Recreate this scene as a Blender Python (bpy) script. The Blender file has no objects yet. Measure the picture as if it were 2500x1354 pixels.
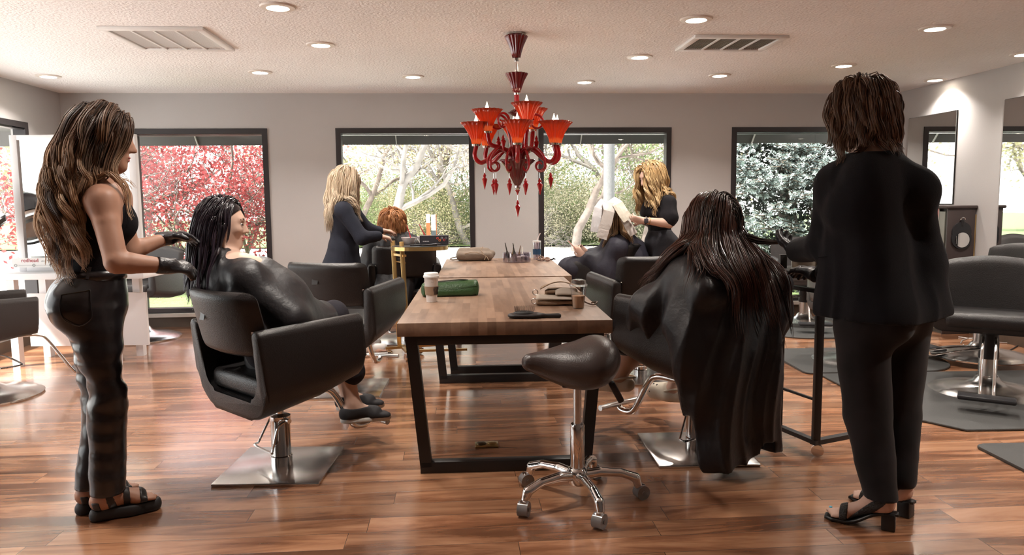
import bpy, bmesh, math, random
import numpy as np
from mathutils import Vector, Matrix, Euler
random.seed(7); np.random.seed(7)
SC = bpy.context.scene
COL = SC.collection
PI = math.pi
R_ = math.radians
# ---------------------------------------------------------------- camera, sky, exposure
F, CX, CY, H = 1800.0, 1250.0, 677.0, 1.30
PITCH = math.atan(187 / 1800.0); ROLL = 0.0098
_f = np.array([0, math.cos(PITCH), -math.sin(PITCH)]); _r = np.array([1.0, 0, 0]); _u = np.cross(_r, _f)
RV = _r * math.cos(ROLL) - _u * math.sin(ROLL); UV = _u * math.cos(ROLL) + _r * math.sin(ROLL)
cam_d = bpy.data.cameras.new('camera'); cam = bpy.data.objects.new('camera', cam_d); COL.objects.link(cam)
cam_d.sensor_width = 36; cam_d.lens = F / 2500 * 36; cam_d.clip_start = 0.05; cam_d.clip_end = 300
m = Matrix.Identity(4)
for i in range(3):
    m[i][0] = RV[i]; m[i][1] = UV[i]; m[i][2] = -_f[i]
m[2][3] = H
cam.matrix_world = m
SC.camera = cam
SC.view_settings.view_transform = 'Standard'; SC.view_settings.look = 'None'
SC.view_settings.gamma = 1; SC.view_settings.use_curve_mapping = False
SC.view_settings.exposure = 0.60
w = bpy.data.worlds.new('sky'); SC.world = w; w.use_nodes = True
wn = w.node_tree.nodes; wl = w.node_tree.links
bg = wn['Background']
tc = wn.new('ShaderNodeTexCoord'); sep = wn.new('ShaderNodeSeparateXYZ'); wl.new(tc.outputs['Generated'], sep.inputs[0])
cr = wn.new('ShaderNodeValToRGB'); wl.new(sep.outputs['Z'], cr.inputs['Fac'])
cr.color_ramp.elements[0].position = 0.0; cr.color_ramp.elements[0].color = (0.93, 0.92, 0.90, 1)
cr.color_ramp.elements[1].position = 0.9; cr.color_ramp.elements[1].color = (0.86, 0.91, 1.0, 1)
wl.new(cr.outputs['Color'], bg.inputs['Color']); bg.inputs['Strength'].default_value = SKY = 2.5
sun_d = bpy.data.lights.new('sun', 'SUN'); sun = bpy.data.objects.new('sun', sun_d); COL.objects.link(sun)
sun_d.energy = 15.0; sun_d.angle = R_(6); sun_d.color = (1, 0.95, 0.88)
sun.rotation_euler = Euler((R_(40), 0, R_(-62)), 'XYZ')
cy = SC.cycles
try:
    cy.max_bounces = 7; cy.diffuse_bounces = 4; cy.glossy_bounces = 4; cy.transmission_bounces = 6
    cy.transparent_max_bounces = 12; cy.sample_clamp_indirect = 6; cy.caustics_reflective = False; cy.caustics_refractive = False
    cy.use_denoising = True; cy.use_light_tree = True
except Exception: pass

# ---------------------------------------------------------------- geometry helpers
def ray(px, py): return RV * (px - CX) / F - UV * (py - CY) / F + _f
def G(px, py, z=0.0):                      # photo point on the horizontal plane z
    d = ray(px, py); t = (z - H) / d[2]; return np.array([0, 0, H]) + t * d
def W(px, py, y):                          # photo point at depth y
    d = ray(px, py); return np.array([0, 0, H]) + d * y / d[1]
TH = R_(4.1); O_ = np.array([0, 8.022, 0])
E1 = np.array([math.cos(TH), math.sin(TH), 0]); E2 = np.array([-math.sin(TH), math.cos(TH), 0])
def RM(s, t, z): return O_ + E1 * s + E2 * t + np.array([0, 0, z])   # room frame: s along back wall, t beyond it

# ---------------------------------------------------------------- materials
MATS = {}
def mat(name, col, rough=0.5, metal=0.0, spec=0.5, var=0.0, vscale=8.0, bump=0.0, bscale=60.0, trans=0.0, ior=1.45,
        emit=None, estr=0.0, sheen=0.0, coat=0.0, col2=None, stretch=None, detail=3, sss=0.0):
    if name in MATS: return MATS[name]
    M = bpy.data.materials.new(name); M.use_nodes = True; nt = M.node_tree; N = nt.nodes; L = nt.links
    b = N['Principled BSDF']; c = (*col[:3], 1)
    b.inputs['Base Color'].default_value = c; b.inputs['Roughness'].default_value = rough; b.inputs['Metallic'].default_value = metal
    b.inputs['Specular IOR Level'].default_value = spec; b.inputs['IOR'].default_value = ior
    b.inputs['Transmission Weight'].default_value = trans; b.inputs['Sheen Weight'].default_value = sheen; b.inputs['Coat Weight'].default_value = coat
    if sss: b.inputs['Subsurface Weight'].default_value = sss; b.inputs['Subsurface Radius'].default_value = (0.02, 0.008, 0.004)
    if emit: b.inputs['Emission Color'].default_value = (*emit, 1); b.inputs['Emission Strength'].default_value = estr
    co = N.new('ShaderNodeTexCoord'); src = co.outputs['Object']
    if stretch:
        mp = N.new('ShaderNodeMapping'); mp.inputs['Scale'].default_value = stretch; L.new(src, mp.inputs['Vector']); src = mp.outputs['Vector']
    if var > 0 or col2:
        n = N.new('ShaderNodeTexNoise'); n.inputs['Scale'].default_value = vscale; n.inputs['Detail'].default_value = detail; L.new(src, n.inputs['Vector'])
        r = N.new('ShaderNodeValToRGB'); r.color_ramp.elements[0].position = 0.3; r.color_ramp.elements[1].position = 0.7
        if col2: r.color_ramp.elements[0].color = (*col2, 1); r.color_ramp.elements[1].color = c
        else:
            r.color_ramp.elements[0].color = tuple(x * (1 - var) for x in col[:3]) + (1,)
            r.color_ramp.elements[1].color = tuple(min(1, x * (1 + var)) for x in col[:3]) + (1,)
        L.new(n.outputs['Fac'], r.inputs['Fac']); L.new(r.outputs['Color'], b.inputs['Base Color'])
    if bump > 0:
        n2 = N.new('ShaderNodeTexNoise'); n2.inputs['Scale'].default_value = bscale; n2.inputs['Detail'].default_value = 4; L.new(src, n2.inputs['Vector'])
        bp = N.new('ShaderNodeBump'); bp.inputs['Strength'].default_value = bump; bp.inputs['Distance'].default_value = 0.01
        L.new(n2.outputs['Fac'], bp.inputs['Height']); L.new(bp.outputs['Normal'], b.inputs['Normal'])
    MATS[name] = M; return M
def thin_clear(name, tint=(.97, .97, .97), haze=0.06):     # thin clear plastic or acrylic
    if name in MATS: return MATS[name]
    M = bpy.data.materials.new(name); M.use_nodes = True; N = M.node_tree.nodes; L = M.node_tree.links; N.clear()
    o = N.new('ShaderNodeOutputMaterial'); t = N.new('ShaderNodeBsdfTransparent'); t.inputs[0].default_value = (*tint, 1); g = N.new('ShaderNodeBsdfGlossy'); g.inputs['Roughness'].default_value = 0.06
    lw = N.new('ShaderNodeLayerWeight'); lw.inputs['Blend'].default_value = .35; mx = N.new('ShaderNodeMath'); mx.operation = 'MULTIPLY_ADD'; mx.inputs[1].default_value = .55; mx.inputs[2].default_value = haze; L.new(lw.outputs['Facing'], mx.inputs[0])
    x = N.new('ShaderNodeMixShader'); L.new(mx.outputs[0], x.inputs[0]); L.new(t.outputs[0], x.inputs[1]); L.new(g.outputs[0], x.inputs[2]); L.new(x.outputs[0], o.inputs[0]); MATS[name] = M; return M
def attr_mat(name, rough=0.5, spec=0.5, bump=0.0):     # colour from a per-vertex attribute (hair)
    if name in MATS: return MATS[name]
    M = mat(name, (1, 1, 1), rough, spec=spec); nt = M.node_tree; a = nt.nodes.new('ShaderNodeAttribute'); a.attribute_name = 'Col'
    nt.links.new(a.outputs['Color'], nt.nodes['Principled BSDF'].inputs['Base Color']); return M

# ---------------------------------------------------------------- object helpers
def link(o, parent=None):
    COL.objects.link(o)
    if parent is not None:
        o.parent = parent
        o.matrix_parent_inverse = parent.matrix_world.inverted() if not parent.get('_loc') else Matrix.Identity(4)
    return o
def tag(o, label=None, cat=None, group=None, kind=None):
    if label: o['label'] = label
    if cat: o['category'] = cat
    if group: o['group'] = group
    if kind: o['kind'] = kind
    return o
def empty(name, label, cat, loc=(0, 0, 0), rz=0.0, group=None):
    o = bpy.data.objects.new(name, None); COL.objects.link(o)
    o.empty_display_size = 0.05; o.location = Vector(loc); o.rotation_euler = (0, 0, rz)
    return tag(o, label, cat, group)
def meshobj(name, me, material, parent=None, smooth=False, local=True):
    o = bpy.data.objects.new(name, me); COL.objects.link(o)
    if material is not None:
        for mm in (material if isinstance(material, (list, tuple)) else [material]): me.materials.append(mm)
    if smooth:
        me.polygons.foreach_set('use_smooth', [True] * len(me.polygons))
    if parent is not None:
        o.parent = parent
        if not local: # vertices are in world space
            mw = Matrix.Translation(parent.location) @ parent.rotation_euler.to_matrix().to_4x4()
            o.matrix_parent_inverse = mw.inverted()
    return o
class MB:
    def __init__(s): s.bm = bmesh.new()
    def _x(s, vs, M):
        if M is not None: bmesh.ops.transform(s.bm, matrix=M, verts=vs)
    def box(s, c, d, rot=None, bev=0.0, seg=2):
        r = bmesh.ops.create_cube(s.bm, size=1.0); vs = r['verts']
        bmesh.ops.scale(s.bm, vec=Vector(d), verts=vs)
        if bev > 0:
            es = list({e for v in vs for e in v.link_edges})
            q = bmesh.ops.bevel(s.bm, geom=es, offset=bev, segments=seg, affect='EDGES', profile=0.5)
            vs = list({v for f in q['faces'] for v in f.verts} | {v for v in vs if v.is_valid})
        M = Matrix.Translation(Vector(c))
        if rot is not None: M = M @ (Euler(rot).to_matrix().to_4x4() if not isinstance(rot, Matrix) else rot.to_4x4())
        s._x(vs, M); return s
    def cyl(s, a, b, r, r2=None, n=16, cap=True):
        a = Vector(a); b = Vector(b); d = b - a
        if d.length < 1e-6: return s
        q = bmesh.ops.create_cone(s.bm, cap_ends=cap, segments=n, radius1=r, radius2=r if r2 is None else r2, depth=d.length)
        s._x(q['verts'], Matrix.Translation((a + b) / 2) @ d.to_track_quat('Z', 'Y').to_matrix().to_4x4()); return s
    def bar(s, a, b, w, h, up=(0, 0, 1), bev=0.0):
        a = Vector(a); b = Vector(b); d = b - a; z = d.normalized(); u = Vector(up)
        x = u.cross(z)
        if x.length < 1e-4: x = Vector((1, 0, 0)).cross(z)
        x.normalize(); y = z.cross(x)
        rm = Matrix((x, y, z)).transposed()
        return s.box((a + b) / 2, (w, h, d.length), rm, bev)
    def sph(s, c, r, n=16, sc=(1, 1, 1), rot=None):
        q = bmesh.ops.create_uvsphere(s.bm, u_segments=n, v_segments=max(6, n * 2 // 3), radius=1.0)
        M = Matrix.Translation(Vector(c))
        if rot is not None: M = M @ Euler(rot).to_matrix().to_4x4()
        M = M @ Matrix.Diagonal((r * sc[0], r * sc[1], r * sc[2], 1))
        s._x(q['verts'], M); return s
    def lathe(s, prof, c=(0, 0, 0), n=32, M=None, flute=0, famp=0.0):
        rings = []
        for (r, z) in prof:
            ring = []
            for i in range(n):
                a = 2 * PI * i / n
                rr = r * (1 + famp * (math.cos(flute * a))) if flute else r
                ring.append(s.bm.verts.new((c[0] + rr * math.cos(a), c[1] + rr * math.sin(a), c[2] + z)))
            rings.append(ring)
        for k in range(len(rings) - 1):
            for i in range(n):
                j = (i + 1) % n
                s.bm.faces.new((rings[k][i], rings[k][j], rings[k + 1][j], rings[k + 1][i]))
        if prof[0][0] > 1e-4: s.bm.faces.new(list(reversed(rings[0])))
        if prof[-1][0] > 1e-4: s.bm.faces.new(rings[-1])
        if M is not None: s._x([v for r in rings for v in r], M)
        return s
    def tube(s, pts, r, n=10, closed=False, rfun=None):
        P = [Vector(p) for p in pts]; rings = []; prev = None
        N = len(P)
        for i, p in enumerate(P):
            if closed: t = P[(i + 1) % N] - P[i - 1]
            else: t = P[min(i + 1, N - 1)] - P[max(i - 1, 0)]
            t.normalize()
            if prev is None:
                x = t.cross(Vector((0, 0, 1)));
                if x.length < 1e-3: x = t.cross(Vector((1, 0, 0)))
            else: x = prev - t * prev.dot(t)
            x.normalize(); prev = x; y = t.cross(x)
            rr = rfun(i / (N - 1)) * r if rfun else r
            rings.append([s.bm.verts.new(p + (x * math.cos(2 * PI * k / n) + y * math.sin(2 * PI * k / n)) * rr) for k in range(n)])
        rng = range(N if closed else N - 1)
        for i in rng:
            A = rings[i]; B = rings[(i + 1) % N]
            for k in range(n):
                l = (k + 1) % n; s.bm.faces.new((A[k], A[l], B[l], B[k]))
        if not closed:
            s.bm.faces.new(list(reversed(rings[0]))); s.bm.faces.new(rings[-1])
        return s
    def prism(s, poly, z0, z1, M=None, bev=0.0):
        a = [s.bm.verts.new((x, y, z0)) for x, y in poly]; b = [s.bm.verts.new((x, y, z1)) for x, y in poly]
        n = len(poly); fs = [s.bm.faces.new(list(reversed(a))), s.bm.faces.new(b)]
        for i in range(n):
            j = (i + 1) % n; s.bm.faces.new((a[i], a[j], b[j], b[i]))
        vs = a + b
        if bev > 0:
            es = [e for f in fs for e in f.edges]
            q = bmesh.ops.bevel(s.bm, geom=es, offset=bev, segments=3, affect='EDGES', profile=0.5)
            vs = list({v for f in q['faces'] for v in f.verts} | {v for v in vs if v.is_valid})
        if M is not None: s._x(vs, M)
        return s
    def sheet(s, fn, nu, nv, M=None):       # fn(u,v) -> point
        g = [[s.bm.verts.new(Vector(fn(i / nu, j / nv))) for j in range(nv + 1)] for i in range(nu + 1)]
        for i in range(nu):
            for j in range(nv): s.bm.faces.new((g[i][j], g[i + 1][j], g[i + 1][j + 1], g[i][j + 1]))
        if M is not None: s._x([v for r in g for v in r], M)
        return s
    def build(s, name, material, parent=None, smooth=True, local=True, sub=0, solid=0.0, sharp=40, weld=False):
        if weld: bmesh.ops.remove_doubles(s.bm, verts=s.bm.verts, dist=1e-5)
        bmesh.ops.recalc_face_normals(s.bm, faces=s.bm.faces)
        me = bpy.data.meshes.new(name); s.bm.to_mesh(me); s.bm.free()
        o = meshobj(name, me, material, parent, smooth, local)
        if smooth and sharp and hasattr(me, 'set_sharp_from_angle'): me.set_sharp_from_angle(angle=R_(sharp))
        if solid:
            q = o.modifiers.new('solid', 'SOLIDIFY'); q.thickness = solid; q.offset = 0
        if sub:
            q = o.modifiers.new('sub', 'SUBSURF'); q.levels = sub; q.render_levels = sub
        return o
def kids(o): return KIDMAP.get(o.name, [c for c in bpy.data.objects if c.parent == o])
KIDMAP = {}
def copy_tree(o, parent=None, loc=None, rz=None, label=None, group=None):
    c = o.copy(); COL.objects.link(c)
    if parent is not None: c.parent = parent
    if loc is not None: c.location = Vector(loc)
    if rz is not None: c.rotation_euler = (0, 0, rz)
    if label: c['label'] = label
    if group: c['group'] = group
    for ch in [x for x in bpy.data.objects if x.parent == o]: copy_tree(ch, c)
    return c
def arc(c, r, a0, a1, n, ax='xz', y=0.0):
    out = []
    for i in range(n + 1):
        a = R_(a0 + (a1 - a0) * i / n)
        if ax == 'xz': out.append((c[0] + r * math.cos(a), y, c[1] + r * math.sin(a)))
        elif ax == 'yz': out.append((y, c[0] + r * math.cos(a), c[1] + r * math.sin(a)))
        else: out.append((c[0] + r * math.cos(a), c[1] + r * math.sin(a), y))
    return out
def spline(pts, n=8):                      # Catmull-Rom through points
    P = [np.array(p, float) for p in pts]; P = [2 * P[0] - P[1]] + P + [2 * P[-1] - P[-2]]; out = []
    for i in range(1, len(P) - 2):
        for k in range(n):
            t = k / n; a, b, c, d = P[i - 1:i + 3]
            out.append(0.5 * ((2 * b) + (c - a) * t + (2 * a - 5 * b + 4 * c - d) * t * t + (3 * b - a - 3 * c + d) * t ** 3))
    out.append(P[-2]); return out
def text_obj(name, body, size, material, parent, M, extrude=0.001, align='CENTER'):
    cu = bpy.data.curves.new(name, 'FONT'); cu.body = body; cu.size = size; cu.extrude = extrude; cu.align_x = align; cu.align_y = 'CENTER'
    o = bpy.data.objects.new(name, cu); COL.objects.link(o); dg = bpy.context.evaluated_depsgraph_get()
    me = bpy.data.meshes.new_from_object(o.evaluated_get(dg)); bpy.data.objects.remove(o); bpy.data.curves.remove(cu)
    me.transform(M); me.name = name
    return meshobj(name, me, material, parent)
# ---------------------------------------------------------------- organic surfaces: smooth unions meshed by surface nets
def cone(a, b, ra, rb=None, k=0.03, sq=None, neg=False):
    return dict(t='c', a=np.array(a, float), b=np.array(b, float), ra=ra, rb=ra if rb is None else rb, k=k, sq=sq, neg=neg)
def ell(c, r, k=0.03, rot=None, neg=False):
    return dict(t='e', a=np.array(c, float), r=np.array(r, float), k=k, rot=rot, neg=neg)
def rbox(c, h, r, k=0.02, rot=None, neg=False):      # rounded box, half sizes h
    return dict(t='b', a=np.array(c, float), r=np.array(h, float), rad=r, k=k, rot=rot, neg=neg)
def infl(prims, d, k=None):
    out = []
    for p in prims:
        q = dict(p)
        if q['t'] == 'c': q['ra'] = p['ra'] + d; q['rb'] = p['rb'] + d
        else: q['r'] = p['r'] + d
        if k is not None: q['k'] = k
        out.append(q)
    return out
def p_eval(p, P):
    if p['t'] == 'c':
        a, b = p['a'], p['b']; d = P - a; e = b - a
        if p['sq'] is not None:
            dr, fac = p['sq']; dr = np.array(dr, float); dr /= np.linalg.norm(dr)
            al = d @ dr; base = (e @ dr)
            # squash around the axis line
            L2 = max(e @ e, 1e-9); t0 = np.clip((d @ e) / L2, 0, 1); off = al - t0 * base
            d = d + off[:, None] * dr * (fac - 1)
        L2 = max(e @ e, 1e-9); t = np.clip((d @ e) / L2, 0, 1)
        q = d - t[:, None] * e
        return np.sqrt((q * q).sum(1)) - (p['ra'] + (p['rb'] - p['ra']) * t)
    d = P - p['a']
    if p['rot'] is not None: d = d @ np.array(p['rot'])       # columns = local axes
    if p['t'] == 'e':
        q = d / p['r']; n = np.sqrt((q * q).sum(1)); g = np.sqrt(((q / p['r']) ** 2).sum(1)) + 1e-9
        return n * (n - 1) / g
    q = np.abs(d) - (p['r'] - p['rad']); return np.sqrt((np.maximum(q, 0) ** 2).sum(1)) + np.minimum(q.max(1), 0) - p['rad']
def sdf_pts(prims, P, base=1.0):
    f = np.full(len(P), base)
    for p in prims:
        v = p_eval(p, P); k = p['k']
        if p['neg']:
            v = -v; h = np.clip(0.5 + 0.5 * (v - f) / k, 0, 1); f = f * (1 - h) + v * h + k * h * (1 - h)
        else:
            h = np.clip(0.5 + 0.5 * (f - v) / k, 0, 1); f = f * (1 - h) + v * h - k * h * (1 - h)
    return f
def p_bound(p):
    if p['t'] == 'c':
        m = max(p['ra'], p['rb']); f = 1.0
        if p['sq'] is not None and p['sq'][1] < 1: m = m / p['sq'][1]
        return np.minimum(p['a'], p['b']) - m, np.maximum(p['a'], p['b']) + m
    m = p['r'] if p['rot'] is None else np.full(3, np.linalg.norm(p['r']) if p['t'] == 'b' else max(p['r']))
    return p['a'] - m, p['a'] + m
def sdf_mesh(prims, res=0.01, post=None, pad=0.02, smooth=1, keep=None):
    lo = np.min([p_bound(p)[0] for p in prims if not p['neg']], 0) - pad - 2 * res; hi = np.max([p_bound(p)[1] for p in prims if not p['neg']], 0) + pad + 2 * res
    n = np.ceil((hi - lo) / res).astype(int) + 1
    ax = [lo[i] + res * np.arange(n[i]) for i in range(3)]
    Fd = np.full(tuple(n), 0.2, np.float32)
    for p in prims:
        a, b_ = p_bound(p); mg = p['k'] + 3 * res + 0.01
        i0 = np.maximum(((a - mg - lo) / res).astype(int), 0); i1 = np.minimum(((b_ + mg - lo) / res).astype(int) + 2, n)
        if np.any(i1 <= i0): continue
        X, Y, Z_ = np.meshgrid(ax[0][i0[0]:i1[0]], ax[1][i0[1]:i1[1]], ax[2][i0[2]:i1[2]], indexing='ij')
        P = np.stack([X.ravel(), Y.ravel(), Z_.ravel()], 1); v = p_eval(p, P).reshape(X.shape)
        sl = tuple(slice(i0[i], i1[i]) for i in range(3)); f = Fd[sl]; k = p['k']
        if p['neg']:
            v = -v; h = np.clip(0.5 + 0.5 * (v - f) / k, 0, 1); Fd[sl] = f * (1 - h) + v * h + k * h * (1 - h)
        else:
            v = np.minimum(v, 0.2 + k); h = np.clip(0.5 + 0.5 * (f - v) / k, 0, 1); Fd[sl] = f * (1 - h) + v * h - k * h * (1 - h)
    if post is not None:
        X, Y, Z_ = np.meshgrid(*ax, indexing='ij'); m = np.abs(Fd) < 0.08
        P = np.stack([X[m], Y[m], Z_[m]], 1); Fd[m] = post(Fd[m], P)
        inner = Fd <= -0.08
        if inner.any() and getattr(post, 'cuts', None) is not None:
            P = np.stack([X[inner], Y[inner], Z_[inner]], 1); Fd[inner] = post(Fd[inner], P)
    S = Fd < 0
    S[0] = S[-1] = False; S[:, 0] = S[:, -1] = False; S[:, :, 0] = S[:, :, -1] = False
    # surface nets
    c = S[:-1, :-1, :-1].astype(np.int8)
    cnt = sum(S[i:S.shape[0] - 1 + i, j:S.shape[1] - 1 + j, l:S.shape[2] - 1 + l].astype(np.int8) for i in (0, 1) for j in (0, 1) for l in (0, 1))
    act = (cnt > 0) & (cnt < 8); idx = np.full(act.shape, -1, np.int64); I = np.argwhere(act); idx[act] = np.arange(len(I))
    if len(I) == 0: return np.zeros((0, 3)), np.zeros((0, 4), int)
    acc = np.zeros((len(I), 3)); w_ = np.zeros(len(I))
    corners = [(i, j, l) for i in (0, 1) for j in (0, 1) for l in (0, 1)]
    for a in range(8):
        for b_ in range(a + 1, 8):
            ca, cb = np.array(corners[a]), np.array(corners[b_])
            if np.abs(ca - cb).sum() != 1: continue
            A = I + ca; B = I + cb; fa = Fd[A[:, 0], A[:, 1], A[:, 2]].astype(float); fb = Fd[B[:, 0], B[:, 1], B[:, 2]].astype(float)
            x = (fa < 0) != (fb < 0); t = np.where(x, fa / np.where(x, fa - fb, 1), 0)
            acc += np.where(x[:, None], ca + (cb - ca) * t[:, None], 0); w_ += x
    V = lo + res * (I + acc / np.maximum(w_, 1)[:, None])
    quads = []
    for d in range(3):
        sl0 = [slice(None)] * 3; sl1 = [slice(None)] * 3; sl0[d] = slice(0, -1); sl1[d] = slice(1, None)
        A = S[tuple(sl0)]; B = S[tuple(sl1)]; x = A != B
        E = np.argwhere(x); u, v = (d + 1) % 3, (d + 2) % 3
        ok = (E[:, u] > 0) & (E[:, v] > 0) & (E[:, u] < S.shape[u] - 1) & (E[:, v] < S.shape[v] - 1); E = E[ok]
        inside_first = A[E[:, 0], E[:, 1], E[:, 2]]
        def at_(du, dv):
            Q = E.copy(); Q[:, u] -= du; Q[:, v] -= dv; return idx[Q[:, 0], Q[:, 1], Q[:, 2]]
        q = np.stack([at_(1, 1), at_(0, 1), at_(0, 0), at_(1, 0)], 1); q[~inside_first] = q[~inside_first][:, ::-1]; quads.append(q)
    Q = np.concatenate(quads); Q = Q[(Q >= 0).all(1)]
    for _ in range(smooth):     # light Laplacian smoothing
        s = np.zeros_like(V); k_ = np.zeros(len(V))
        for a in range(4):
            b_ = (a + 1) % 4
            np.add.at(s, Q[:, a], V[Q[:, b_]]); np.add.at(s, Q[:, b_], V[Q[:, a]]); np.add.at(k_, Q[:, a], 1); np.add.at(k_, Q[:, b_], 1)
        V = V * 0.5 + 0.5 * s / np.maximum(k_, 1)[:, None]
    return V, Q
def np_mesh(name, V, Q, material, parent=None, smooth=True, local=True, colors=None):
    me = bpy.data.meshes.new(name); me.vertices.add(len(V)); me.vertices.foreach_set('co', np.asarray(V, np.float32).ravel())
    k = Q.shape[1]; me.loops.add(len(Q) * k); me.loops.foreach_set('vertex_index', Q.astype(np.int32).ravel())
    me.polygons.add(len(Q)); me.polygons.foreach_set('loop_start', np.arange(0, len(Q) * k, k, dtype=np.int32))
    me.update(calc_edges=True); me.validate()
    if colors is not None:
        at = me.color_attributes.new('Col', 'FLOAT_COLOR', 'POINT'); cc = np.ones((len(V), 4), np.float32); cc[:, :3] = colors; at.data.foreach_set('color', cc.ravel())
    return meshobj(name, me, material, parent, smooth, local)
def sdf_obj(name, prims, material, parent=None, res=0.01, post=None, smooth=1, local=True, pad=0.02):
    V, Q = sdf_mesh(prims, res, post, pad, smooth); return np_mesh(name, V, Q, material, parent, True, local)
def wob(P, s, seed=0):           # smooth pseudo-noise in [-1,1]
    r = np.random.RandomState(seed); o = np.zeros(len(P))
    for i in range(5):
        k = r.normal(size=3); k /= np.linalg.norm(k); k *= s * (0.6 + 0.25 * i); q = P + 0.12 / s * np.sin(P[:, [1, 2, 0]] * s * 1.7 + r.rand(3) * 6)
        o += np.sin(q @ k + r.rand() * 6.28) / 5
    return o * 1.6
def folds(P, direction, s, seed=0, warp=0.6):      # sharp-ish ridges running along `direction`
    d = np.array(direction, float); d /= np.linalg.norm(d)
    a = np.cross(d, [0.3, 0.5, 0.81]); a /= np.linalg.norm(a); b = np.cross(d, a)
    w1 = wob(P, s * 0.35, seed); x = (P @ a) * s + warp * 3 * w1; y = (P @ b) * s * 0.8 + warp * 3 * wob(P, s * 0.3, seed + 1)
    v = np.sin(x) * 0.5 + np.sin(y + 1.3 * np.sin(x * 0.6)) * 0.5
    return np.sign(v) * np.abs(v) ** 0.8
def plane_cut(n, p, k=0.004):                      # keep the side where (P-p).n < 0
    n = np.array(n, float); n /= np.linalg.norm(n); p = np.array(p, float)
    return lambda P: (P - p) @ n
def make_post(cuts=(), disp=None):
    def post(f, P):
        if disp is not None: f = f + disp(P)
        for c in cuts: f = np.maximum(f, c(P))
        return f
    post.cuts = list(cuts) or None
    return post
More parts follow.
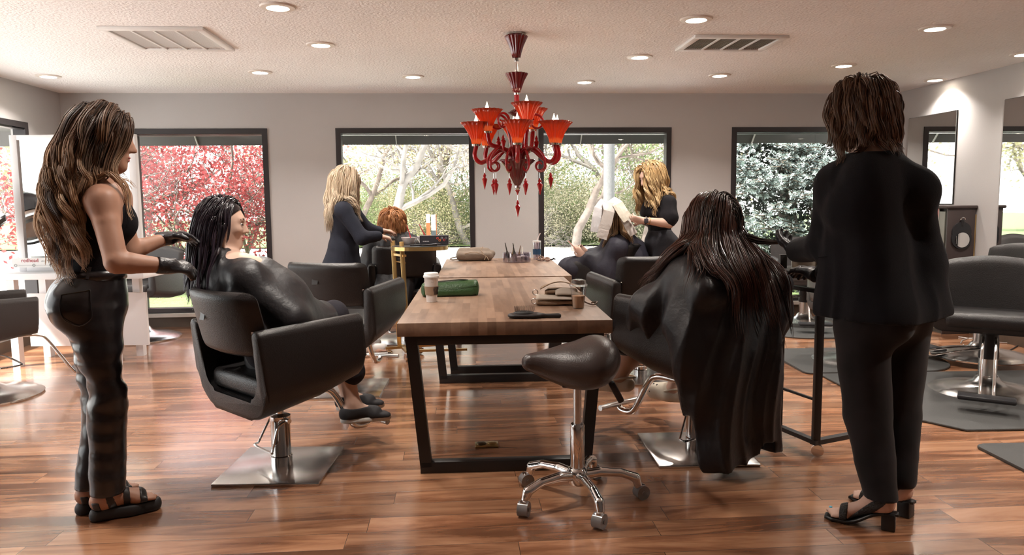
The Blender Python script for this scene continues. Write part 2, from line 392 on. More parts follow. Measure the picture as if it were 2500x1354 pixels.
# ---------------------------------------------------------------- materials of the room
def floor_mat():
    M = bpy.data.materials.new('floor_laminate'); M.use_nodes = True; N = M.node_tree.nodes; L = M.node_tree.links; b = N['Principled BSDF']
    co = N.new('ShaderNodeTexCoord'); mp = N.new('ShaderNodeMapping'); mp.inputs['Rotation'].default_value = (0, 0, -TH); L.new(co.outputs['Object'], mp.inputs['Vector'])
    br = N.new('ShaderNodeTexBrick'); br.inputs['Scale'].default_value = 1; br.inputs['Brick Width'].default_value = 1.22; br.inputs['Row Height'].default_value = 0.135
    br.inputs['Mortar Size'].default_value = 0.0016; br.inputs['Mortar Smooth'].default_value = 0.6; br.offset = 0.37; br.offset_frequency = 2
    br.inputs['Color1'].default_value = (0.05, 0.05, 0.05, 1); br.inputs['Color2'].default_value = (0.95, 0.95, 0.95, 1); br.inputs['Mortar'].default_value = (0.5, 0.5, 0.5, 1)
    sx = N.new('ShaderNodeSeparateXYZ'); L.new(mp.outputs[0], sx.inputs[0]); dv = N.new('ShaderNodeMath'); dv.operation = 'DIVIDE'; dv.inputs[1].default_value = 0.135; L.new(sx.outputs['Y'], dv.inputs[0])
    fl = N.new('ShaderNodeMath'); fl.operation = 'FLOOR'; L.new(dv.outputs[0], fl.inputs[0]); wn_ = N.new('ShaderNodeTexWhiteNoise'); wn_.noise_dimensions = '1D'; L.new(fl.outputs[0], wn_.inputs['W'])
    xa = N.new('ShaderNodeMath'); xa.operation = 'MULTIPLY_ADD'; xa.inputs[1].default_value = 1.22; L.new(wn_.outputs['Value'], xa.inputs[0]); L.new(sx.outputs['X'], xa.inputs[2])
    cb = N.new('ShaderNodeCombineXYZ'); L.new(xa.outputs[0], cb.inputs['X']); L.new(sx.outputs['Y'], cb.inputs['Y']); L.new(cb.outputs[0], br.inputs['Vector'])
    # grain stretched along the planks, shifted per plank
    sc = N.new('ShaderNodeVectorMath'); sc.operation = 'MULTIPLY_ADD'; sc.inputs[1].default_value = (0.7, 5.0, 1); L.new(mp.outputs[0], sc.inputs[0])
    sp = N.new('ShaderNodeVectorMath'); sp.operation = 'SCALE'; sp.inputs['Scale'].default_value = 7.0; L.new(br.outputs['Color'], sp.inputs[0]); L.new(sp.outputs[0], sc.inputs[2])
    n1 = N.new('ShaderNodeTexNoise'); n1.inputs['Scale'].default_value = 1.6; n1.inputs['Detail'].default_value = 7; n1.inputs['Roughness'].default_value = 0.62; n1.inputs['Distortion'].default_value = 0.8
    L.new(sc.outputs[0], n1.inputs['Vector'])
    r1 = N.new('ShaderNodeValToRGB'); e = r1.color_ramp.elements; e[0].position = 0.26; e[0].color = (0.085, 0.036, 0.018, 1); e[1].position = 0.74; e[1].color = (0.48, 0.255, 0.142, 1)
    q = e.new(0.43); q.color = (0.205, 0.086, 0.042, 1); q = e.new(0.55); q.color = (0.35, 0.168, 0.088, 1)
    L.new(n1.outputs['Fac'], r1.inputs['Fac'])
    hs = N.new('ShaderNodeHueSaturation'); L.new(r1.outputs['Color'], hs.inputs['Color'])
    mr = N.new('ShaderNodeMapRange'); mr.inputs['To Min'].default_value = 0.74; mr.inputs['To Max'].default_value = 1.3; L.new(br.outputs['Color'], mr.inputs['Value']); L.new(mr.outputs[0], hs.inputs['Value'])
    mx = N.new('ShaderNodeMixRGB'); mx.inputs['Color2'].default_value = (0.02, 0.008, 0.004, 1); L.new(hs.outputs['Color'], mx.inputs['Color1'])
    mf = N.new('ShaderNodeMath'); mf.operation = 'MULTIPLY'; mf.inputs[1].default_value = 0.8; L.new(br.outputs['Fac'], mf.inputs[0]); L.new(mf.outputs[0], mx.inputs['Fac']); L.new(mx.outputs['Color'], b.inputs['Base Color'])
    rr = N.new('ShaderNodeMapRange'); rr.inputs['To Min'].default_value = 0.17; rr.inputs['To Max'].default_value = 0.30; L.new(n1.outputs['Fac'], rr.inputs['Value']); L.new(rr.outputs[0], b.inputs['Roughness'])
    bp = N.new('ShaderNodeBump'); bp.inputs['Strength'].default_value = 0.5; bp.inputs['Distance'].default_value = 0.0016
    mm = N.new('ShaderNodeMath'); mm.operation = 'MULTIPLY_ADD'; mm.inputs[1].default_value = -1.5; L.new(br.outputs['Fac'], mm.inputs[0]); n3 = N.new('ShaderNodeMath'); n3.operation = 'MULTIPLY'; n3.inputs[1].default_value = 0.5
    L.new(n1.outputs['Fac'], n3.inputs[0]); L.new(n3.outputs[0], mm.inputs[2]); L.new(mm.outputs[0], bp.inputs['Height']); L.new(bp.outputs['Normal'], b.inputs['Normal'])
    b.inputs['Specular IOR Level'].default_value = 0.75; b.inputs['Coat Weight'].default_value = 0.6; b.inputs['Coat Roughness'].default_value = 0.12
    return M
M_wall = mat('wall_paint', (0.50, 0.485, 0.48), 0.75, spec=0.25, var=0.015, vscale=2, bump=0.12, bscale=180)
M_ceil = mat('ceiling_texture', (0.94, 0.925, 0.92), 0.85, spec=0.2, var=0.02, vscale=1.5, bump=1.0, bscale=55)
M_frame = mat('window_frame_dark', (0.028, 0.024, 0.026), 0.35, spec=0.5)
M_floor = floor_mat()
M_sill = mat('sill_stone', (0.62, 0.57, 0.52), 0.4, var=0.05)
M_kick = mat('kick_board_brown', (0.10, 0.07, 0.05), 0.5, var=0.1)
def glass_mat():
    M = bpy.data.materials.new('window_glass'); M.use_nodes = True; N = M.node_tree.nodes; L = M.node_tree.links; N.clear()
    o = N.new('ShaderNodeOutputMaterial'); t = N.new('ShaderNodeBsdfTransparent'); t.inputs[0].default_value = (0.97, 0.98, 0.975, 1); g = N.new('ShaderNodeBsdfGlossy'); g.inputs['Roughness'].default_value = 0.01
    f = N.new('ShaderNodeFresnel'); f.inputs['IOR'].default_value = 1.5; x = N.new('ShaderNodeMixShader'); L.new(f.outputs[0], x.inputs[0]); L.new(t.outputs[0], x.inputs[1]); L.new(g.outputs[0], x.inputs[2]); L.new(x.outputs[0], o.inputs[0]); return M
M_glass = glass_mat()
M_mirror = mat('mirror_silver', (0.86, 0.87, 0.86), 0.015, metal=1.0)
# ---------------------------------------------------------------- shell
SL, SR, TB, CH = -4.62, 4.27, -11.2, 2.44          # left wall, right wall, wall behind camera, ceiling
def struct(o): o['kind'] = 'structure'; return o
def room_box(b, s0, s1, t0, t1, z0, z1, bev=0.0):
    c = RM((s0 + s1) / 2, (t0 + t1) / 2, (z0 + z1) / 2); b.box(c, (abs(s1 - s0), abs(t1 - t0), abs(z1 - z0)), (0, 0, TH), bev); return b
b = MB(); room_box(b, SL - .2, SR + .2, TB - .2, 0.2, -0.12, 0.0); struct(b.build('floor', M_floor, smooth=False))
b = MB(); room_box(b, SL - .2, SR + .2, TB - .2, 0.2, CH, CH + 0.15); struct(b.build('ceiling', M_ceil, smooth=False))
def wall_with_holes(name, axis, holes, a0, a1, zt, thick):
    b = MB(); cur = a0
    def piece(u0, u1, z0, z1):
        if u1 - u0 < 1e-4 or z1 - z0 < 1e-4: return
        if axis == 'back': room_box(b, u0, u1, 0, thick, z0, z1)
        elif axis == 'left': room_box(b, SL - thick, SL, u0, u1, z0, z1)
        elif axis == 'right': room_box(b, SR, SR + thick, u0, u1, z0, z1)
        else: room_box(b, u0, u1, TB - thick, TB, z0, z1)
    for (h0, h1, z0, z1) in holes:
        piece(cur, h0, 0, zt); piece(h0, h1, 0, z0); piece(h0, h1, z1, zt); cur = h1
    piece(cur, a1, 0, zt); return struct(b.build(name, M_wall, smooth=False))
ZB, ZT = 0.15, 2.078
WIN = [(-3.95, -2.555), (-1.85, -0.395), (0.30, 1.755), (2.43, 3.885)]
wall_with_holes('wall_back', 'back', [(a, c, ZB, ZT) for a, c in WIN], SL - 0.15, SR + 0.15, CH, 0.15)
LW = (-6.2, -0.62)
wall_with_holes('wall_left', 'left', [(LW[0], LW[1], ZB, ZT)], TB - .15, 0.0, CH, 0.15)
FW = []
wall_with_holes('wall_right', 'right', [], TB - .15, 0.0, CH, 0.15)
wall_with_holes('wall_front', 'front', [(a, c, 0.6, ZT) for a, c in FW], SL, SR, CH, 0.15)
def window(n, side, u0, u1, z0, z1):
    b = MB(); fw = 0.055
    def bx(ua, ub, za, zb, d0=-0.012, d1=0.10):
        if side == 'back': room_box(b, ua, ub, d0, d1, za, zb)
        elif side == 'left': room_box(b, SL - d1, SL - d0, ua, ub, za, zb)
        else: room_box(b, ua, ub, TB - d1, TB - d0, za, zb)
    bx(u0, u0 + fw, z0, z1); bx(u1 - fw, u1, z0, z1); bx(u0 + fw, u1 - fw, z1 - fw, z1); bx(u0 + fw, u1 - fw, z0, z0 + 0.05)
    bx(u0 + fw, u1 - fw, z1 - fw - .016, z1 - fw - .008, 0.0, 0.08)
    fr = struct(b.build('window_%d' % n, M_frame, smooth=False))
    b = MB(); d = 0.05
    if side == 'back': pts = [RM(u0 + fw, d, z0), RM(u1 - fw, d, z0), RM(u1 - fw, d, z1 - fw), RM(u0 + fw, d, z1 - fw)]
    elif side == 'left': pts = [RM(SL - d, u0 + fw, z0), RM(SL - d, u1 - fw, z0), RM(SL - d, u1 - fw, z1 - fw), RM(SL - d, u0 + fw, z1 - fw)]
    else: pts = [RM(u0 + fw, TB - d, z0), RM(u1 - fw, TB - d, z0), RM(u1 - fw, TB - d, z1 - fw), RM(u0 + fw, TB - d, z1 - fw)]
    b.bm.faces.new([b.bm.verts.new(p) for p in pts]); b.build('window_pane', M_glass, fr, smooth=False)
    if side == 'back':
        b = MB(); room_box(b, u0 - .01, u1 + .01, -0.055, 0.0, z0 - 0.04, z0, 0.004); struct(b.build('trim_%d' % n, M_sill, fr, smooth=False))
        b = MB(); room_box(b, u0 - .01, u1 + .01, -0.02, 0.0, 0.0, z0 - 0.04); struct(b.build('trim_%d' % (n + 10), M_kick, fr, smooth=False))
    # light portal so that the sky through the opening is sampled well
    ld = bpy.data.lights.new('window_portal', 'AREA'); ld.shape = 'RECTANGLE'; ld.size = u1 - u0; ld.size_y = z1 - z0; ld.cycles.is_portal = True
    lo = bpy.data.objects.new('window_portal', ld); COL.objects.link(lo)
    cx_ = (u0 + u1) / 2; zc = (z0 + z1) / 2
    if side == 'back': lo.location = Vector(RM(cx_, 0.16, zc)); dirv = Vector(-E2)
    elif side == 'left': lo.location = Vector(RM(SL - 0.16, cx_, zc)); dirv = Vector(E1)
    else: lo.location = Vector(RM(cx_, TB - 0.16, zc)); dirv = Vector(E2)
    lo.rotation_euler = dirv.to_track_quat('-Z', 'Y').to_euler()
for i, (a, c) in enumerate(WIN): window(i + 1, 'back', a, c, ZB, ZT)
window(5, 'left', LW[0], LW[1], ZB, ZT)
b = MB(); room_box(b, SL - .1, SL + .012, (LW[0]+LW[1])/2 - .04, (LW[0]+LW[1])/2 + .04, ZB, ZT); struct(b.build('trim_5', M_frame, smooth=False))
for i, (a, c) in enumerate(FW): window(6 + i, 'front', a, c, 0.6, ZT)
b = MB()
for (a, c) in [(SL, WIN[0][0]), (WIN[0][1], WIN[1][0]), (WIN[1][1], WIN[2][0]), (WIN[2][1], WIN[3][0]), (WIN[3][1], SR)]: room_box(b, a + .01, c - .01, -0.014, 0, 0, 0.10)
struct(b.build('baseboard_back', M_kick, smooth=False))
b = MB(); room_box(b, SR - .014, SR, TB, -0.02, 0, 0.10); struct(b.build('baseboard_right', M_kick, smooth=False))
b = MB(); room_box(b, SL, SL + .014, TB, -0.02, 0, 0.10); struct(b.build('baseboard_left', M_kick, smooth=False))

# ---------------------------------------------------------------- ceiling fittings
M_trim = mat('downlight_trim', (0.80, 0.74, 0.68), 0.45)
M_lamp = mat('downlight_bulb', (1, 0.93, 0.82), 0.5, emit=(1.0, 0.86, 0.70), estr=30.0)
LAMPS = [((678, 16), 'near the top edge left of the chandelier'), ((783, 108), 'just left of centre, above the leftmost pier between windows'), ((635, 175), 'over the red maple window near the back wall'),
         ((118, 185), 'farthest left, close to the left wall'), ((1008, 186), 'near the back wall above the window left of the chandelier'), ((1700, 46), 'in front of the grey slatted vent'),
         ((1562, 138), 'right behind the chandelier and left of the grey vent'), ((1427, 199), 'closest to the back wall, right of the chandelier'), ((1757, 183), 'near the back wall behind the grey vent'),
         ((2060, 159), 'above the head of the stylist with the bob'), ((2283, 68), 'nearest the top right corner'), ((2283, 194), 'close to the right wall above the nearer mirror')]
M_glow = None
def downlight(p, label, first=[None], seen=True):
    if first[0] is None:
        r = empty('ceiling_downlight', label, 'ceiling light', (p[0], p[1], CH), group='recessed ceiling downlights')
        b = MB(); b.lathe([(0.062, -0.002), (0.066, -0.012), (0.098, -0.009), (0.104, -0.001), (0.062, 0.0)][::-1], n=40); b.build('trim_ring', M_trim, r)
        b = MB(); b.lathe([(0.0, -0.020), (0.032, -0.017), (0.055, -0.009), (0.064, -0.001)], n=32); b.build('bulb', M_lamp, r)
        ld = bpy.data.lights.new('downlight_lamp', 'AREA'); ld.shape = 'DISK'; ld.size = 0.12; ld.energy = LAMP_W; ld.color = (1.0, 0.92, 0.84); ld.spread = R_(125)
        lo = bpy.data.objects.new('lamp_light', ld); COL.objects.link(lo); lo.parent = r; lo.location = (0, 0, -0.025)
        first[0] = r
    else: r = copy_tree(first[0], loc=(p[0], p[1], CH), label=label)
    return r
LAMP_W = 11.0
for (px, py), lb in LAMPS:
    p = G(px, py, CH); downlight(p, 'round recessed downlight ' + lb)
p = G(2500, 131, CH); downlight(p, 'round recessed downlight cut off by the right edge')
for i, (s, t) in enumerate([(-2.6, -4.9), (-1.1, -4.8), (1.9, -4.4), (3.6, -4.9), (2.5, -5.8)]):
    p = RM(s, t, CH); downlight(p, 'recessed downlight above and behind the viewer, ' + ['second from the left', 'nearest the middle', 'right of the middle', 'farthest right', 'set farthest back'][i])['group'] = 'downlights behind the viewer'
M_ventw = mat('vent_white', (0.82, 0.81, 0.80), 0.5); M_ventg = mat('vent_recess', (0.23, 0.19, 0.15), 0.7)
def vent(name, label, corners, dark):
    P = [G(x, y, CH) for x, y in corners]   # far-left, far-right, near-right, near-left
    c = sum(P) / 4; wd = (np.linalg.norm(P[1] - P[0]) + np.linalg.norm(P[2] - P[3])) / 2; dp = (np.linalg.norm(P[3] - P[0]) + np.linalg.norm(P[2] - P[1])) / 2
    r = empty(name, label, 'ceiling vent', (c[0], c[1], CH), TH); h = 0.02
    b = MB(); f = 0.05
    b.box((0, dp / 2 - f / 2, -h / 2), (wd, f, h), bev=.004); b.box((0, -dp / 2 + f / 2, -h / 2), (wd, f, h), bev=.004)
    b.box((wd / 2 - f / 2, 0, -h / 2), (f, dp - 2 * f, h), bev=.004); b.box((-wd / 2 + f / 2, 0, -h / 2), (f, dp - 2 * f, h), bev=.004)
    b.build('vent_frame', M_ventw, r)
    b = MB(); b.box((0, 0, -0.003), (wd - 2 * f, dp - 2 * f, 0.004)); b.build('vent_grille', M_ventg if dark else mat('vent_louvre', (0.75, 0.74, 0.73), 0.6), r)
    for k in range(1, 4):
        b = MB(); x = -wd / 2 + f + (wd - 2 * f) * k / 4; b.box((x, 0, -0.012), (0.014, dp - 2 * f, 0.014)); b.build('divider', M_ventw, r)
    b = MB()
    for k in range(40):
        x = -wd / 2 + f + (wd - 2 * f) * (k + .5) / 40; b.box((x, 0, -0.007), (0.002, dp - 2 * f, 0.008), (0, R_(30), 0))
    b.build('louvre_blades', M_ventg if dark else M_ventw, r)
vent('ceiling_vent', 'white ceiling air vent above the stylist with long wavy hair', [(345, 118), (575, 119), (492, 64), (238, 64)], False)
vent('ceiling_vent', 'brownish grey slatted ceiling return vent right of the chandelier', [(1655, 119), (1862, 120), (1925, 86), (1690, 84)], True)
# ---------------------------------------------------------------- shared furniture materials
M_leather = mat('black_leatherette', (0.012, 0.010, 0.010), 0.36, spec=0.5, var=0.2, vscale=3, bump=0.25, bscale=220)
M_leather_g = mat('grey_leatherette', (0.050, 0.046, 0.046), 0.42, spec=0.5, var=0.1, vscale=3, bump=0.25, bscale=220)
M_chrome = mat('chrome', (0.78, 0.77, 0.76), 0.09, metal=1.0)
M_steel = mat('brushed_steel', (0.62, 0.60, 0.58), 0.24, metal=1.0, var=0.06, vscale=40, stretch=(1, 12, 1))
M_black = mat('black_metal', (0.016, 0.014, 0.014), 0.42, spec=0.5)
M_plastic = mat('black_plastic', (0.02, 0.02, 0.022), 0.4)
M_rubber = mat('mat_rubber', (0.055, 0.055, 0.053), 0.5, spec=0.45, bump=0.3, bscale=260)
M_gold = mat('satin_gold', (0.62, 0.42, 0.18), 0.32, metal=1.0)
M_white = mat('white_laminate', (0.76, 0.75, 0.76), 0.35)

# ---------------------------------------------------------------- long wooden tables
def wood_mat():
    M = bpy.data.materials.new('butcher_block'); M.use_nodes = True; N = M.node_tree.nodes; L = M.node_tree.links; b = N['Principled BSDF']
    co = N.new('ShaderNodeTexCoord'); mp = N.new('ShaderNodeMapping'); mp.inputs['Rotation'].default_value = (0, 0, R_(90)); L.new(co.outputs['Object'], mp.inputs['Vector'])
    br = N.new('ShaderNodeTexBrick'); br.inputs['Scale'].default_value = 1; br.inputs['Brick Width'].default_value = 0.34; br.inputs['Row Height'].default_value = 0.042; br.offset = 0.43
    br.inputs['Mortar Size'].default_value = 0.0006; br.inputs['Color1'].default_value = (0.1, 0.1, 0.1, 1); br.inputs['Color2'].default_value = (0.9, 0.9, 0.9, 1); br.inputs['Mortar'].default_value = (.4, .4, .4, 1)
    L.new(mp.outputs[0], br.inputs['Vector'])
    n = N.new('ShaderNodeTexNoise'); n.inputs['Scale'].default_value = 3; n.inputs['Detail'].default_value = 6
    m2 = N.new('ShaderNodeMapping'); m2.inputs['Scale'].default_value = (9, 1.2, 9); L.new(co.outputs['Object'], m2.inputs['Vector']); L.new(m2.outputs[0], n.inputs['Vector'])
    ad = N.new('ShaderNodeMath'); ad.operation = 'MULTIPLY_ADD'; ad.inputs[1].default_value = 0.45; L.new(br.outputs['Color'], ad.inputs[0])
    hf = N.new('ShaderNodeMath'); hf.operation = 'MULTIPLY'; hf.inputs[1].default_value = 0.55; L.new(n.outputs['Fac'], hf.inputs[0]); L.new(hf.outputs[0], ad.inputs[2])
    r = N.new('ShaderNodeValToRGB'); e = r.color_ramp.elements; e[0].position = 0.22; e[0].color = (0.13, 0.072, 0.043, 1); e[1].position = 0.78; e[1].color = (0.31, 0.195, 0.13, 1)
    L.new(ad.outputs[0], r.inputs['Fac']); L.new(r.outputs['Color'], b.inputs['Base Color']); b.inputs['Roughness'].default_value = 0.42; b.inputs['Specular IOR Level'].default_value = 0.6
    return M
M_wood = wood_mat()
def table(x0, x1, y0, y1, rot, label):
    wd = x1 - x0; dp = y1 - y0; zt = 0.745; c = ((x0 + x1) / 2, (y0 + y1) / 2)
    r = empty('long_table', label, 'table', (c[0], c[1], 0), rot, 'two wooden tables end to end')
    b = MB(); b.box((0, 0, zt - 0.032), (wd, dp, 0.064), bev=0.003); b.build('tabletop', M_wood, r)
    b = MB()
    for yy in (-dp / 2 + 0.10, dp / 2 - 0.10): b.box((0, yy, zt - 0.092), (wd - 0.08, 0.05, 0.055), bev=0.002)
    for xx in (-wd / 2 + .07, wd / 2 - .07): b.box((xx, 0, zt - 0.092), (0.04, dp - 0.2, 0.05))
    b.build('apron_frame', M_black, r)
    for k, yy in enumerate((-dp / 2 + 0.10, dp / 2 - 0.10)):
        b = MB(); t = 0.055
        xt = wd / 2 - 0.055; xb = wd / 2 - 0.115
        b.bar((-xt, yy, zt - 0.065), (-xb, yy, 0.03), t, t, (0, 1, 0)); b.bar((xt, yy, zt - 0.065), (xb, yy, 0.03), t, t, (0, 1, 0))
        b.box((0, yy, 0.028), (2 * xb + t, t, 0.055), bev=0.002)
        b.build('leg_frame', M_black, r)
    return r
table(-0.578, 0.424, 3.374, 5.34, R_(2.6), 'wooden block table nearest the viewer, holding cups, green pouch and hair brush')
T1 = bpy.data.objects['long_table']; 
table(-0.595, 0.405, 5.42, 7.16, R_(2.6), 'wooden block table farther back by the window pier, holding the taupe bag and clear organiser')

# ---------------------------------------------------------------- styling chairs
def u_profile(wd, z0, z1, th, rad, n=8, ntop=6):
    """closed outline of a U shell seen from the front, (x, z)"""
    x1 = wd / 2; out = []; inn = []
    cxr = x1 - rad
    for i in range(n + 1):
        a = R_(-90 + 90 * i / n); out.append((cxr + rad * math.cos(a), z0 + rad + rad * math.sin(a)))
    top = []
    for i in range(ntop + 1):
        a = R_(180 * i / ntop); top.append((x1 - th / 2 + th / 2 * math.cos(a), z1 + th / 2 * math.sin(a)))
    ri = max(rad - th, 0.02)
    for i in range(n + 1):
        a = R_(0 - 90 * i / n); inn.append((x1 - th - ri + ri * math.cos(a), z0 + th + ri + ri * math.sin(a)))
    half = out + top + inn                 # bottom centre -> outer right -> top -> inner right -> inner bottom
    left = [(-x, z) for x, z in reversed(half)]
    return half + left
def chair_a(label, loc, rz, group='square-based black styling chairs'):
    """bucket shell with loose back pad on a square steel plate; local +y is forward"""
    r = empty('styling_chair', label, 'salon chair', loc, rz, group)
    prof = u_profile(0.66, 0.36, 0.72, 0.075, 0.16)
    b = MB(); n = len(prof); ys = [-0.24, -0.10, 0.08, 0.29]; rings = []
    for k, y in enumerate(ys):
        ring = []
        for (x, z) in prof:
            up = max(0, (z - 0.42)) / 0.34
            yy = y - 0.04 * up + (0.03 if k == 3 else 0) * up
            zz = z + (y * 0.16 + (0.03 if k == 3 else 0)) * max(0, 1 - (z - .36) / .30) + y * 0.035 * min(1, max(0, (z - .36) / .30))
            ring.append(b.bm.verts.new((x, yy, zz)))
        rings.append(ring)
    for k in range(len(ys) - 1):
        for i in range(n): b.bm.faces.new((rings[k][i], rings[k + 1][i], rings[k + 1][(i + 1) % n], rings[k][(i + 1) % n]))
    f0 = b.bm.faces.new(rings[0]); f1 = b.bm.faces.new(list(reversed(rings[-1])))
    es = list(f0.edges) + list(f1.edges)
    bmesh.ops.bevel(b.bm, geom=es, offset=0.018, segments=3, affect='EDGES', profile=0.5)
    b.build('shell', M_leather, r, sharp=60)
    b = MB(); b.box((0, 0.03, 0.472), (0.49, 0.50, 0.10), (R_(3), 0, 0), bev=0.035, seg=4); b.build('seat_cushion', M_leather, r)
    # back pad: curved rounded slab
    b = MB()
    def padf(side):
        def fn(u, v):
            x = (u - .5) * 0.575; z = (v - .5) * 0.30
            e = (1 - (abs(2 * u - 1)) ** 14) ; e2 = (1 - abs(2 * v - 1) ** 10)
            th = 0.034 * max(0, e) ** .5 * max(0, e2) ** .5
            y = -0.30 + 0.075 * (2 * u - 1) ** 2 + side * th - 0.07 * (v - .5) * 1.0
            rr = 0.045                               # round the outline corners
            ax_ = abs(x) - (0.2875 - rr); az = abs(z) - (0.15 - rr)
            if ax_ > 0 and az > 0:
                l = math.hypot(ax_, az)
                m_ = max(ax_, az); s_ = m_ / l
                x = math.copysign((0.2875 - rr) + ax_ * s_, x); z = math.copysign((0.15 - rr) + az * s_, z)
            return (x, y, 0.765 + z)
        return fn
    b.sheet(padf(1), 24, 16); b.sheet(padf(-1), 24, 16)
    b.build('back_pad', M_leather, r, weld=True, sharp=70)
    for sx in (-1, 1):
        b = MB(); b.tube(spline([(sx * 0.30, -0.20, 0.715), (sx * 0.275, -0.225, 0.735), (sx * 0.25, -0.265, 0.735)], 5), 0.010, 8)
        b.cyl((sx * 0.30, -0.20, 0.715), (sx * 0.31, -0.16, 0.70), 0.014, n=12); b.build('back_bracket', M_chrome, r)
    b = MB(); b.box((-0.04, -0.341, 0.80), (0.042, 0.003, 0.05), (R_(-13), 0, 0)); b.build('maker_patch', mat('patch_grey', (0.035, 0.033, 0.033), 0.3, metal=.3), r)
    # column
    b = MB(); b.lathe([(0.052, 0.012), (0.052, 0.06), (0.047, 0.065), (0.047, 0.235), (0.05, 0.24), (0.05, 0.262), (0.03, 0.27), (0.019, 0.272), (0.019, 0.37)], n=32); b.build('column', M_chrome, r)
    b = MB(); b.box((0, 0, 0.362), (0.16, 0.16, 0.022), bev=.004); b.build('seat_plate', M_black, r)
    # pump lever loop
    b = MB(); b.tube(spline([(-0.045, 0, 0.245), (-0.075, -0.01, 0.235), (-0.155, -0.03, 0.11), (-0.16, -0.035, 0.098), (-0.14, -0.065, 0.095), (0.045, -0.085, 0.105), (0.06, -0.082, 0.115), (0.062, -0.05, 0.22), (0.062, 0.0, 0.245), (0.045, 0, 0.247)], 6), 0.006, 8)
    b.cyl((-0.05, 0, 0.247), (0.085, 0, 0.247), 0.012, n=12); b.build('pump_lever', M_chrome, r)
    b = MB(); b.tube(spline([(0, 0.10, 0.35), (0, 0.25, 0.345), (0, 0.32, 0.30), (0, 0.40, 0.16), (0, 0.45, 0.105), (0, 0.52, 0.10), (0, 0.55, 0.125)], 7), 0.019, 14)
    b.build('footrest_arm', M_chrome, r)
    b = MB(); b.cyl((-0.15, 0.545, 0.13), (0.15, 0.545, 0.13), 0.016, n=16); b.build('footrest_bar', M_steel, r)
    b = MB(); b.box((0, 0, 0.007), (0.50, 0.52, 0.014), bev=0.004); o = b.build('base_plate', M_steel, r); o.rotation_euler = (0, 0, -rz)
    return r
P1c = np.array([-1.150, 3.545, 0])
CH1 = chair_a('black styling chair with the dark wet-haired client, nearest on the left', P1c, R_(-42))
CH2 = copy_tree(CH1, loc=(-1.15, 5.05, 0), rz=R_(-14), label='empty black styling chair behind the left front client, beside the gold trolley')
CH3 = copy_tree(CH1, loc=(0.945, 3.73, 0), rz=R_(38), label='black styling chair on a square plate, mostly hidden under the big black cape at right')
CH4 = copy_tree(CH1, loc=(0.94, 5.33, 0), rz=R_(13), label='empty black styling chair right of the near table, behind the large black cape')
CH5 = copy_tree(CH1, loc=(0.86, 6.78, 0), rz=R_(72), label='black styling chair under the client with hair foils')
CH6 = copy_tree(CH1, loc=(-1.0, 6.86, 0), rz=R_(8), label='black styling chair under the short-haired client behind the gold trolley')
for c_, a_ in ((CH2, -14), (CH3, 38), (CH4, 13), (CH5, 72), (CH6, 8)):
    for ch in bpy.data.objects:
        if ch.parent == c_ and ch.name.startswith('base_plate'): ch.rotation_euler = (0, 0, R_(2 - a_))

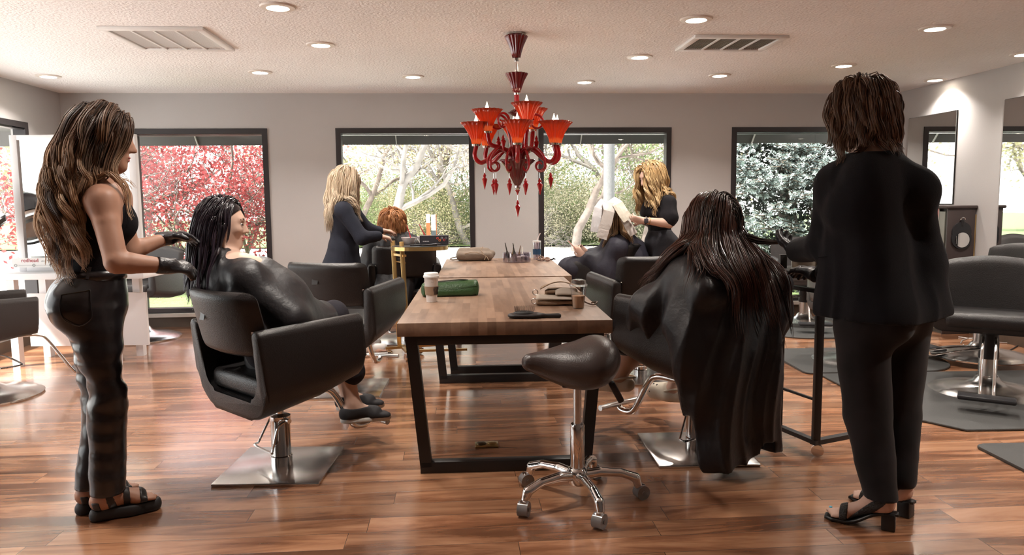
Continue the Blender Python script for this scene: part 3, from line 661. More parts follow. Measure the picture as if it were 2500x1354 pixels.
for ch in [x for x in bpy.data.objects if x.parent == CH3]:
    if ch.name.split('.')[0] in ('shell', 'seat_cushion', 'back_pad', 'back_bracket', 'maker_patch', 'seat_plate'): ch.location.z += .055
    elif ch.name.startswith('column'): ch.scale.z = 1.15
def chair_b(label, loc, rz, shellmat=None, group='round-based styling chairs'):
    r = empty('round_base_chair', label, 'salon chair', loc, rz, group); sm = shellmat or M_leather
    prof = u_profile(0.66, 0.39, 0.66, 0.065, 0.07, n=5)
    b = MB(); n = len(prof); ys = [-0.27, -0.05, 0.30]; rings = []
    for k, y in enumerate(ys):
        rings.append([b.bm.verts.new((x, y + (0.0 if k == 0 else 0.05 * max(0, z - .42)), z + (0.05 if z < .5 and k == 2 else 0))) for (x, z) in prof])
    for k in range(len(ys) - 1):
        for i in range(n): b.bm.faces.new((rings[k][i], rings[k + 1][i], rings[k + 1][(i + 1) % n], rings[k][(i + 1) % n]))
    f0 = b.bm.faces.new(rings[0]); f1 = b.bm.faces.new(list(reversed(rings[-1])))
    bmesh.ops.bevel(b.bm, geom=list(f0.edges) + list(f1.edges), offset=0.014, segments=3, affect='EDGES', profile=0.5)
    b.build('shell', sm, r, sharp=60)
    b = MB()
    def bk(side):
        def fn(u, v):
            e = max(0, 1 - abs(2 * u - 1) ** 16) ** .5; e2 = max(0, 1 - abs(2 * v - 1) ** 14) ** .5
            x = (u - .5) * (0.60 + .04 * v); z = 0.44 + v * 0.44
            y = -0.27 - 0.06 * v + 0.05 * (2 * u - 1) ** 2 + side * 0.038 * e * e2
            if v > .8: z -= (abs(2 * u - 1) ** 6) * 0.035 * (v - .8) / .2
            return (x, y, z + 0.012 * math.cos(2 * PI * (u - .5)) * v)
        return fn
    b.sheet(bk(1), 22, 18); b.sheet(bk(-1), 22, 18); b.build('backrest', sm, r, weld=True, sharp=70)
    b = MB(); b.box((0, 0.04, 0.50), (0.515, 0.54, 0.105), (R_(2), 0, 0), bev=0.04, seg=4); b.build('seat_cushion', sm, r)
    b = MB(); b.lathe([(0.345, 0.0), (0.35, 0.012), (0.34, 0.018), (0.325, 0.02), (0.315, 0.028), (0.22, 0.045), (0.13, 0.062), (0.085, 0.085), (0.066, 0.115)], n=48); b.build('round_base', M_steel, r)
    b = MB(); b.lathe([(0.062, 0.11), (0.062, 0.12), (0.055, 0.122), (0.055, 0.235)], n=28); b.build('column', M_steel, r)
    b = MB(); b.lathe([(0.058, 0.235), (0.06, 0.25), (0.056, 0.30), (0.058, 0.33), (0.052, 0.40)], n=28); b.build('column_sleeve', M_plastic, r)
    b = MB(); b.tube(spline([(-0.03, -0.05, 0.30), (-0.06, -0.20, 0.285), (-0.07, -0.36, 0.255), (-0.05, -0.385, 0.25), (0.05, -0.385, 0.25), (0.07, -0.36, 0.255), (0.06, -0.2, 0.285), (0.03, -0.05, 0.30)], 6), 0.006, 8); o = b.build('pump_lever', M_chrome, r); o.rotation_euler = (0, 0, R_(110))
    b = MB()
    for sx in (-.035, .035): b.tube(spline([(sx, 0.2, 0.40), (sx, 0.33, 0.39), (sx, 0.39, 0.34), (sx, 0.52, 0.12), (sx, 0.56, 0.095), (sx, 0.62, 0.095)], 6), 0.0095, 10)
    b.build('footrest_arm', M_chrome, r)
    b = MB(); b.box((0, 0.60, 0.10), (0.30, 0.11, 0.028), bev=.012); b.build('foot_pad', M_plastic, r)
    return r
CB = chair_b('large black chair facing the viewer, on the mat at the right edge', (3.15, 4.80, 0), R_(180 - 33))
copy_tree(CB, loc=(3.70, 5.74, 0.04), rz=R_(95), label='dark chair against the right wall below the nearer mirror, cut by the frame')
copy_tree(CB, loc=(2.75, 5.78, 0.0), rz=R_(-84), label='dark chair mostly hidden behind the stylist with the bob, only its foot pad showing')
CG = chair_b('grey chair at the left edge turned toward the white station', (-3.62, 4.95, 0), R_(-50), M_leather_g, 'round-based styling chairs')
copy_tree(CG, loc=(-3.62, 7.13, 0), rz=R_(176), label='chair in front of the red maple window, behind the long-haired stylist')
copy_tree(CG, loc=(3.02, 7.55, 0), rz=R_(168), label='chair in front of the blue spruce window, behind the black trolley')

# ---------------------------------------------------------------- floor mats
def floor_mat_obj(label, poly, z=0.0):
    c = np.mean(poly, 0); b = MB(); P = [(x - c[0], y - c[1]) for x, y in poly]; b.prism(P, 0.0, 0.016, bev=0.007)
    o = b.build('anti_fatigue_mat', M_rubber, None); o.location = (c[0], c[1], z); return tag(o, label, 'floor mat', 'black rubber floor mats')
def rpoly(x0, x1, y0, y1, radii, n=8):       # radii: ll, lr, ur, ul
    out = []
    for (cx_, cy_, r, a0) in ((x0, y0, radii[0], 180), (x1, y0, radii[1], 270), (x1, y1, radii[2], 0), (x0, y1, radii[3], 90)):
        sx = 1 if cx_ == x0 else -1; sy = 1 if cy_ == y0 else -1
        for i in range(n + 1):
            a = R_(a0 + 90 * i / n); out.append((cx_ + sx * r + r * math.cos(a), cy_ + sy * r + r * math.sin(a)))
    return out
def rot_poly(P, c, a): ca, sa = math.cos(a), math.sin(a); return [(c[0] + (x - c[0]) * ca - (y - c[1]) * sa, c[1] + (x - c[0]) * sa + (y - c[1]) * ca) for x, y in P]
floor_mat_obj('rubber mat under the large chair at the right edge, with a cut corner', rot_poly([(2.50, 3.98), (4.0, 3.98), (4.0, 5.33), (2.28, 5.33), (2.28, 4.28)], (2.5, 4.5), 0.03))
floor_mat_obj('rubber mat corner at the lower right edge, nearest the viewer', rot_poly(rpoly(2.40, 3.9, 2.6, 3.74, (.05, .05, .05, .05)), (2.4, 3.74), 0.03))
floor_mat_obj('rubber mat with a rounded end behind the stylist with the bob', rot_poly(rpoly(2.16, 3.42, 5.36, 6.25, (.06, .40, .40, .06)), (2.6, 5.8), 0.02))
floor_mat_obj('rubber mat below the chair by the spruce window', rpoly(2.45, 3.75, 6.72, 7.95, (.35, .35, .05, .05)))

# ---------------------------------------------------------------- saddle stool
def nrm_(v): v = np.array(v, float); return v / np.linalg.norm(v)
def stool():
    c = np.array([0.275, 3.09, 0]); r = empty('saddle_stool', 'black saddle stool on a chrome five-star base in front of the near table', 'stool', c)
    M_seat = mat('saddle_leather', (0.045, 0.033, 0.030), 0.30, spec=0.55, bump=0.15, bscale=200)
    fwd = np.array([-0.985, -0.17, 0]); sd = np.array([-0.17, 0.985, 0])
    pr = [cone(fwd * 0.205 + [0, 0, 0.622], fwd * 0.06 + [0, 0, 0.608], 0.038, 0.062, k=.05),
          ell(fwd * .01 + [0, 0, .600], (.13, .12, .062), k=.09, rot=np.stack([fwd, sd, [0, 0, 1]], 1)),
          ell(fwd * -.055 + [0, 0, .602], (.108, .175, .088), k=.09, rot=np.stack([nrm_([fwd[0], fwd[1], -.35]), sd, nrm_([.35 * fwd[0], .35 * fwd[1], 1])], 1)),
          ell(fwd * -.10 + [0, 0, .655], (.055, .12, .055), k=.08, rot=np.stack([fwd, sd, [0, 0, 1]], 1))]
    sdf_obj('seat', pr, M_seat, r, res=0.007, smooth=3)
    b = MB(); pts = [fwd * (0.24 - 0.45 * t) + np.array([0, 0, 0]) for t in np.linspace(0, 1, 20)]
    b.box((0, 0, 0.53), (0.14, 0.12, 0.03), bev=.008); b.build('seat_mount', M_plastic, r)
    b = MB(); b.lathe([(0.026, 0.12), (0.031, 0.13), (0.031, 0.335), (0.028, 0.345)], n=28); b.build('lower_column', M_chrome, r)
    b = MB(); b.lathe([(0.018, 0.34), (0.018, 0.54)], n=24); b.build('piston', M_steel, r)
    b = MB(); b.tube([(0.02, 0.0, 0.52), (0.12, 0.0, 0.515)], 0.006, 8); b.box((0.165, -0.01, 0.485), (0.028, 0.035, 0.10), (0.1, R_(-28), 0), bev=.008); b.build('height_lever', M_plastic, r)
    b = MB(); b.lathe([(0.030, 0.075), (0.040, 0.085), (0.046, 0.13), (0.038, 0.15), (0.03, 0.155)], n=28); b.build('hub', M_chrome, r)
    wheelM = mat('clear_wheel', (0.35, 0.33, 0.32), 0.15, trans=0.5)
    for k, deg in enumerate([211, 285, 3, 69, 140]):
        a = R_(deg); d = np.array([math.cos(a), math.sin(a), 0]); up = np.array([0, 0, 1]); sdv = np.array([-d[1], d[0], 0])
        L_ = 0.255
        pr = [cone(up * .118 + d * .03, up * .128 + d * .10, .024, .021, k=.02), cone(up * .128 + d * .10, up * .122 + d * .19, .021, .019, k=.003), cone(up * .122 + d * .19, up * .098 + d * L_, .019, .0215, k=.003), cone(up * .098 + d * L_, up * .062 + d * (L_ + .012), .0215, .019, k=.003)]
        lg = sdf_obj('base_leg', pr, M_chrome, r, res=0.005, smooth=5)
        a2 = a + R_([40, -50, 20, -30, 60][k]); d2 = np.array([math.cos(a2), math.sin(a2), 0]); s2 = np.array([-d2[1], d2[0], 0]); cc = d * (L_ + .015) + d2 * 0.012 + up * 0.031
        b = MB(); b.cyl(cc - s2 * .022, cc + s2 * .022, 0.031, n=28); b.cyl(cc - s2 * .026, cc + s2 * .026, 0.009, n=12); o = b.build('caster', wheelM, r)
        b = MB(); b.cyl(cc + s2 * .0 + up * .0, d * (L_ + .012) + up * .062, 0.011, n=12); b.box(cc + up * .022, (0.03, 0.03, 0.028), (0, 0, a2), bev=.005); b.build('caster_fork', M_chrome, o)
stool()

# ---------------------------------------------------------------- floor outlet
g = G(1188, 1086); r = empty('floor_outlet', 'brass floor socket plate set in the boards under the near table', 'floor outlet', (g[0], g[1], 0), TH)
M_brass = mat('brass', (0.55, 0.42, 0.20), 0.3, metal=1)
b = MB(); b.box((0, 0, 0.004), (0.125, 0.08, 0.008), bev=.003); b.build('cover_plate', M_brass, r)
b = MB(); b.lathe([(0.026, 0.008), (0.026, 0.013), (0.02, 0.016), (0, 0.016)], (-0.028, 0, 0), 24); b.build('socket_cap', mat('brass_dark', (.12, .09, .05), .4, metal=1), r)
b = MB(); b.lathe([(0.026, 0.008), (0.026, 0.013), (0.02, 0.016), (0, 0.016)], (0.03, 0, 0), 24); b.build('socket_cap', M_brass, r)

# ---------------------------------------------------------------- trolleys
def caster(b, c, r=0.03, a=0.0):
    s = np.array([math.cos(a), math.sin(a), 0]); c = np.array(c)
    b.cyl(c - s * .012, c + s * .012, r, n=24); b.sph(c + s * .018, r * .8, 12)
def trolley_gold():
    c = (-0.80, 6.12, 0); r = empty('tray_trolley', 'gold framed rolling tray trolley left of the tables', 'trolley', c)
    pts = []
    tray = rpoly(-0.20, 0.27, -0.19, 0.19, (.17, .17, .17, .17))
    b = MB(); b.prism(tray, 0.905, 0.935); b.build('tray_rim', M_gold, r, smooth=False)
    b = MB(); b.prism([(x * .97 + .001, y * .95) for x, y in tray], 0.933, 0.938); b.build('tray_surface', mat('tray_black', (.03, .03, .03), .35), r, smooth=False)
    for (x, y) in ((-0.185, 0.115), (-0.085, -0.06)):
        b = MB(); b.bar((x - .02, y, 0.975), (x + .015, y, 0.07), 0.034, 0.034, (0, 1, 0), .002); b.build('post', M_gold, r)
    b = MB(); b.bar((-0.205, 0.13, 0.86), (-0.08, -0.08, 0.86), .03, .018); b.build('upper_rail', M_gold, r)
    b = MB()
    for z in (0.80, 0.42, 0.30): b.cyl((-0.19, 0.115, z), (-0.08, -0.06, z), 0.005, n=8)
    b.build('rod', M_gold, r)
    b = MB(); b.bar((-0.27, 0.0, 0.075), (0.33, 0.20, 0.075), .03, .02); b.build('base_bar', M_gold, r)
    b = MB(); b.bar((-0.16, 0.12, 0.075), (-0.06, -0.17, 0.075), .03, .02); b.bar((-0.06, -.10, 0.072), (0.42, -0.06, 0.072), .026, .018); b.build('base_bar', M_gold, r)
    for p in ((-0.25, 0.0), (-0.07, -0.17), (0.0, 0.12)):
        b = MB(); caster(b, (p[0], p[1], 0.032), a=.5); b.cyl((p[0], p[1], .04), (p[0], p[1], .07), .008); b.build('caster', M_chrome, r)
    return r
trolley_gold()
def trolley_black():
    c = G(1990, 1112); c = np.array([1.62, 3.78, 0]); r = empty('tray_trolley', 'black framed rolling tray trolley between the big cape and the right stylist', 'trolley', c)
    tray = rpoly(-0.23, 0.23, -0.17, 0.22, (.16, .16, .16, .16))
    b = MB(); b.prism(tray, 0.90, 0.935); b.build('tray', M_black, r, smooth=False)
    A = (-0.19, 0.10); B = (-0.095, -0.165)
    for (x, y), zt in ((A, 1.005), (B, 0.90)):
        b = MB(); b.box((x, y, (zt + .07) / 2), (0.035, 0.035, zt - .07), bev=.002); b.build('post', M_black, r)
    b = MB(); b.bar((A[0], A[1], 0.84), (B[0], B[1], 0.84), .03, .02); b.bar((A[0], A[1], 0.29), (B[0], B[1], 0.29), .012, .012); b.build('rod', M_black, r)
    b = MB(); b.bar((A[0] - .02, A[1] + .05, 0.075), (B[0], B[1], 0.075), .034, .022); b.build('base_bar', M_black, r)
    b = MB(); b.bar((B[0] - .02, B[1] - .01, 0.076), (0.36, 0.04, 0.076), .036, .024); b.build('base_bar', M_black, r)
    for p in ((B[0] + .01, B[1]), (0.33, .04), (A[0], A[1] + .03)):
        b = MB(); caster(b, (p[0], p[1], 0.032), a=1.2); b.cyl((p[0], p[1], .04), (p[0], p[1], .07), .008); b.build('caster', M_chrome, r)
    return r
trolley_black()

# ---------------------------------------------------------------- chandelier
def glassred(name, col, rough=0.08, transl=0.5):
    M = bpy.data.materials.new(name); M.use_nodes = True; N = M.node_tree.nodes; L = M.node_tree.links; b = N['Principled BSDF']
    b.inputs['Base Color'].default_value = (*col, 1); b.inputs['Roughness'].default_value = rough; b.inputs['Specular IOR Level'].default_value = 0.8; b.inputs['Coat Weight'].default_value = 0.6
    t = N.new('ShaderNodeBsdfTranslucent'); t.inputs['Color'].default_value = (min(1, col[0] * 2.2), col[1] * 4.5, col[2] * 2.5, 1)
    x = N.new('ShaderNodeMixShader'); x.inputs[0].default_value = transl; o = N['Material Output']; L.new(b.outputs[0], x.inputs[1]); L.new(t.outputs[0], x.inputs[2]); L.new(x.outputs[0], o.inputs[0]); return M
M_red = glassred('red_glass', (0.40, 0.006, 0.012), 0.07, 0.25); M_redd = glassred('dark_red_glass', (0.16, 0.004, 0.010), 0.07, 0.15)
M_shade = glassred('shade_glass', (0.34, 0.040, 0.020), 0.10, 0.5)
M_bulb = mat('flame_bulb', (1, .9, .8), .3, emit=(1.0, .80, .55), estr=7)
def chandelier():
    c = np.array([0.045, 5.20]); r = empty('chandelier', 'red glass chandelier with lit fluted shades hanging over the tables', 'chandelier', (c[0], c[1], CH)); Z0 = CH
    zz = lambda z: z - CH
    b = MB(); b.lathe([(0.066, 0.0), (0.07, -.012), (0.05, -.02)][::-1], n=40); b.build('ceiling_rose', M_chrome, r)
    def fl(prof, mt, nm, fl_=16, amp=.05):
        b = MB(); b.lathe(prof, n=96, flute=fl_, famp=amp); return b.build(nm, mt, r, sharp=180)
    fl([(0.026, -0.165), (0.034, -0.13), (0.05, -.08), (0.074, -.028), (0.078, -.02), (0.0, -.02)], M_redd, 'canopy_cone')
    b = MB(); b.lathe([(0.012, -.29), (0.012, -.16)], n=16); b.lathe([(0.02, -.185), (0.022, -.165)], n=20); b.build('stem', M_chrome, r)
    fl([(0.024, -0.40), (0.034, -0.365), (0.05, -.32), (0.074, -.275), (0.077, -.268), (0.0, -.268)], M_redd, 'stem_cone')
    b = MB(); b.lathe([(0.018, -.50), (0.018, -.41)], n=24); b.lathe([(0.017, -.72), (0.017, -.56)], n=24); b.lathe([(0.04, -.93), (0.028, -.85), (0.022, -.70)], n=24); b.build('stem_sleeve', M_red, r)
    b = MB(); b.lathe([(0.02, -.412), (0.023, -.40)], n=24); b.lathe([(0.02, -.508), (0.022, -.498)], n=24); b.lathe([(0.018, -.572), (0.02, -.56)], n=24); b.build('collar', M_chrome, r)
    fl([(0.014, -.565), (0.03, -.553), (0.062, -.535), (0.03, -.512), (0.014, -.503)], M_redd, 'disc_bead', 20, .04)
    fl([(0.018, -1.035), (0.05, -.97), (0.088, -.895), (0.118, -.865), (0.118, -.855), (0.0, -.855)], M_redd, 'body_cone', 18, .05)
    b = MB(); b.lathe([(0.012, -1.065), (0.02, -1.05), (0.018, -1.03)], n=20); b.build('body_ferrule', M_chrome, r)
    b = MB(); b.lathe([(0.001, -1.10), (0.018, -1.066)], n=16); b.build('finial', M_red, r)
    def pendant(p, L_=0.115):
        b = MB(); b.lathe([(0.001, -L_), (0.017, -L_ * .45), (0.019, -L_ * .38), (0.008, -L_ * .27), (0.012, -L_ * .2), (0.006, -L_ * .08), (0.002, 0)], (0, 0, 0), 12); o = b.build('crystal_drop', M_red, r)
        o.location = p
        b = MB(); b.tube([(0, 0, 0), (0, 0, 0.035)], 0.0015, 6); b.build('hook', M_chrome, o)
    def shade(p, rot=0, s=1.0):
        b = MB(); prof_o = [(0.030, 0.0), (0.036, 0.03), (0.052, .07), (0.078, .115), (0.104, .143)]
        b.lathe(prof_o + [(x - .004, z) for x, z in reversed(prof_o[1:])], n=108, flute=18, famp=.07)
        o = b.build('glass_shade', M_shade, r, sharp=180); o.location = p
        b = MB(); b.lathe([(0.03, -.018), (0.034, -.004), (0.026, 0.0)], n=24); b.build('shade_cup', M_chrome, o)
        b = MB(); b.lathe([(0.011, 0.02), (0.014, .10), (0.020, .125), (0.017, .145), (0.006, .175), (0.001, .195)], n=16); b.build('flame_bulb', M_bulb, o)
        ld = bpy.data.lights.new('bulb_light', 'POINT'); ld.energy = 0.16; ld.color = (1, .72, .42); ld.shadow_soft_size = .02; lo = bpy.data.objects.new('bulb_light', ld); COL.objects.link(lo); lo.parent = o; lo.location = (0.0, 0.0, .135)
    low = [(-172, .285, -.745), (-90, .24, -.755), (-18, .265, -.745), (18, .30, -.735), (150, .25, -.745), (95, .26, -.72)]
    for (deg, R0, zb) in low:
        a = R_(deg); d = np.array([math.cos(a), math.sin(a), 0]); up = np.array([0, 0, 1]); s_ = R0 / .27
        pts = spline([d * .03 + up * -.88, d * .06 + up * -.80, d * .115 * s_ + up * -.79, d * .19 * s_ + up * -.85, d * .245 * s_ + up * -.875, d * (R0 + .012) + up * -.83, d * R0 + up * (zb - .015)], 7)
        b = MB(); b.tube(pts, .0155, 12); b.build('arm', M_red, r); shade(d * R0 + up * zb)
    for (deg, R0, zb) in [(-162, .215, -.66), (-62, .14, -.625), (55, .20, -.63)]:
        a = R_(deg); d = np.array([math.cos(a), math.sin(a), 0]); up = np.array([0, 0, 1])
        pts = spline([d * .03 + up * -.90, d * .05 + up * -.81, d * .12 + up * -.775, d * (R0 - .02) + up * -.75, d * R0 + up * (zb - .015)], 7)
        b = MB(); b.tube(pts, .0155, 12); b.build('arm', M_red, r); shade(d * R0 + up * zb)
    for deg in (-135, 165, 5):           # upper scrolls
        a = R_(deg); d = np.array([math.cos(a), math.sin(a), 0]); up = np.array([0, 0, 1]); pts = [d * .03 + up * -.87, d * .05 + up * -.70, d * .075 + up * -.61]
        for k in range(0, 15): t = k / 14; ang = R_(160 - 400 * t); rr = .06 * (1 - .55 * t); pts.append(d * (.135 + rr * math.cos(ang)) + up * (-.60 + rr * math.sin(ang)))
        b = MB(); b.tube(spline(pts, 3), .0105, 10, rfun=lambda t: 1 - .45 * t); b.build('scroll', M_red, r); pendant(d * .135 + up * -.69)
    for deg in (-120, -60, -150, -28, 20, 120, 195, 60):      # lower scrolls
        a = R_(deg); d = np.array([math.cos(a), math.sin(a), 0]); up = np.array([0, 0, 1]); q = .10 if deg in (-120, -60, 60, 120) else .16
        pts = [d * .05 + up * -.83, d * (q * .85) + up * -.775, d * (q + .045) + up * -.84]
        for k in range(0, 12): t = k / 11; ang = R_(20 - 330 * t); rr = .042 * (1 - .5 * t); pts.append(d * (q + .012 + rr * math.cos(ang)) + up * (-.90 + rr * math.sin(ang)))
        b = MB(); b.tube(spline(pts, 3), .009, 10, rfun=lambda t: 1 - .4 * t); b.build('scroll', M_red, r); pendant(d * (q + .012) + up * -.985)
    pendant(np.array([0, 0, -1.135]), .12)
    for dg in (-165, -12, 170): a = R_(dg); pendant(np.array([math.cos(a) * .235, math.sin(a) * .235, -.945]))
chandelier()
# ---------------------------------------------------------------- wall mirrors and station on the right
def wall_on_right(px, py):      # photo point on the right wall plane
    d = ray(px, py); c = np.array([0, 0, H]); n = E1; t = ((RM(SR, 0, 0) - c) @ n) / (d @ n); return c + d * t
def rw_t(px): p = wall_on_right(px, 450); return (p - O_) @ E2
def rw_z(px, py): return wall_on_right(px, py)[2]
def mirror(label, t0, t1, z0, z1):
    c = RM(SR - .012, (t0 + t1) / 2, (z0 + z1) / 2); r = empty('wall_mirror', label, 'mirror', c, TH)
    b = MB(); b.box((0, 0, 0), (.006, abs(t1 - t0), z1 - z0)); b.build('mirror_glass', M_mirror, r, smooth=False)
    b = MB(); b.box((.007, 0, 0), (.008, abs(t1 - t0) + .008, z1 - z0 + .008)); b.build('mirror_backing', M_black, r, smooth=False); return r
mirror('tall frameless wall mirror behind the stylist with the bob', rw_t(2215), rw_t(2330), 1.23, rw_z(2300, 276))
mirror('tall frameless wall mirror cut by the right edge', rw_t(2445), rw_t(2445) - .95, .55, rw_z(2460, 243))
def cabinet():
    c = RM(SR - .15, -1.0, 0); r = empty('station_cabinet', 'tall dark-sided styling cabinet with grey front on the right wall', 'cabinet', c, TH); h = 1.19; w_ = .26; dp = .78
    Mg = mat('cabinet_grey', (.26, .27, .24), .5); Md = mat('cabinet_umber', (.045, .032, .030), .45)
    b = MB(); b.box((0.02, 0, h / 2), (w_ - .04, dp, h)); b.build('body', Mg, r, smooth=False)
    b = MB(); b.box((0, -dp / 2 - .01, h / 2), (w_ + .01, .02, h), bev=.003); b.build('side_panel', Md, r)
    b = MB(); b.box((-.005, 0, h + .012), (w_ + .05, dp + .07, .028), bev=.01); b.sph((.18, -dp / 2 - .02, h - .015), .030, 12, (1.0, 1, 1.2)); b.build('top', Md, r)
    b = MB(); b.box((w_ / 2 + .012, -dp / 2 - .0, h / 2 - .03), (.014, .03, h - .06)); b.build('edge_trim', M_gold, r)
    for k, (z0, z1) in enumerate(((.82, h - .03), (.42, .80), (.04, .40))):
        b = MB(); b.box((-w_ / 2 + .005, .005, (z0 + z1) / 2), (.02, dp - .04, z1 - z0), bev=.003); d = b.build('door', Mg, r); b = MB(); b.cyl((-w_ / 2 - .03, -.30, z0 + .16), (-w_ / 2 - .005, -.30, z0 + .16), .012, n=12); b.sph((-w_ / 2 - .035, -.30, z0 + .16), .018, 12); b.build('knob', M_chrome, d)
    b = MB(); b.box((-w_ / 2 - .009, -.18, 1.08), (.006, .20, .22)); b.build('red_poster', mat('poster_red', (.42, .07, .06), .5), r, smooth=False)
    b = MB(); b.box((-w_ / 2 - .008, -.18, 1.065), (.006, .215, .25)); b.build('poster_border', mat('poster_pale', (.55, .53, .50), .5), r, smooth=False)
    b = MB()
    for k in range(4): b.box((-w_ / 2 - .013, -.10 - .04 * k, 1.10 - .022 * (k % 2)), (.002, .016, .03), (R_(30), 0, 0))
    b.build('poster_marks', mat('poster_pale', (.55, .53, .50), .5), r, smooth=False)
    y = -dp / 2 - .022
    q = empty('hand_mirror', 'round mirror in a black frame hanging on the dark cabinet side', 'mirror', RM(SR - .15, -1.0, .91) + (-E2) * (dp / 2 + .03), TH)
    b = MB(); b.cyl((0, .008, 0), (0, -.006, 0), .098, n=40); b.cyl((0, .007, .06), (0, -.004, .06), .094, n=40); b.tube([(0, 0, .12), (0, -.012, .17)], .012, 10); b.build('mirror_frame', M_plastic, q)
    b = MB(); b.cyl((0.005, -.0065, -.015), (0.005, -.009, -.015), .070, n=40); b.build('mirror_glass', M_mirror, q)
    b = MB(); b.tube(arc((0, .175), .02, 0, 180, 8, 'xz', -.01), .005, 8); b.build('hook', M_chrome, q)
cabinet()
# ---------------------------------------------------------------- white station at left
def station():
    c = (-3.62, 6.1, 0); r = empty('white_station', 'white two-sided styling desk with a framed mirror at the left', 'desk', c, R_(0)); b = MB(); b.box((0, 0, .735), (1.35, .48, .05), bev=.003); b.build('desk_top', M_white, r)
    for (x, y) in ((-.40, -.20), (.40, -.20), (-.02, .02), (-.40, .2), (.40, .2)):
        b = MB(); b.box((x, y, .355), (.06, .06, .71)); b.build('leg', M_white, r)
    b = MB(); b.box((.02, .10, .335), (1.0, .03, .45)); b.build('modesty_panel', M_white, r, smooth=False)
    fw = 1.02; z0, z1 = .76, 1.87; x0 = -.455 ; 
    for nm, cc, dd in (('frame_post', (x0 + .03, 0, (z0 + z1) / 2), (.06, .05, z1 - z0)), ('frame_post', (x0 + fw - .03, 0, (z0 + z1) / 2), (.06, .05, z1 - z0)), ('frame_rail', (x0 + fw / 2, 0, z1 - .02), (fw - .121, .05, .04)), ('frame_rail', (x0 + fw / 2, 0, z0 + .02), (fw - .121, .05, .04))):
        b = MB(); b.box(cc, dd, bev=.003); b.build(nm, M_white, r)
    b = MB(); b.box((x0 + fw / 2, .0, (z0 + z1) / 2), (fw - .12, .012, z1 - z0 - .08)); o = b.build('mirror_glass', M_mirror, r, smooth=False)
    # name card
    q = W(83, 641, 5.98); s_ = empty('name_card', 'white card with the word redhead leaning on the white station mirror', 'sign', q, R_(2)); MCd = mat('card_white', (.82, .81, .80), .5)
    b = MB(); b.box((0, 0, 0), (.345, .006, .078)); b.build('card', MCd, s_, smooth=False)
    T = lambda x, z: Matrix.Translation((x, -.0045, z)) @ Matrix.Rotation(R_(90), 4, 'X')
    text_obj('lettering', 'redhead', .042, mat('ink_red', (.45, .03, .05), .5), s_, T(-.03, .018), .0004); text_obj('lettering', 'salon', .014, mat('ink_grey', (.3, .3, .3), .5), s_, T(.075, .014), .0004)
    b = MB(); b.box((0, -.0042, -.020), (.24, .001, .002)); b.box((.117, -.0042, .016), (.02, .001, .006)); b.box((.121, -.0042, .008), (.004, .001, .014)); b.build('printed_line', mat('ink_grey', (.3, .3, .3), .5), s_, smooth=False)
    for x in (-.145, 0, .135):
        b = MB(); b.tube([(x + .010 * math.cos(a), -.0045, -.020 + .010 * math.sin(a)) for a in np.linspace(0, 2 * PI, 17)[:-1]], .0016, 5, closed=True); b.build('round_icon', mat('ink_grey', (.3, .3, .3), .5), s_)
station()
def hood_dryer():
    r = empty('hood_dryer', 'black hood hair dryer cut by the left edge', 'hair dryer', (-4.17, 5.74, 0)); 
    c = np.array([-.06, 0, 1.22]); b = MB()
    pr = [(.001, .20)] + [(.20 * math.sin(R_(a)), .20 * math.cos(R_(a)) * 1.0) for a in range(10, 100, 8)] + [(.205, -.10), (.19, -.10), (.185, 0), (.15, .11), (.08, .165), (.001, .18)]
    b.lathe(pr, (0, 0, 0), 36); o = b.build('hood', mat('dryer_black', (.02, .02, .025), .15, spec=.7), r); o.location = c; o.rotation_euler = (R_(18), R_(-38), 0)
    b = MB(); b.lathe([(.195, -.10), (.20, -.16), (.17, -.20), (.16, -.16)], (0, 0, 0), 36); b.build('visor', mat('visor_clear', (.6, .62, .62), .1, trans=.8), o)
    b = MB(); b.cyl((-.22, .0, .05), (-.22, .0, 1.15), .02); b.tube(spline([(-.22, .0, 1.13), (-.26, .05, 1.38), (-.14, .02, 1.45), (-.06, 0, 1.40)], 6), .022, 12); b.build('arm', M_chrome, r)
    b = MB()
    for k in range(5): a = 2 * PI * k / 5; b.tube([(-.22, .0, .06), (-.22 + .22 * math.cos(a), .0 + .22 * math.sin(a), .045)], .014, 8)
    b.build('foot_base', M_chrome, r)
hood_dryer()
# ---------------------------------------------------------------- things on the near table
ZT_ = .7455
def on_table(px, py): return G(px, py, ZT_)
MW2 = mat('cup_paper', (.74, .71, .69), .5)
def coffee_cup():
    p = on_table(1054, 736); r = empty('paper_coffee_cup', 'white paper coffee cup with a brown sleeve on the near table', 'cup', p)
    b = MB(); b.lathe([(.028, 0), (.0285, .002), (.040, .138), (.042, .142), (.038, .142)], n=36); b.build('cup', MW2, r)
    b = MB(); b.lathe([(.0325, .040), (.0382, .088), (.0400, .088), (.0343, .040)], n=36); sl = b.build('cardboard_sleeve', mat('cardboard', (.32, .22, .15), .8), r)
    b = MB()
    for k in range(6):
        a0 = R_(-62 + 9.5 * k); P = []
        for z in np.linspace(.043, .085, 9): rr = .0352 + (z - .04) * .118; a = a0 + .07 * math.sin((z - .04) * 150 + k * .3); P.append((rr * math.cos(a), rr * math.sin(a), z))
        b.tube(P, .0016, 5)
    b.build('wavy_print', mat('ink_black', (.02, .02, .02), .6), sl)
    b = MB(); b.lathe([(.0435, .136), (.0445, .141), (.0445, .146), (.041, .149), (.040, .160), (.037, .163), (.0, .161)], n=36); b.build('lid', mat('lid_white', (.78, .76, .74), .35), r)
    b = MB()
    for k in range(3): a = R_(-75); b.box((.0372 * math.cos(a), .0372 * math.sin(a), .112 + .006 * k), (.016 - .003 * k, .0015, .0012), (0, 0, a + PI / 2))
    b.build('small_print', mat('ink_grey', (.3, .3, .3), .5), r, smooth=False)
coffee_cup()
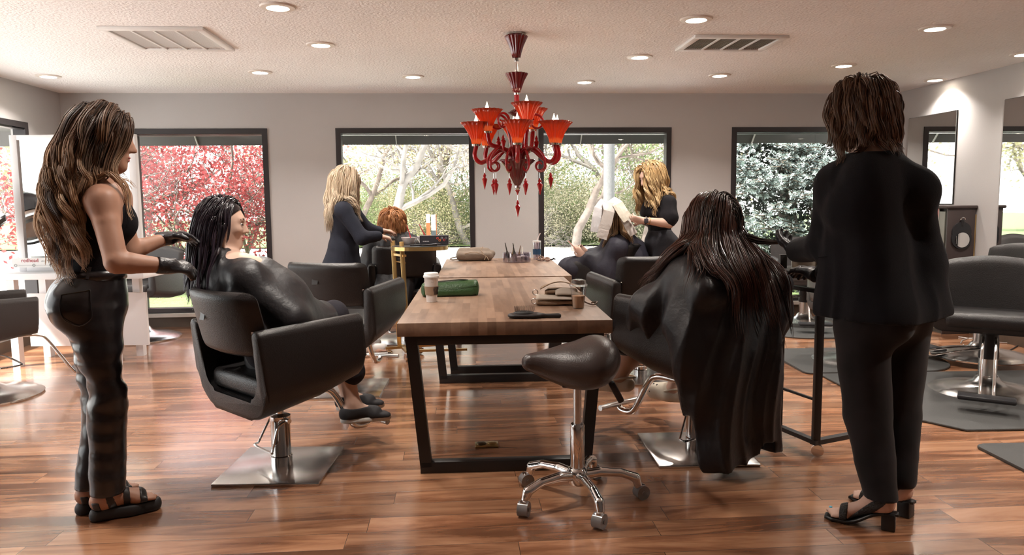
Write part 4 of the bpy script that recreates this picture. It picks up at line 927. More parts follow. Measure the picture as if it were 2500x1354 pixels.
def iced_cup():
    p = on_table(1412, 752); r = empty('iced_coffee_cup', 'clear plastic cup half full of iced coffee with a domed lid', 'cup', p); Mp = thin_clear('clear_plastic', (.95, .94, .93))
    b = MB(); b.lathe([(.028, 0), (.029, .003), (.0425, .118), (.045, .120), (.0415, .118), (.028, .005), (0.0, .004)], n=36); b.build('cup', Mp, r)
    b = MB(); b.lathe([(.026, .005), (.0275, .007), (.034, .066), (.0, .067)], n=32); b.build('iced_coffee', mat('iced_coffee', (.62, .38, .22), .35), r)
    b = MB(); b.lathe([(.047, .116), (.048, .121), (.047, .126), (.042, .128), (.036, .146), (.022, .150), (.010, .149)], n=36); b.build('lid', Mp, r)
iced_cup()
def brush(name, label, p, ang, s=1.0, bristles=True):
    r = empty(name, label, 'hair brush', p, ang)
    V = [cone((-.055, 0, .012), (.035, 0, .012), .034, .036, k=.02, sq=((0, 0, 1), 2.6)), cone((.05, 0, .010), (.08, 0, .010), .016, .010, k=.02), cone((.08, 0, .010), (.155, 0, .010), .0095, .0125, k=.01)]
    sdf_obj('paddle', V, mat('brush_black', (.025, .020, .020), .5), r, res=.004)
    b = MB(); b.sph((-.010, 0, .024), 1, 16, (.052, .028, .012)); b.build('cushion', mat('brush_cushion', (.03, .03, .03), .6), r)
    b = MB()
    for i in range(12):
        for j in range(6):
            x = -.052 + i * .0085 + (.004 if j % 2 else 0); y = -.020 + j * .008
            if ((x + .01) / .052) ** 2 + (y / .028) ** 2 > .95: continue
            b.cyl((x, y, .03), (x * 1.10 + .001, y * 1.15, .056), .0009, .0007, n=4)
    o = b.build('bristles', mat('bristle_brown', (.06, .045, .04), .5), r); o['kind'] = 'stuff'
p = on_table(1290, 777); brush('paddle_brush', 'black paddle hair brush lying bristles up on the near table edge', (p[0] - .01, p[1] + .02, p[2]), R_(-2))
# green pouch
def pouch():
    p = on_table(1105, 722); r = empty('green_pouch', 'green leather pouch lying behind the white paper coffee cup', 'pouch', (p[0] - .01, p[1] + .03, p[2]), R_(8)); Mg = mat('green_leather', (.030, .075, .024), .38, spec=.5, bump=.3, bscale=120)
    V = [cone((-.13, 0, .040), (.12, 0, .046), .042, .048, k=.03, sq=((0, 1, 0), .8)), rbox((-.155, 0, .038), (.018, .07, .035), .012, k=.03), rbox((.15, 0, .046), (.008, .055, .045), .008, k=.025), rbox((.0, 0, .02), (.13, .065, .02), .015, k=.02)]
    sdf_obj('pouch_body', V, Mg, r, res=.0055, post=make_post([cut_b(.001)], lambda P: .004 * wob(P, 35, 4)))
    b = MB(); b.tube(spline([(-.15, -.058, .045), (-.05, -.064, .050), (.06, -.066, .055), (.148, -.058, .062)], 6), .0018, 6); b.build('seam', mat('green_seam', (.03, .07, .025), .5), r)
    b = MB(); b.tube(spline([(-.14, -.01, .080), (-.05, -.02, .088), (.05, -.02, .094), (.10, -.01, .090)], 6), .004, 6); b.build('zip', mat('zip_dark', (.03, .03, .02), .5), r)
def cut_b(z): return lambda P: z - P[:, 2]
pouch()
def lump_bag(name, label, cat, p, rz, base, mt, extra=None, res=.006, seed=1):
    r = empty(name, label, cat, p, rz); sdf_obj('bag_body', base, mt, r, res=res, post=make_post([cut_b(.001)], lambda P: .005 * wob(P, 28, seed) + .003 * folds(P, [1, .2, 0], 60, seed))); return r
Mtan = mat('tan_canvas', (.27, .18, .115), .8, var=.1, vscale=20, bump=.4, bscale=300); Mcream = mat('cream_lining', (.50, .43, .36), .8)
p = on_table(1368, 744); r = lump_bag('folded_tote_bag', 'folded tan leather tote with cream lining behind the iced coffee cup', 'bag', (p[0], p[1] + .05, p[2]), R_(-6), [rbox((0, 0, .016), (.125, .09, .014), .010), rbox((.02, .01, .045), (.105, .08, .012), .010, k=.006), rbox((.01, .0, .072), (.085, .07, .009), .008, k=.006)], Mtan)
b = MB()
def flap(u, v): x = -.10 + .21 * u; return (x, -.08 + .13 * v, .088 + .040 * math.sin(PI * u) * (1 - .4 * v))
b.sheet(flap, 14, 6); b.build('strap', Mtan, r, solid=.005)
b = MB(); b.sheet(lambda u, v: (-.12 + .20 * u, -.098 + .02 * v, .036 + .026 * v * (1 - .6 * u)), 10, 3); b.build('lining_fold', Mcream, r, solid=.003)
b = MB(); b.sheet(lambda u, v: (-.02 + .13 * u, -.088 + .02 * v, .060 + .036 * v * math.sin(PI * (.2 + .8 * u))), 10, 3); b.build('lining_fold', Mcream, r, solid=.003)
for q in ((-.135, -.05, .02), (-.13, -.03, .065)):
    b = MB(); b.tube([(q[0] + .014 * math.cos(a), q[1], q[2] + .014 * math.sin(a)) for a in np.linspace(0, 2 * PI, 15)[:-1]], .003, 6, closed=True); b.build('buckle', M_steel, r)
b = MB(); b.tube(spline([(.11, -.02, .03), (.15, -.06, .012), (.185, -.10, .010), (.20, -.07, .022), (.17, -.05, .012)], 6), .004, 6); b.build('thin_strap', mat('strap_brown', (.10, .055, .035), .5), r)
# ---- far table
p = on_table(1158, 636); Mtau = mat('taupe_canvas', (.20, .155, .12), .85, var=.1, vscale=20, bump=.4, bscale=250)
r = lump_bag('canvas_bag', 'slumped taupe canvas bag with drawstring at the far end of the tables', 'bag', (p[0], p[1] + .03, p[2]), R_(4), [rbox((0, 0, .045), (.17, .10, .040), .035), cone((-.12, .0, .08), (.12, 0, .09), .045, .030, k=.03), cone((.12, -.02, .03), (.17, -.02, .07), .04, .03, k=.03), cone((-.05, -.06, .05), (.10, -.08, .05), .03, .02, k=.02)], Mtau, seed=4)
b = MB(); b.tube(spline([(-.15, -.03, .02), (-.20, -.05, .012), (-.225, -.04, .022), (-.20, -.02, .03), (-.15, 0, .04)], 6), .006, 6); b.build('strap', Mtau, r)
b = MB(); b.tube(spline([(.09, -.11, .012), (.10, -.10, .05), (.06, -.08, .10), (.08, -.05, .135)], 6), .0035, 6); b.tube(spline([(-.10, -.09, .07), (.0, -.11, .085), (.10, -.10, .05), (.13, -.11, .008)], 6), .0035, 6); b.build('drawstring', mat('cord_tan', (.30, .22, .15), .7), r)
def organiser():
    p = on_table(1262, 640); r = empty('acrylic_organiser', 'round clear acrylic organiser on the far table', 'organiser', (p[0], p[1] + .05, p[2])); Ma = thin_clear('clear_acrylic', (.88, .85, .89), .10)
    b = MB(); b.lathe([(.0, .001), (.125, .001), (.128, .004), (.128, .085), (.123, .085), (.123, .006), (0, .006)], n=48); b.build('tray_wall', Ma, r)
    b = MB()
    for a in (20, 80, 140): b.box((0, 0, .04), (.24, .003, .07), (0, 0, R_(a)))
    b.build('divider', Ma, r)
    base = np.array([p[0], p[1] + .05, p[2] + .008]); rs = np.random.RandomState(2)
    hb = [((-.07, -.03), 'black handled round brush leaning out of the organiser, leftmost', (.03, .025, .02), .17, -.35), ((-.045, .01), 'gold banded brush in the organiser beside the leftmost brush', (.20, .14, .07), .15, .2), ((-.01, -.02), 'dark brush standing tallest in the middle of the organiser', (.02, .02, .02), .165, -.25), ((.01, .02), 'thin brown comb handle in the organiser', (.16, .10, .06), .14, .3), ((.045, -.02), 'white applicator bottle with a pointed nozzle in the organiser', (.7, .68, .62), .13, .12)]
    for (x, y), lb, col, L_, tl in hb:
        q = empty('organiser_brush' if 'bottle' not in lb else 'applicator_bottle', lb, 'brush' if 'bottle' not in lb else 'bottle', base + [x, y, 0]); mt = mat('handle_%.2f' % col[0], col, .4); tip = np.array([tl * L_ * .6, 0, L_])
        b = MB(); b.cyl((0, 0, 0), tip * .55, .010 if 'bottle' not in lb else .016, .008, n=10); b.cyl(tip * .55, tip, .006, .0035, n=10); b.build('handle', mt, q)
        b = MB(); b.cyl(tip * .30, tip * .5, .0135, n=12); b.build('band', mat('band_%.2f' % col[0], tuple(min(1, c * 1.6 + .03) for c in col), .3), q)
    for k, (x, y, h) in enumerate(((.055, -.07, .055), (.085, -.04, .045), (.02, -.085, .05))):
        q = empty('small_jar', ['squat clear jar with pale lid at the front right of the organiser', 'short pale jar at the right side of the organiser', 'small clear jar at the front of the organiser'][k], 'jar', base + [x, y, 0]); b = MB(); b.lathe([(.017, 0), (.018, .002), (.018, h - .012), (0, h - .012)], n=20); b.build('jar', mat('jar_clear', (.6, .55, .55), .1, trans=.5), q)
        b = MB(); b.lathe([(.0185, h - .012), (.0185, h), (0, h)], n=20); b.build('lid', mat('jar_lid', (.72, .70, .68), .4), q)
organiser()
p = on_table(1311, 634); r = empty('water_tumbler', 'clear glass tumbler with a dark blue band and a straw', 'tumbler', (p[0], p[1] + .03, p[2]))
b = MB(); b.lathe([(.034, 0), (.035, .004), (.038, .17), (.034, .17), (.031, .006), (0, .006)], n=32); b.build('glass', MATS['clear_acrylic'], r)
b = MB(); b.lathe([(.0365, .050), (.0378, .100), (.0395, .100), (.0382, .050)], n=32); b.build('blue_band', mat('silicone_blue', (.02, .06, .13), .5), r)
b = MB(); b.lathe([(.0395, .165), (.0395, .178), (0, .178)], n=32); b.build('lid', mat('lid_white', (.78, .76, .74), .35), r)
b = MB(); b.tube([(0, 0, .02), (.005, 0, .19), (.035, 0, .25)], .0045, 8); b.build('straw', mat('straw_pink', (.75, .62, .62), .4), r)
p = on_table(1324, 637); r = empty('hair_ties', 'small heap of brown hair ties beside the tumbler', 'hair ties', (p[0], p[1], p[2]))
rs = np.random.RandomState(1)
for k in range(7):
    b = MB(); c = rs.normal(size=3) * [.03, .012, .0] + [0, 0, .012 + .006 * (k % 4)]; rr = .018 + .008 * rs.rand(); tl = rs.rand() * 1.2; b.tube([c + np.array([rr * math.cos(a), rr * math.sin(a) * math.cos(tl), rr * math.sin(a) * math.sin(tl) * .6]) for a in np.linspace(0, 2 * PI, 15)[:-1]], .0048, 6, closed=True); b.build('hair_tie', mat('tie_%d' % (k % 3), [(.25, .14, .10), (.10, .06, .05), (.45, .33, .28)][k % 3], .7), r)
p = on_table(1345, 635); r = empty('dark_glasses', 'small dark clip lying right of the hair ties', 'hair clip', (p[0], p[1], p[2])); b = MB(); b.box((0, 0, .008), (.05, .015, .014), (0, 0, .3), bev=.004); b.box((.03, 0, .014), (.03, .012, .012), (0, .4, -.3), bev=.004); b.build('clip', M_plastic, r)
# ---------------------------------------------------------------- things on the gold trolley
tz = .939
def at_tray(px, py, z=tz): return G(px, py, z)
def bowl(label, p, brush_col=(.55, .04, .06), tilt=-.25, grp='tint bowls'):
    r = empty('tint_bowl', label, 'bowl', p); b = MB(); b.lathe([(.035, 0), (.04, .004), (.062, .045), (.066, .058), (.063, .058), (.058, .045), (.036, .008), (0, .006)], n=36); b.build('bowl', mat('bowl_white', (.62, .58, .58), .3), r)
    b = MB(); b.lathe([(.0, .032), (.052, .033)], n=24); b.build('tint', mat('tint_cream', (.5, .42, .4), .5), r)
    q = empty('tint_brush', 'red handled tint brush standing in the ' + ('left bowl' if 'left' in label or 'trolley tray' in label else 'right bowl'), 'brush', (p[0], p[1], p[2] + .035)); b = MB(); b.cyl((0.02, 0, 0), (tilt * .14 + .02, 0, .13), .0055, .0035, n=10); b.build('handle', mat('brush_red', brush_col, .35), q); b = MB(); b.box((.022, 0, .0), (.022, .006, .02)); b.build('bristle_head', M_plastic, q)
g0 = at_tray(998, 596); bowl('pale tint bowl at the left of the gold trolley tray', g0 + [0, .02, 0]); g1 = at_tray(1030, 594); bowl('second pale tint bowl behind, right of the first bowl on the gold trolley', g1 + [.01, .10, 0], tilt=-.45)
MBx = mat('box_black', (.035, .033, .04), .4)
def colour_box(name, label, p, rz, wd=.24, h=.078, dp=.06):
    r = empty(name, label, 'box', p, rz); b = MB(); b.box((0, 0, h / 2), (wd, dp, h), bev=.002); b.build('carton', MBx, r, smooth=False); cols = [(.75, .08, .05), (.8, .25, .05), (.45, .42, .45), (.75, .1, .12), (.3, .3, .32)]
    for k, (x, z) in enumerate(((.03, .055), (.048, .038), (.066, .056), (.085, .040), (.10, .056))):
        b = MB(); b.tube([(x * wd / .24 + .008 * math.cos(a), -dp / 2 - .001, z + .008 * math.sin(a)) for a in np.linspace(0, 2 * PI, 13)[:-1]], .0022, 5, closed=True); b.build('printed_ring', mat('ring_%d' % k, cols[k], .5), r)
    b = MB()
    for k in range(6): b.box((-.09 + k * .009, -dp / 2 - .0008, .030), (.005, .0006, .008))
    b.build('printed_letters', mat('print_pale', (.6, .6, .6), .5), r, smooth=False); return r
g2 = at_tray(1050, 598); colour_box('colour_carton', 'black hair colour carton with red and grey rings on the gold trolley', g2 + [.03, .06, 0], .02)
g3 = at_tray(1022, 601); r = empty('sectioning_comb', 'black comb lying across the front of the gold trolley tray', 'comb', g3 + [-.01, -.03, .004], .12); b = MB(); b.box((0, 0, .006), (.11, .022, .010), bev=.003); b.cyl((.05, 0, .006), (.12, 0, .006), .004, .002, n=8); b.build('comb_body', M_plastic, r)
g4 = at_tray(1050, 601); r = empty('tint_brush', 'black tint brush lying in front of the black carton', 'brush', g4 + [.01, -.03, .006], .25); b = MB(); b.cyl((-.07, 0, .004), (.05, 0, .010), .004, .011, n=10); b.box((.065, 0, .010), (.03, .035, .012), bev=.004); b.build('brush_body', M_plastic, r)
g5 = at_tray(1016, 596); r = empty('foil_sheet', 'crumpled white paper between the two bowls on the gold trolley', 'paper', g5 + [.01, .03, 0]); b = MB(); b.sheet(lambda u, v: (.04 * (u - .5), .03 * (v - .5) + .01 * math.sin(u * 9), .005 + .05 * (1 - abs(2 * u - 1)) * (.6 + .4 * math.sin(v * 7))), 8, 6); b.build('sheet', mat('paper_white', (.75, .74, .72), .6), r, solid=.002)
# ---------------------------------------------------------------- things on the black trolley
bt = lambda x, y: np.array([1.62 + x, 3.78 + y, .9355])
colour_box('colour_carton', 'brown hair colour carton with coloured rings on the black trolley', bt(.06, .03), .1, .22, .085); 
r = empty('clear_container', 'clear plastic tub on the black trolley in front of the spruce window', 'tub', bt(-.10, .04)); b = MB(); b.lathe([(.055, 0), (.06, .005), (.068, .11), (.070, .112), (.064, .108), (.055, .01), (0, .008)], n=32); b.build('tub', mat('tub_amber', (.55, .46, .36), .25, trans=.35), r)
b = MB(); b.box((.02, .0, .10), (.05, .004, .10), (.15, 0, .2)); b.build('paper_slip', mat('slip_paper', (.72, .60, .50), .6), r, smooth=False)
r = empty('tint_bowl', 'dark bowl at the near edge of the black trolley tray', 'bowl', bt(.10, -.07)); b = MB(); b.lathe([(.03, 0), (.05, .035), (.055, .05), (.052, .05), (.03, .006), (0, .005)], n=32); b.build('bowl', mat('bowl_brown', (.10, .05, .03), .4), r)
# ---------------------------------------------------------------- wall ornament behind the chandelier, cables on the floor
def back_pt(px, py): d = ray(px, py); c = np.array([0, 0, H]); return c + d * (((O_ - c) @ E2) / (d @ E2))
p = back_pt(1222, 345); r = empty('wall_ring', 'thin oval ring mounted on the wall pier behind the chandelier', 'ornament', p - E2 * .02, TH)
b = MB(); b.tube([(.085 * math.cos(a), 0, .14 * math.sin(a)) for a in np.linspace(0, 2 * PI, 41)[:-1]], .006, 8, closed=True); b.build('ring', mat('ring_grey', (.38, .35, .33), .5), r)
b = MB(); b.box((0, .012, 0), (.02, .016, .02)); b.build('bracket', mat('ring_grey', (.38, .35, .33), .5), r)
Mcab = mat('cable_grey', (.30, .27, .25), .5)
for k, (lb, pts) in enumerate((('thin grey power cable looping on the floor behind the right chair', [(2345, 838), (2352, 829), (2385, 824), (2440, 835), (2500, 838)]), ('second grey cable coiled beside the right chair column', [(2352, 840), (2358, 858), (2400, 866), (2500, 864)]), ('pale cable running under the right chair to the wall', [(2340, 822), (2390, 828), (2420, 818), (2455, 812), (2500, 805)]), ('dark cable trailing across the floor right of the column', [(2385, 880), (2430, 868), (2470, 852), (2500, 832)]))):
    P = [G(x, y, .006) for x, y in pts]; b = MB(); b.tube(spline(P, 7), .005, 6); o = b.build('power_cable', [Mcab, Mcab, mat('cable_white', (.6, .58, .55), .5), M_plastic][k], None); tag(o, lb, 'cable', 'cables on the floor')
# ---------------------------------------------------------------- outdoors
M_conc = mat('pavement', (0.72, 0.71, 0.69), 0.9, var=0.06, vscale=0.6); M_grass = mat('lawn_ground', (0.13, 0.20, 0.07), 0.95, col2=(0.20, 0.26, 0.11), vscale=30, bump=1.0, bscale=60)
M_mulch = mat('mulch_ground', (0.12, 0.10, 0.085), 0.95, var=0.5, vscale=40, bump=1.0, bscale=50)
b = MB(); b.box((0, 22, -0.16), (120, 90, 0.1)); struct(b.build('ground_pavement', M_conc, smooth=False))
def patch(name, poly, z, m):
    b = MB(); b.prism(poly, z - .03, z); return struct(b.build(name, m, smooth=False))
patch('ground_lawn', [(-6.5, 8.9), (-1.0, 9.2), (-1.6, 14.5), (-9, 15)], -0.055, M_grass); patch('ground_lawn', [(1.9, 8.6), (8, 8.9), (8, 14.5), (1.5, 14)], -0.055, M_grass)
patch('ground_mulch', [(-4.6, 8.2), (-2.2, 8.4), (-2.4, 9.3), (-5, 9.0)], -0.05, M_mulch)
patch('ground_verge', [(-40, 23.5), (40, 22.0), (40, 60), (-40, 60)], -0.04, M_grass)
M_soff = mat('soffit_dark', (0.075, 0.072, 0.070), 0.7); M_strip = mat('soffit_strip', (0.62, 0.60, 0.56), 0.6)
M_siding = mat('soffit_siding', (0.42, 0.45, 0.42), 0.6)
def eave():
    b = MB()
    def q(s0, s1, prof):
        for k in range(len(prof) - 1):
            (t0, z0), (t1, z1) = prof[k], prof[k + 1]
            b.bm.faces.new([b.bm.verts.new(RM(*p)) for p in ((s0, t0, z0), (s1, t0, z0), (s1, t1, z1), (s0, t1, z1))])
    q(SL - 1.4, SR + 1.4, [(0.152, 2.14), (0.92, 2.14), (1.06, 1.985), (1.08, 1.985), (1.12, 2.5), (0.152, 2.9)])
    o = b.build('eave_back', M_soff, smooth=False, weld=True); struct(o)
    for X_ in (-4.45, -3.62, -1.30, .93, 3.08):
        b = MB(); a = RM(X_, 0.915, 2.13); c = RM(X_, 1.055, 1.982); b.bar(a, c, 0.03, 0.01, tuple(E1)); struct(b.build('eave_strip', M_strip, o, smooth=False))
    b = MB(); room_box(b, SL - .85, SL - .152, -11, 0.15, 2.14, 2.2); o2 = struct(b.build('eave_left', M_siding, smooth=False))
    b = MB()
    for k in range(14): t = -10.6 + k * .8; room_box(b, SL - .85, SL - .152, t, t + .02, 2.132, 2.141)
    struct(b.build('eave_groove', M_soff, o2, smooth=False))
eave()
# ---- trees
def tubes_mesh(segs, ns=5):       # segs: list of (pts Nx3, radii N)
    Vs = []; Qs = []; off = 0
    for pts, rad in segs:
        P = np.asarray(pts); n = len(P); T = np.gradient(P, axis=0); T /= np.linalg.norm(T, axis=1)[:, None] + 1e-9
        ref = np.array([0, 0, 1.0]) if abs(T[0][2]) < .9 else np.array([1.0, 0, 0])
        A = np.cross(T, ref); A /= np.linalg.norm(A, axis=1)[:, None] + 1e-9; B = np.cross(T, A)
        an = np.arange(ns) * 2 * PI / ns
        V = P[:, None] + (A[:, None] * np.cos(an)[None, :, None] + B[:, None] * np.sin(an)[None, :, None]) * np.asarray(rad)[:, None, None]
        Vs.append(V.reshape(-1, 3)); i = np.arange(n - 1)[:, None] * ns; j = np.arange(ns)[None]; jn = (j + 1) % ns
        Qs.append(np.stack([i + j, i + jn, i + ns + jn, i + ns + j], -1).reshape(-1, 4) + off); off += n * ns
    return np.concatenate(Vs), np.concatenate(Qs)
def leaf_quads(C, size, rs, droop=0.3):
    n = len(C); a = rs.normal(size=(n, 3)); a /= np.linalg.norm(a, axis=1)[:, None]; b_ = rs.normal(size=(n, 3)); b_ -= a * (a * b_).sum(1)[:, None]; b_ /= np.linalg.norm(b_, axis=1)[:, None]
    s = size * (0.6 + 0.8 * rs.rand(n))[:, None]
    V = np.stack([C - a * s * .5, C + b_ * s * .3, C + a * s * .5, C - b_ * s * .3], 1).reshape(-1, 3); Q = np.arange(4 * n).reshape(-1, 4); return V, Q
def branchy(base, h, spread, rs, levels=4, r0=0.12, nstem=1, lean=0.2, first=0.25, up=0.35, kids_=(3, 4)):
    segs = []; tips = []
    def grow(p, d, L_, r, lv):
        n = 7; P = [p]; q = d.copy()
        for i in range(n - 1):
            q = q + rs.normal(size=3) * .22 + np.array([0, 0, up * .15]); q /= np.linalg.norm(q); P.append(P[-1] + q * L_ / (n - 1))
        P = np.array(P); segs.append((P, np.linspace(r, r * .45 if lv else r * .2, n)))
        if lv == 0: tips.extend(list(P[2:])); return
        for k in range(rs.randint(*kids_) + 1):
            t = first + (1 - first) * rs.rand() if k else 1.0; i = min(n - 1, int(t * (n - 1))); a = rs.normal(size=3); a[2] *= .5; nd = q * .55 + a * spread; nd[2] += up * .5; nd /= np.linalg.norm(nd)
            grow(P[i], nd, L_ * (.55 + .2 * rs.rand()), r * .5, lv - 1)
    for k in range(nstem):
        d = np.array([rs.normal() * lean, rs.normal() * lean, 1.0]); d /= np.linalg.norm(d); grow(np.array(base, float), d, h * .42, r0, levels)
    return segs, np.array(tips)
M_bark = mat('bark_grey', (0.17, 0.14, 0.12), 0.9, var=.3, vscale=6); M_barkw = mat('bark_pale', (0.25, 0.23, 0.21), 0.85, var=.35, vscale=3)
def leafm(name, c, c2):
    M = mat(name, c, 0.7, col2=c2, vscale=1.6, spec=.2); N = M.node_tree.nodes; L = M.node_tree.links; b = N['Principled BSDF']; t = N.new('ShaderNodeBsdfTranslucent'); x = N.new('ShaderNodeMixShader'); x.inputs[0].default_value = .5
    src = b.inputs['Base Color'].links[0].from_socket; L.new(src, t.inputs['Color']); L.new(b.outputs[0], x.inputs[1]); L.new(t.outputs[0], x.inputs[2]); L.new(x.outputs[0], N['Material Output'].inputs[0]); return M
L_red = leafm('maple_leaves', (0.42, 0.10, 0.095), (0.27, 0.055, 0.06)); L_grn = leafm('spring_leaves', (0.26, 0.33, 0.15), (0.16, 0.23, 0.10)); L_yel = leafm('budding_leaves', (0.42, 0.38, 0.24), (0.33, 0.33, 0.18)); L_pnk = leafm('blossom_leaves', (0.52, 0.42, 0.37), (0.45, 0.38, 0.29)); L_twig = leafm('dry_brush', (0.46, 0.42, 0.32), (0.32, 0.32, 0.20))
def tree(name, label, cat, px, Y_, h, seed, leafmat, nleaf, lsize, bark=None, levels=4, spread=.7, r0=.12, nstem=1, lean=.2, group=None, scatter=.25, up=.35, first=.25):
    p = W(px, 500, Y_); base = (p[0], p[1], -0.08); rs = np.random.RandomState(seed)
    r = empty(name, label, cat, base, 0, group)
    segs, tips = branchy((0, 0, 0), h, spread, rs, levels, r0, nstem, lean, up=up, first=first)
    V, Q = tubes_mesh(segs, 5); np_mesh('trunk_and_branches', V, Q, bark or M_bark, r)
    C = tips[rs.randint(len(tips), size=nleaf)] + rs.normal(size=(nleaf, 3)) * scatter
    V, Q = leaf_quads(C, lsize, rs); np_mesh('foliage', V, Q, leafmat, r, smooth=False); return r
tree('maple_tree', 'red leaved maple tree outside the leftmost back window', 'tree', 478, 11.2, 4.3, 5, L_red, 15000, .052, levels=4, r0=.05, nstem=5, lean=.55, spread=.75, scatter=.13, up=.25)
tree('maple_tree', 'second red maple farther left, seen past the long-haired stylist', 'tree', 330, 12.2, 4.2, 11, L_red, 5000, .07, levels=4, r0=.05, nstem=4, lean=.5, spread=.75, scatter=.15)
tree('sycamore_tree', 'pale barked bare tree left of centre across the road', 'tree', 1012, 19, 9.5, 8, L_twig, 2500, .07, M_barkw, r0=.16, lean=.12, spread=.7, scatter=.25)
tree('bare_tree', 'dark trunked tree behind the pale barked one', 'tree', 1080, 25, 12, 21, L_yel, 2500, .10, r0=.2, lean=.08, scatter=.4)
tree('blossom_tree', 'tree with pale pinkish spring blossom at the left of the second window', 'tree', 905, 26, 11, 4, L_pnk, 7000, .12, r0=.15, lean=.25, scatter=.55)
tree('budding_tree', 'yellow green budding tree behind the first blond stylist', 'tree', 830, 22, 9, 14, L_yel, 5500, .10, r0=.12, lean=.25, scatter=.5)
tree('budding_tree', 'pale budding tree close to the centre wall pier', 'tree', 1140, 23, 9, 33, L_pnk, 3500, .09, M_barkw, r0=.12, scatter=.4)
tree('bare_tree', 'bare grey tree with spreading twigs right of the chandelier', 'tree', 1405, 20, 8.5, 17, L_twig, 2500, .08, M_bark, r0=.14, lean=.1, spread=.85, scatter=.3)
tree('bare_tree', 'pale twiggy tree right beside the wooden utility pole', 'tree', 1500, 24, 9.5, 41, L_pnk, 3500, .09, M_barkw, r0=.13, scatter=.4)
tree('budding_tree', 'green leafed young tree behind the second blond stylist', 'tree', 1570, 21, 7.5, 52, L_grn, 4500, .10, r0=.10, scatter=.4)
tree('bare_tree', 'thin bare tree at the left side of the third window', 'tree', 1335, 25, 9.5, 61, L_twig, 2500, .09, M_barkw, r0=.12, scatter=.4)
for k, (px, Y_) in enumerate([(1240, 30), (700, 28), (1750, 26), (2200, 20), (2500, 16), (200, 26), (-100, 18)]):
    tree('budding_tree', 'budding background tree number seen only in reflections' if False else ['distant tree hidden behind the centre pier', 'distant budding tree behind the pier left of the chandelier windows', 'distant tree behind the pier left of the spruce window', 'tree beyond the right wall seen in the mirrors', 'near tree with rough trunk seen in the nearer wall mirror', 'distant tree beyond the left corner', 'tree outside the left wall window'][k], 'tree', px, Y_, 8, 70 + k, L_yel, 5000, .12, r0=.14, scatter=.45)
rs = np.random.RandomState(3)
def shrub(px, Y_, h, wd, m, seed, label, n=12000):
    p = W(px, 500, Y_); rs = np.random.RandomState(seed); r = empty('roadside_shrub', label, 'shrub', (p[0], p[1], -.08), 0, 'shrubs along the far side of the road')
    segs, tips = branchy((0, 0, 0), h * .9, .9, rs, 3, .035, 7, .75, up=.1); V, Q = tubes_mesh(segs, 4); np_mesh('stems', V, Q, M_barkw, r)
    C = rs.normal(size=(n, 3)); C /= np.linalg.norm(C, axis=1)[:, None]; C *= rs.rand(n, 1) ** .35 * (1 + .25 * np.sin(C[:, :1] * 7 + seed) * np.cos(C[:, 1:2] * 5)); C = C * [wd / 2, wd / 2, h * .55] + [0, 0, h * .45]; C = C[C[:, 2] > 0]
    V, Q = leaf_quads(C, .052, rs); np_mesh('foliage', V, Q, m, r, smooth=False)
sl = [(840, 'beside the first blond stylist'), (900, 'behind the gold trolley'), (965, 'above the short-haired client'), (1035, 'behind the orange roadside sign'), (1100, 'right of the orange sign'), (1165, 'behind the centre pier'), (1330, 'at the left side of the third window'), (1390, 'above the blue banded bottle'), (1450, 'left of the foil client'), (1515, 'behind the utility pole'), (1580, 'behind the second blond stylist'), (1640, 'at the right side of the third window')]
for k, (px, wh) in enumerate(sl):
    shrub(px, 22.8 + (k % 3) * 1.1, 1.9 + .9 * ((k * 7) % 5) / 4, 3.2, [L_grn, L_twig, L_grn, L_yel][k % 4] if px < 1200 else [L_twig, L_grn, L_twig][k % 3], 100 + k, 'low shrub across the road ' + wh)
for k, px in enumerate([880, 1000, 1120, 1380, 1480, 1600]):
    shrub(px, 27, 1.9, 5.0, [L_grn, L_yel, L_grn, L_twig, L_yel, L_twig][k], 140 + k, 'taller bush of the thicket ' + ['left of the pale tree', 'around the pale tree', 'between the dark trunk and centre pier', 'under the bare grey tree', 'around the utility pole', 'behind the second blond stylist'][k], 11000)
# utility pole, roadside marker
p = W(1487, 480, 17); r = empty('utility_pole', 'weathered grey utility pole across the road, above the foil client', 'pole', (p[0], p[1], -.1)); b = MB(); b.cyl((0, 0, 0), (0, 0, 7.5), .135, .11, 16); b.build('pole_shaft', mat('pole_wood', (.135, .135, .135), .85, var=.2, vscale=20, stretch=(6, 6, 1)), r)
p = W(1058, 600, 14.2); r = empty('roadside_marker', 'pair of slim white-topped signposts, one orange and one dark, beyond the second window', 'sign', (p[0], p[1], -.1), .1)
MO = mat('marker_orange', (.36, .085, .025), .6); MWh = mat('marker_white', (.42, .42, .41), .6)
b = MB(); b.box((-.09, 0, .62), (.075, .02, .75)); b.build('orange_panel', MO, r); b = MB(); b.box((-.09, 0, 1.08), (.075, .02, .17)); b.build('white_top', MWh, r)
b = MB(); b.box((.01, 0, .42), (.085, .06, .84)); b.build('dark_post', mat('marker_dark', (.04, .05, .055), .6), r); b = MB(); b.box((.01, 0, 1.0), (.085, .05, .30)); b.build('white_top', MWh, r); b = MB(); b.box((.065, 0, .85), (.012, .03, .6)); b.build('orange_edge', MO, r)
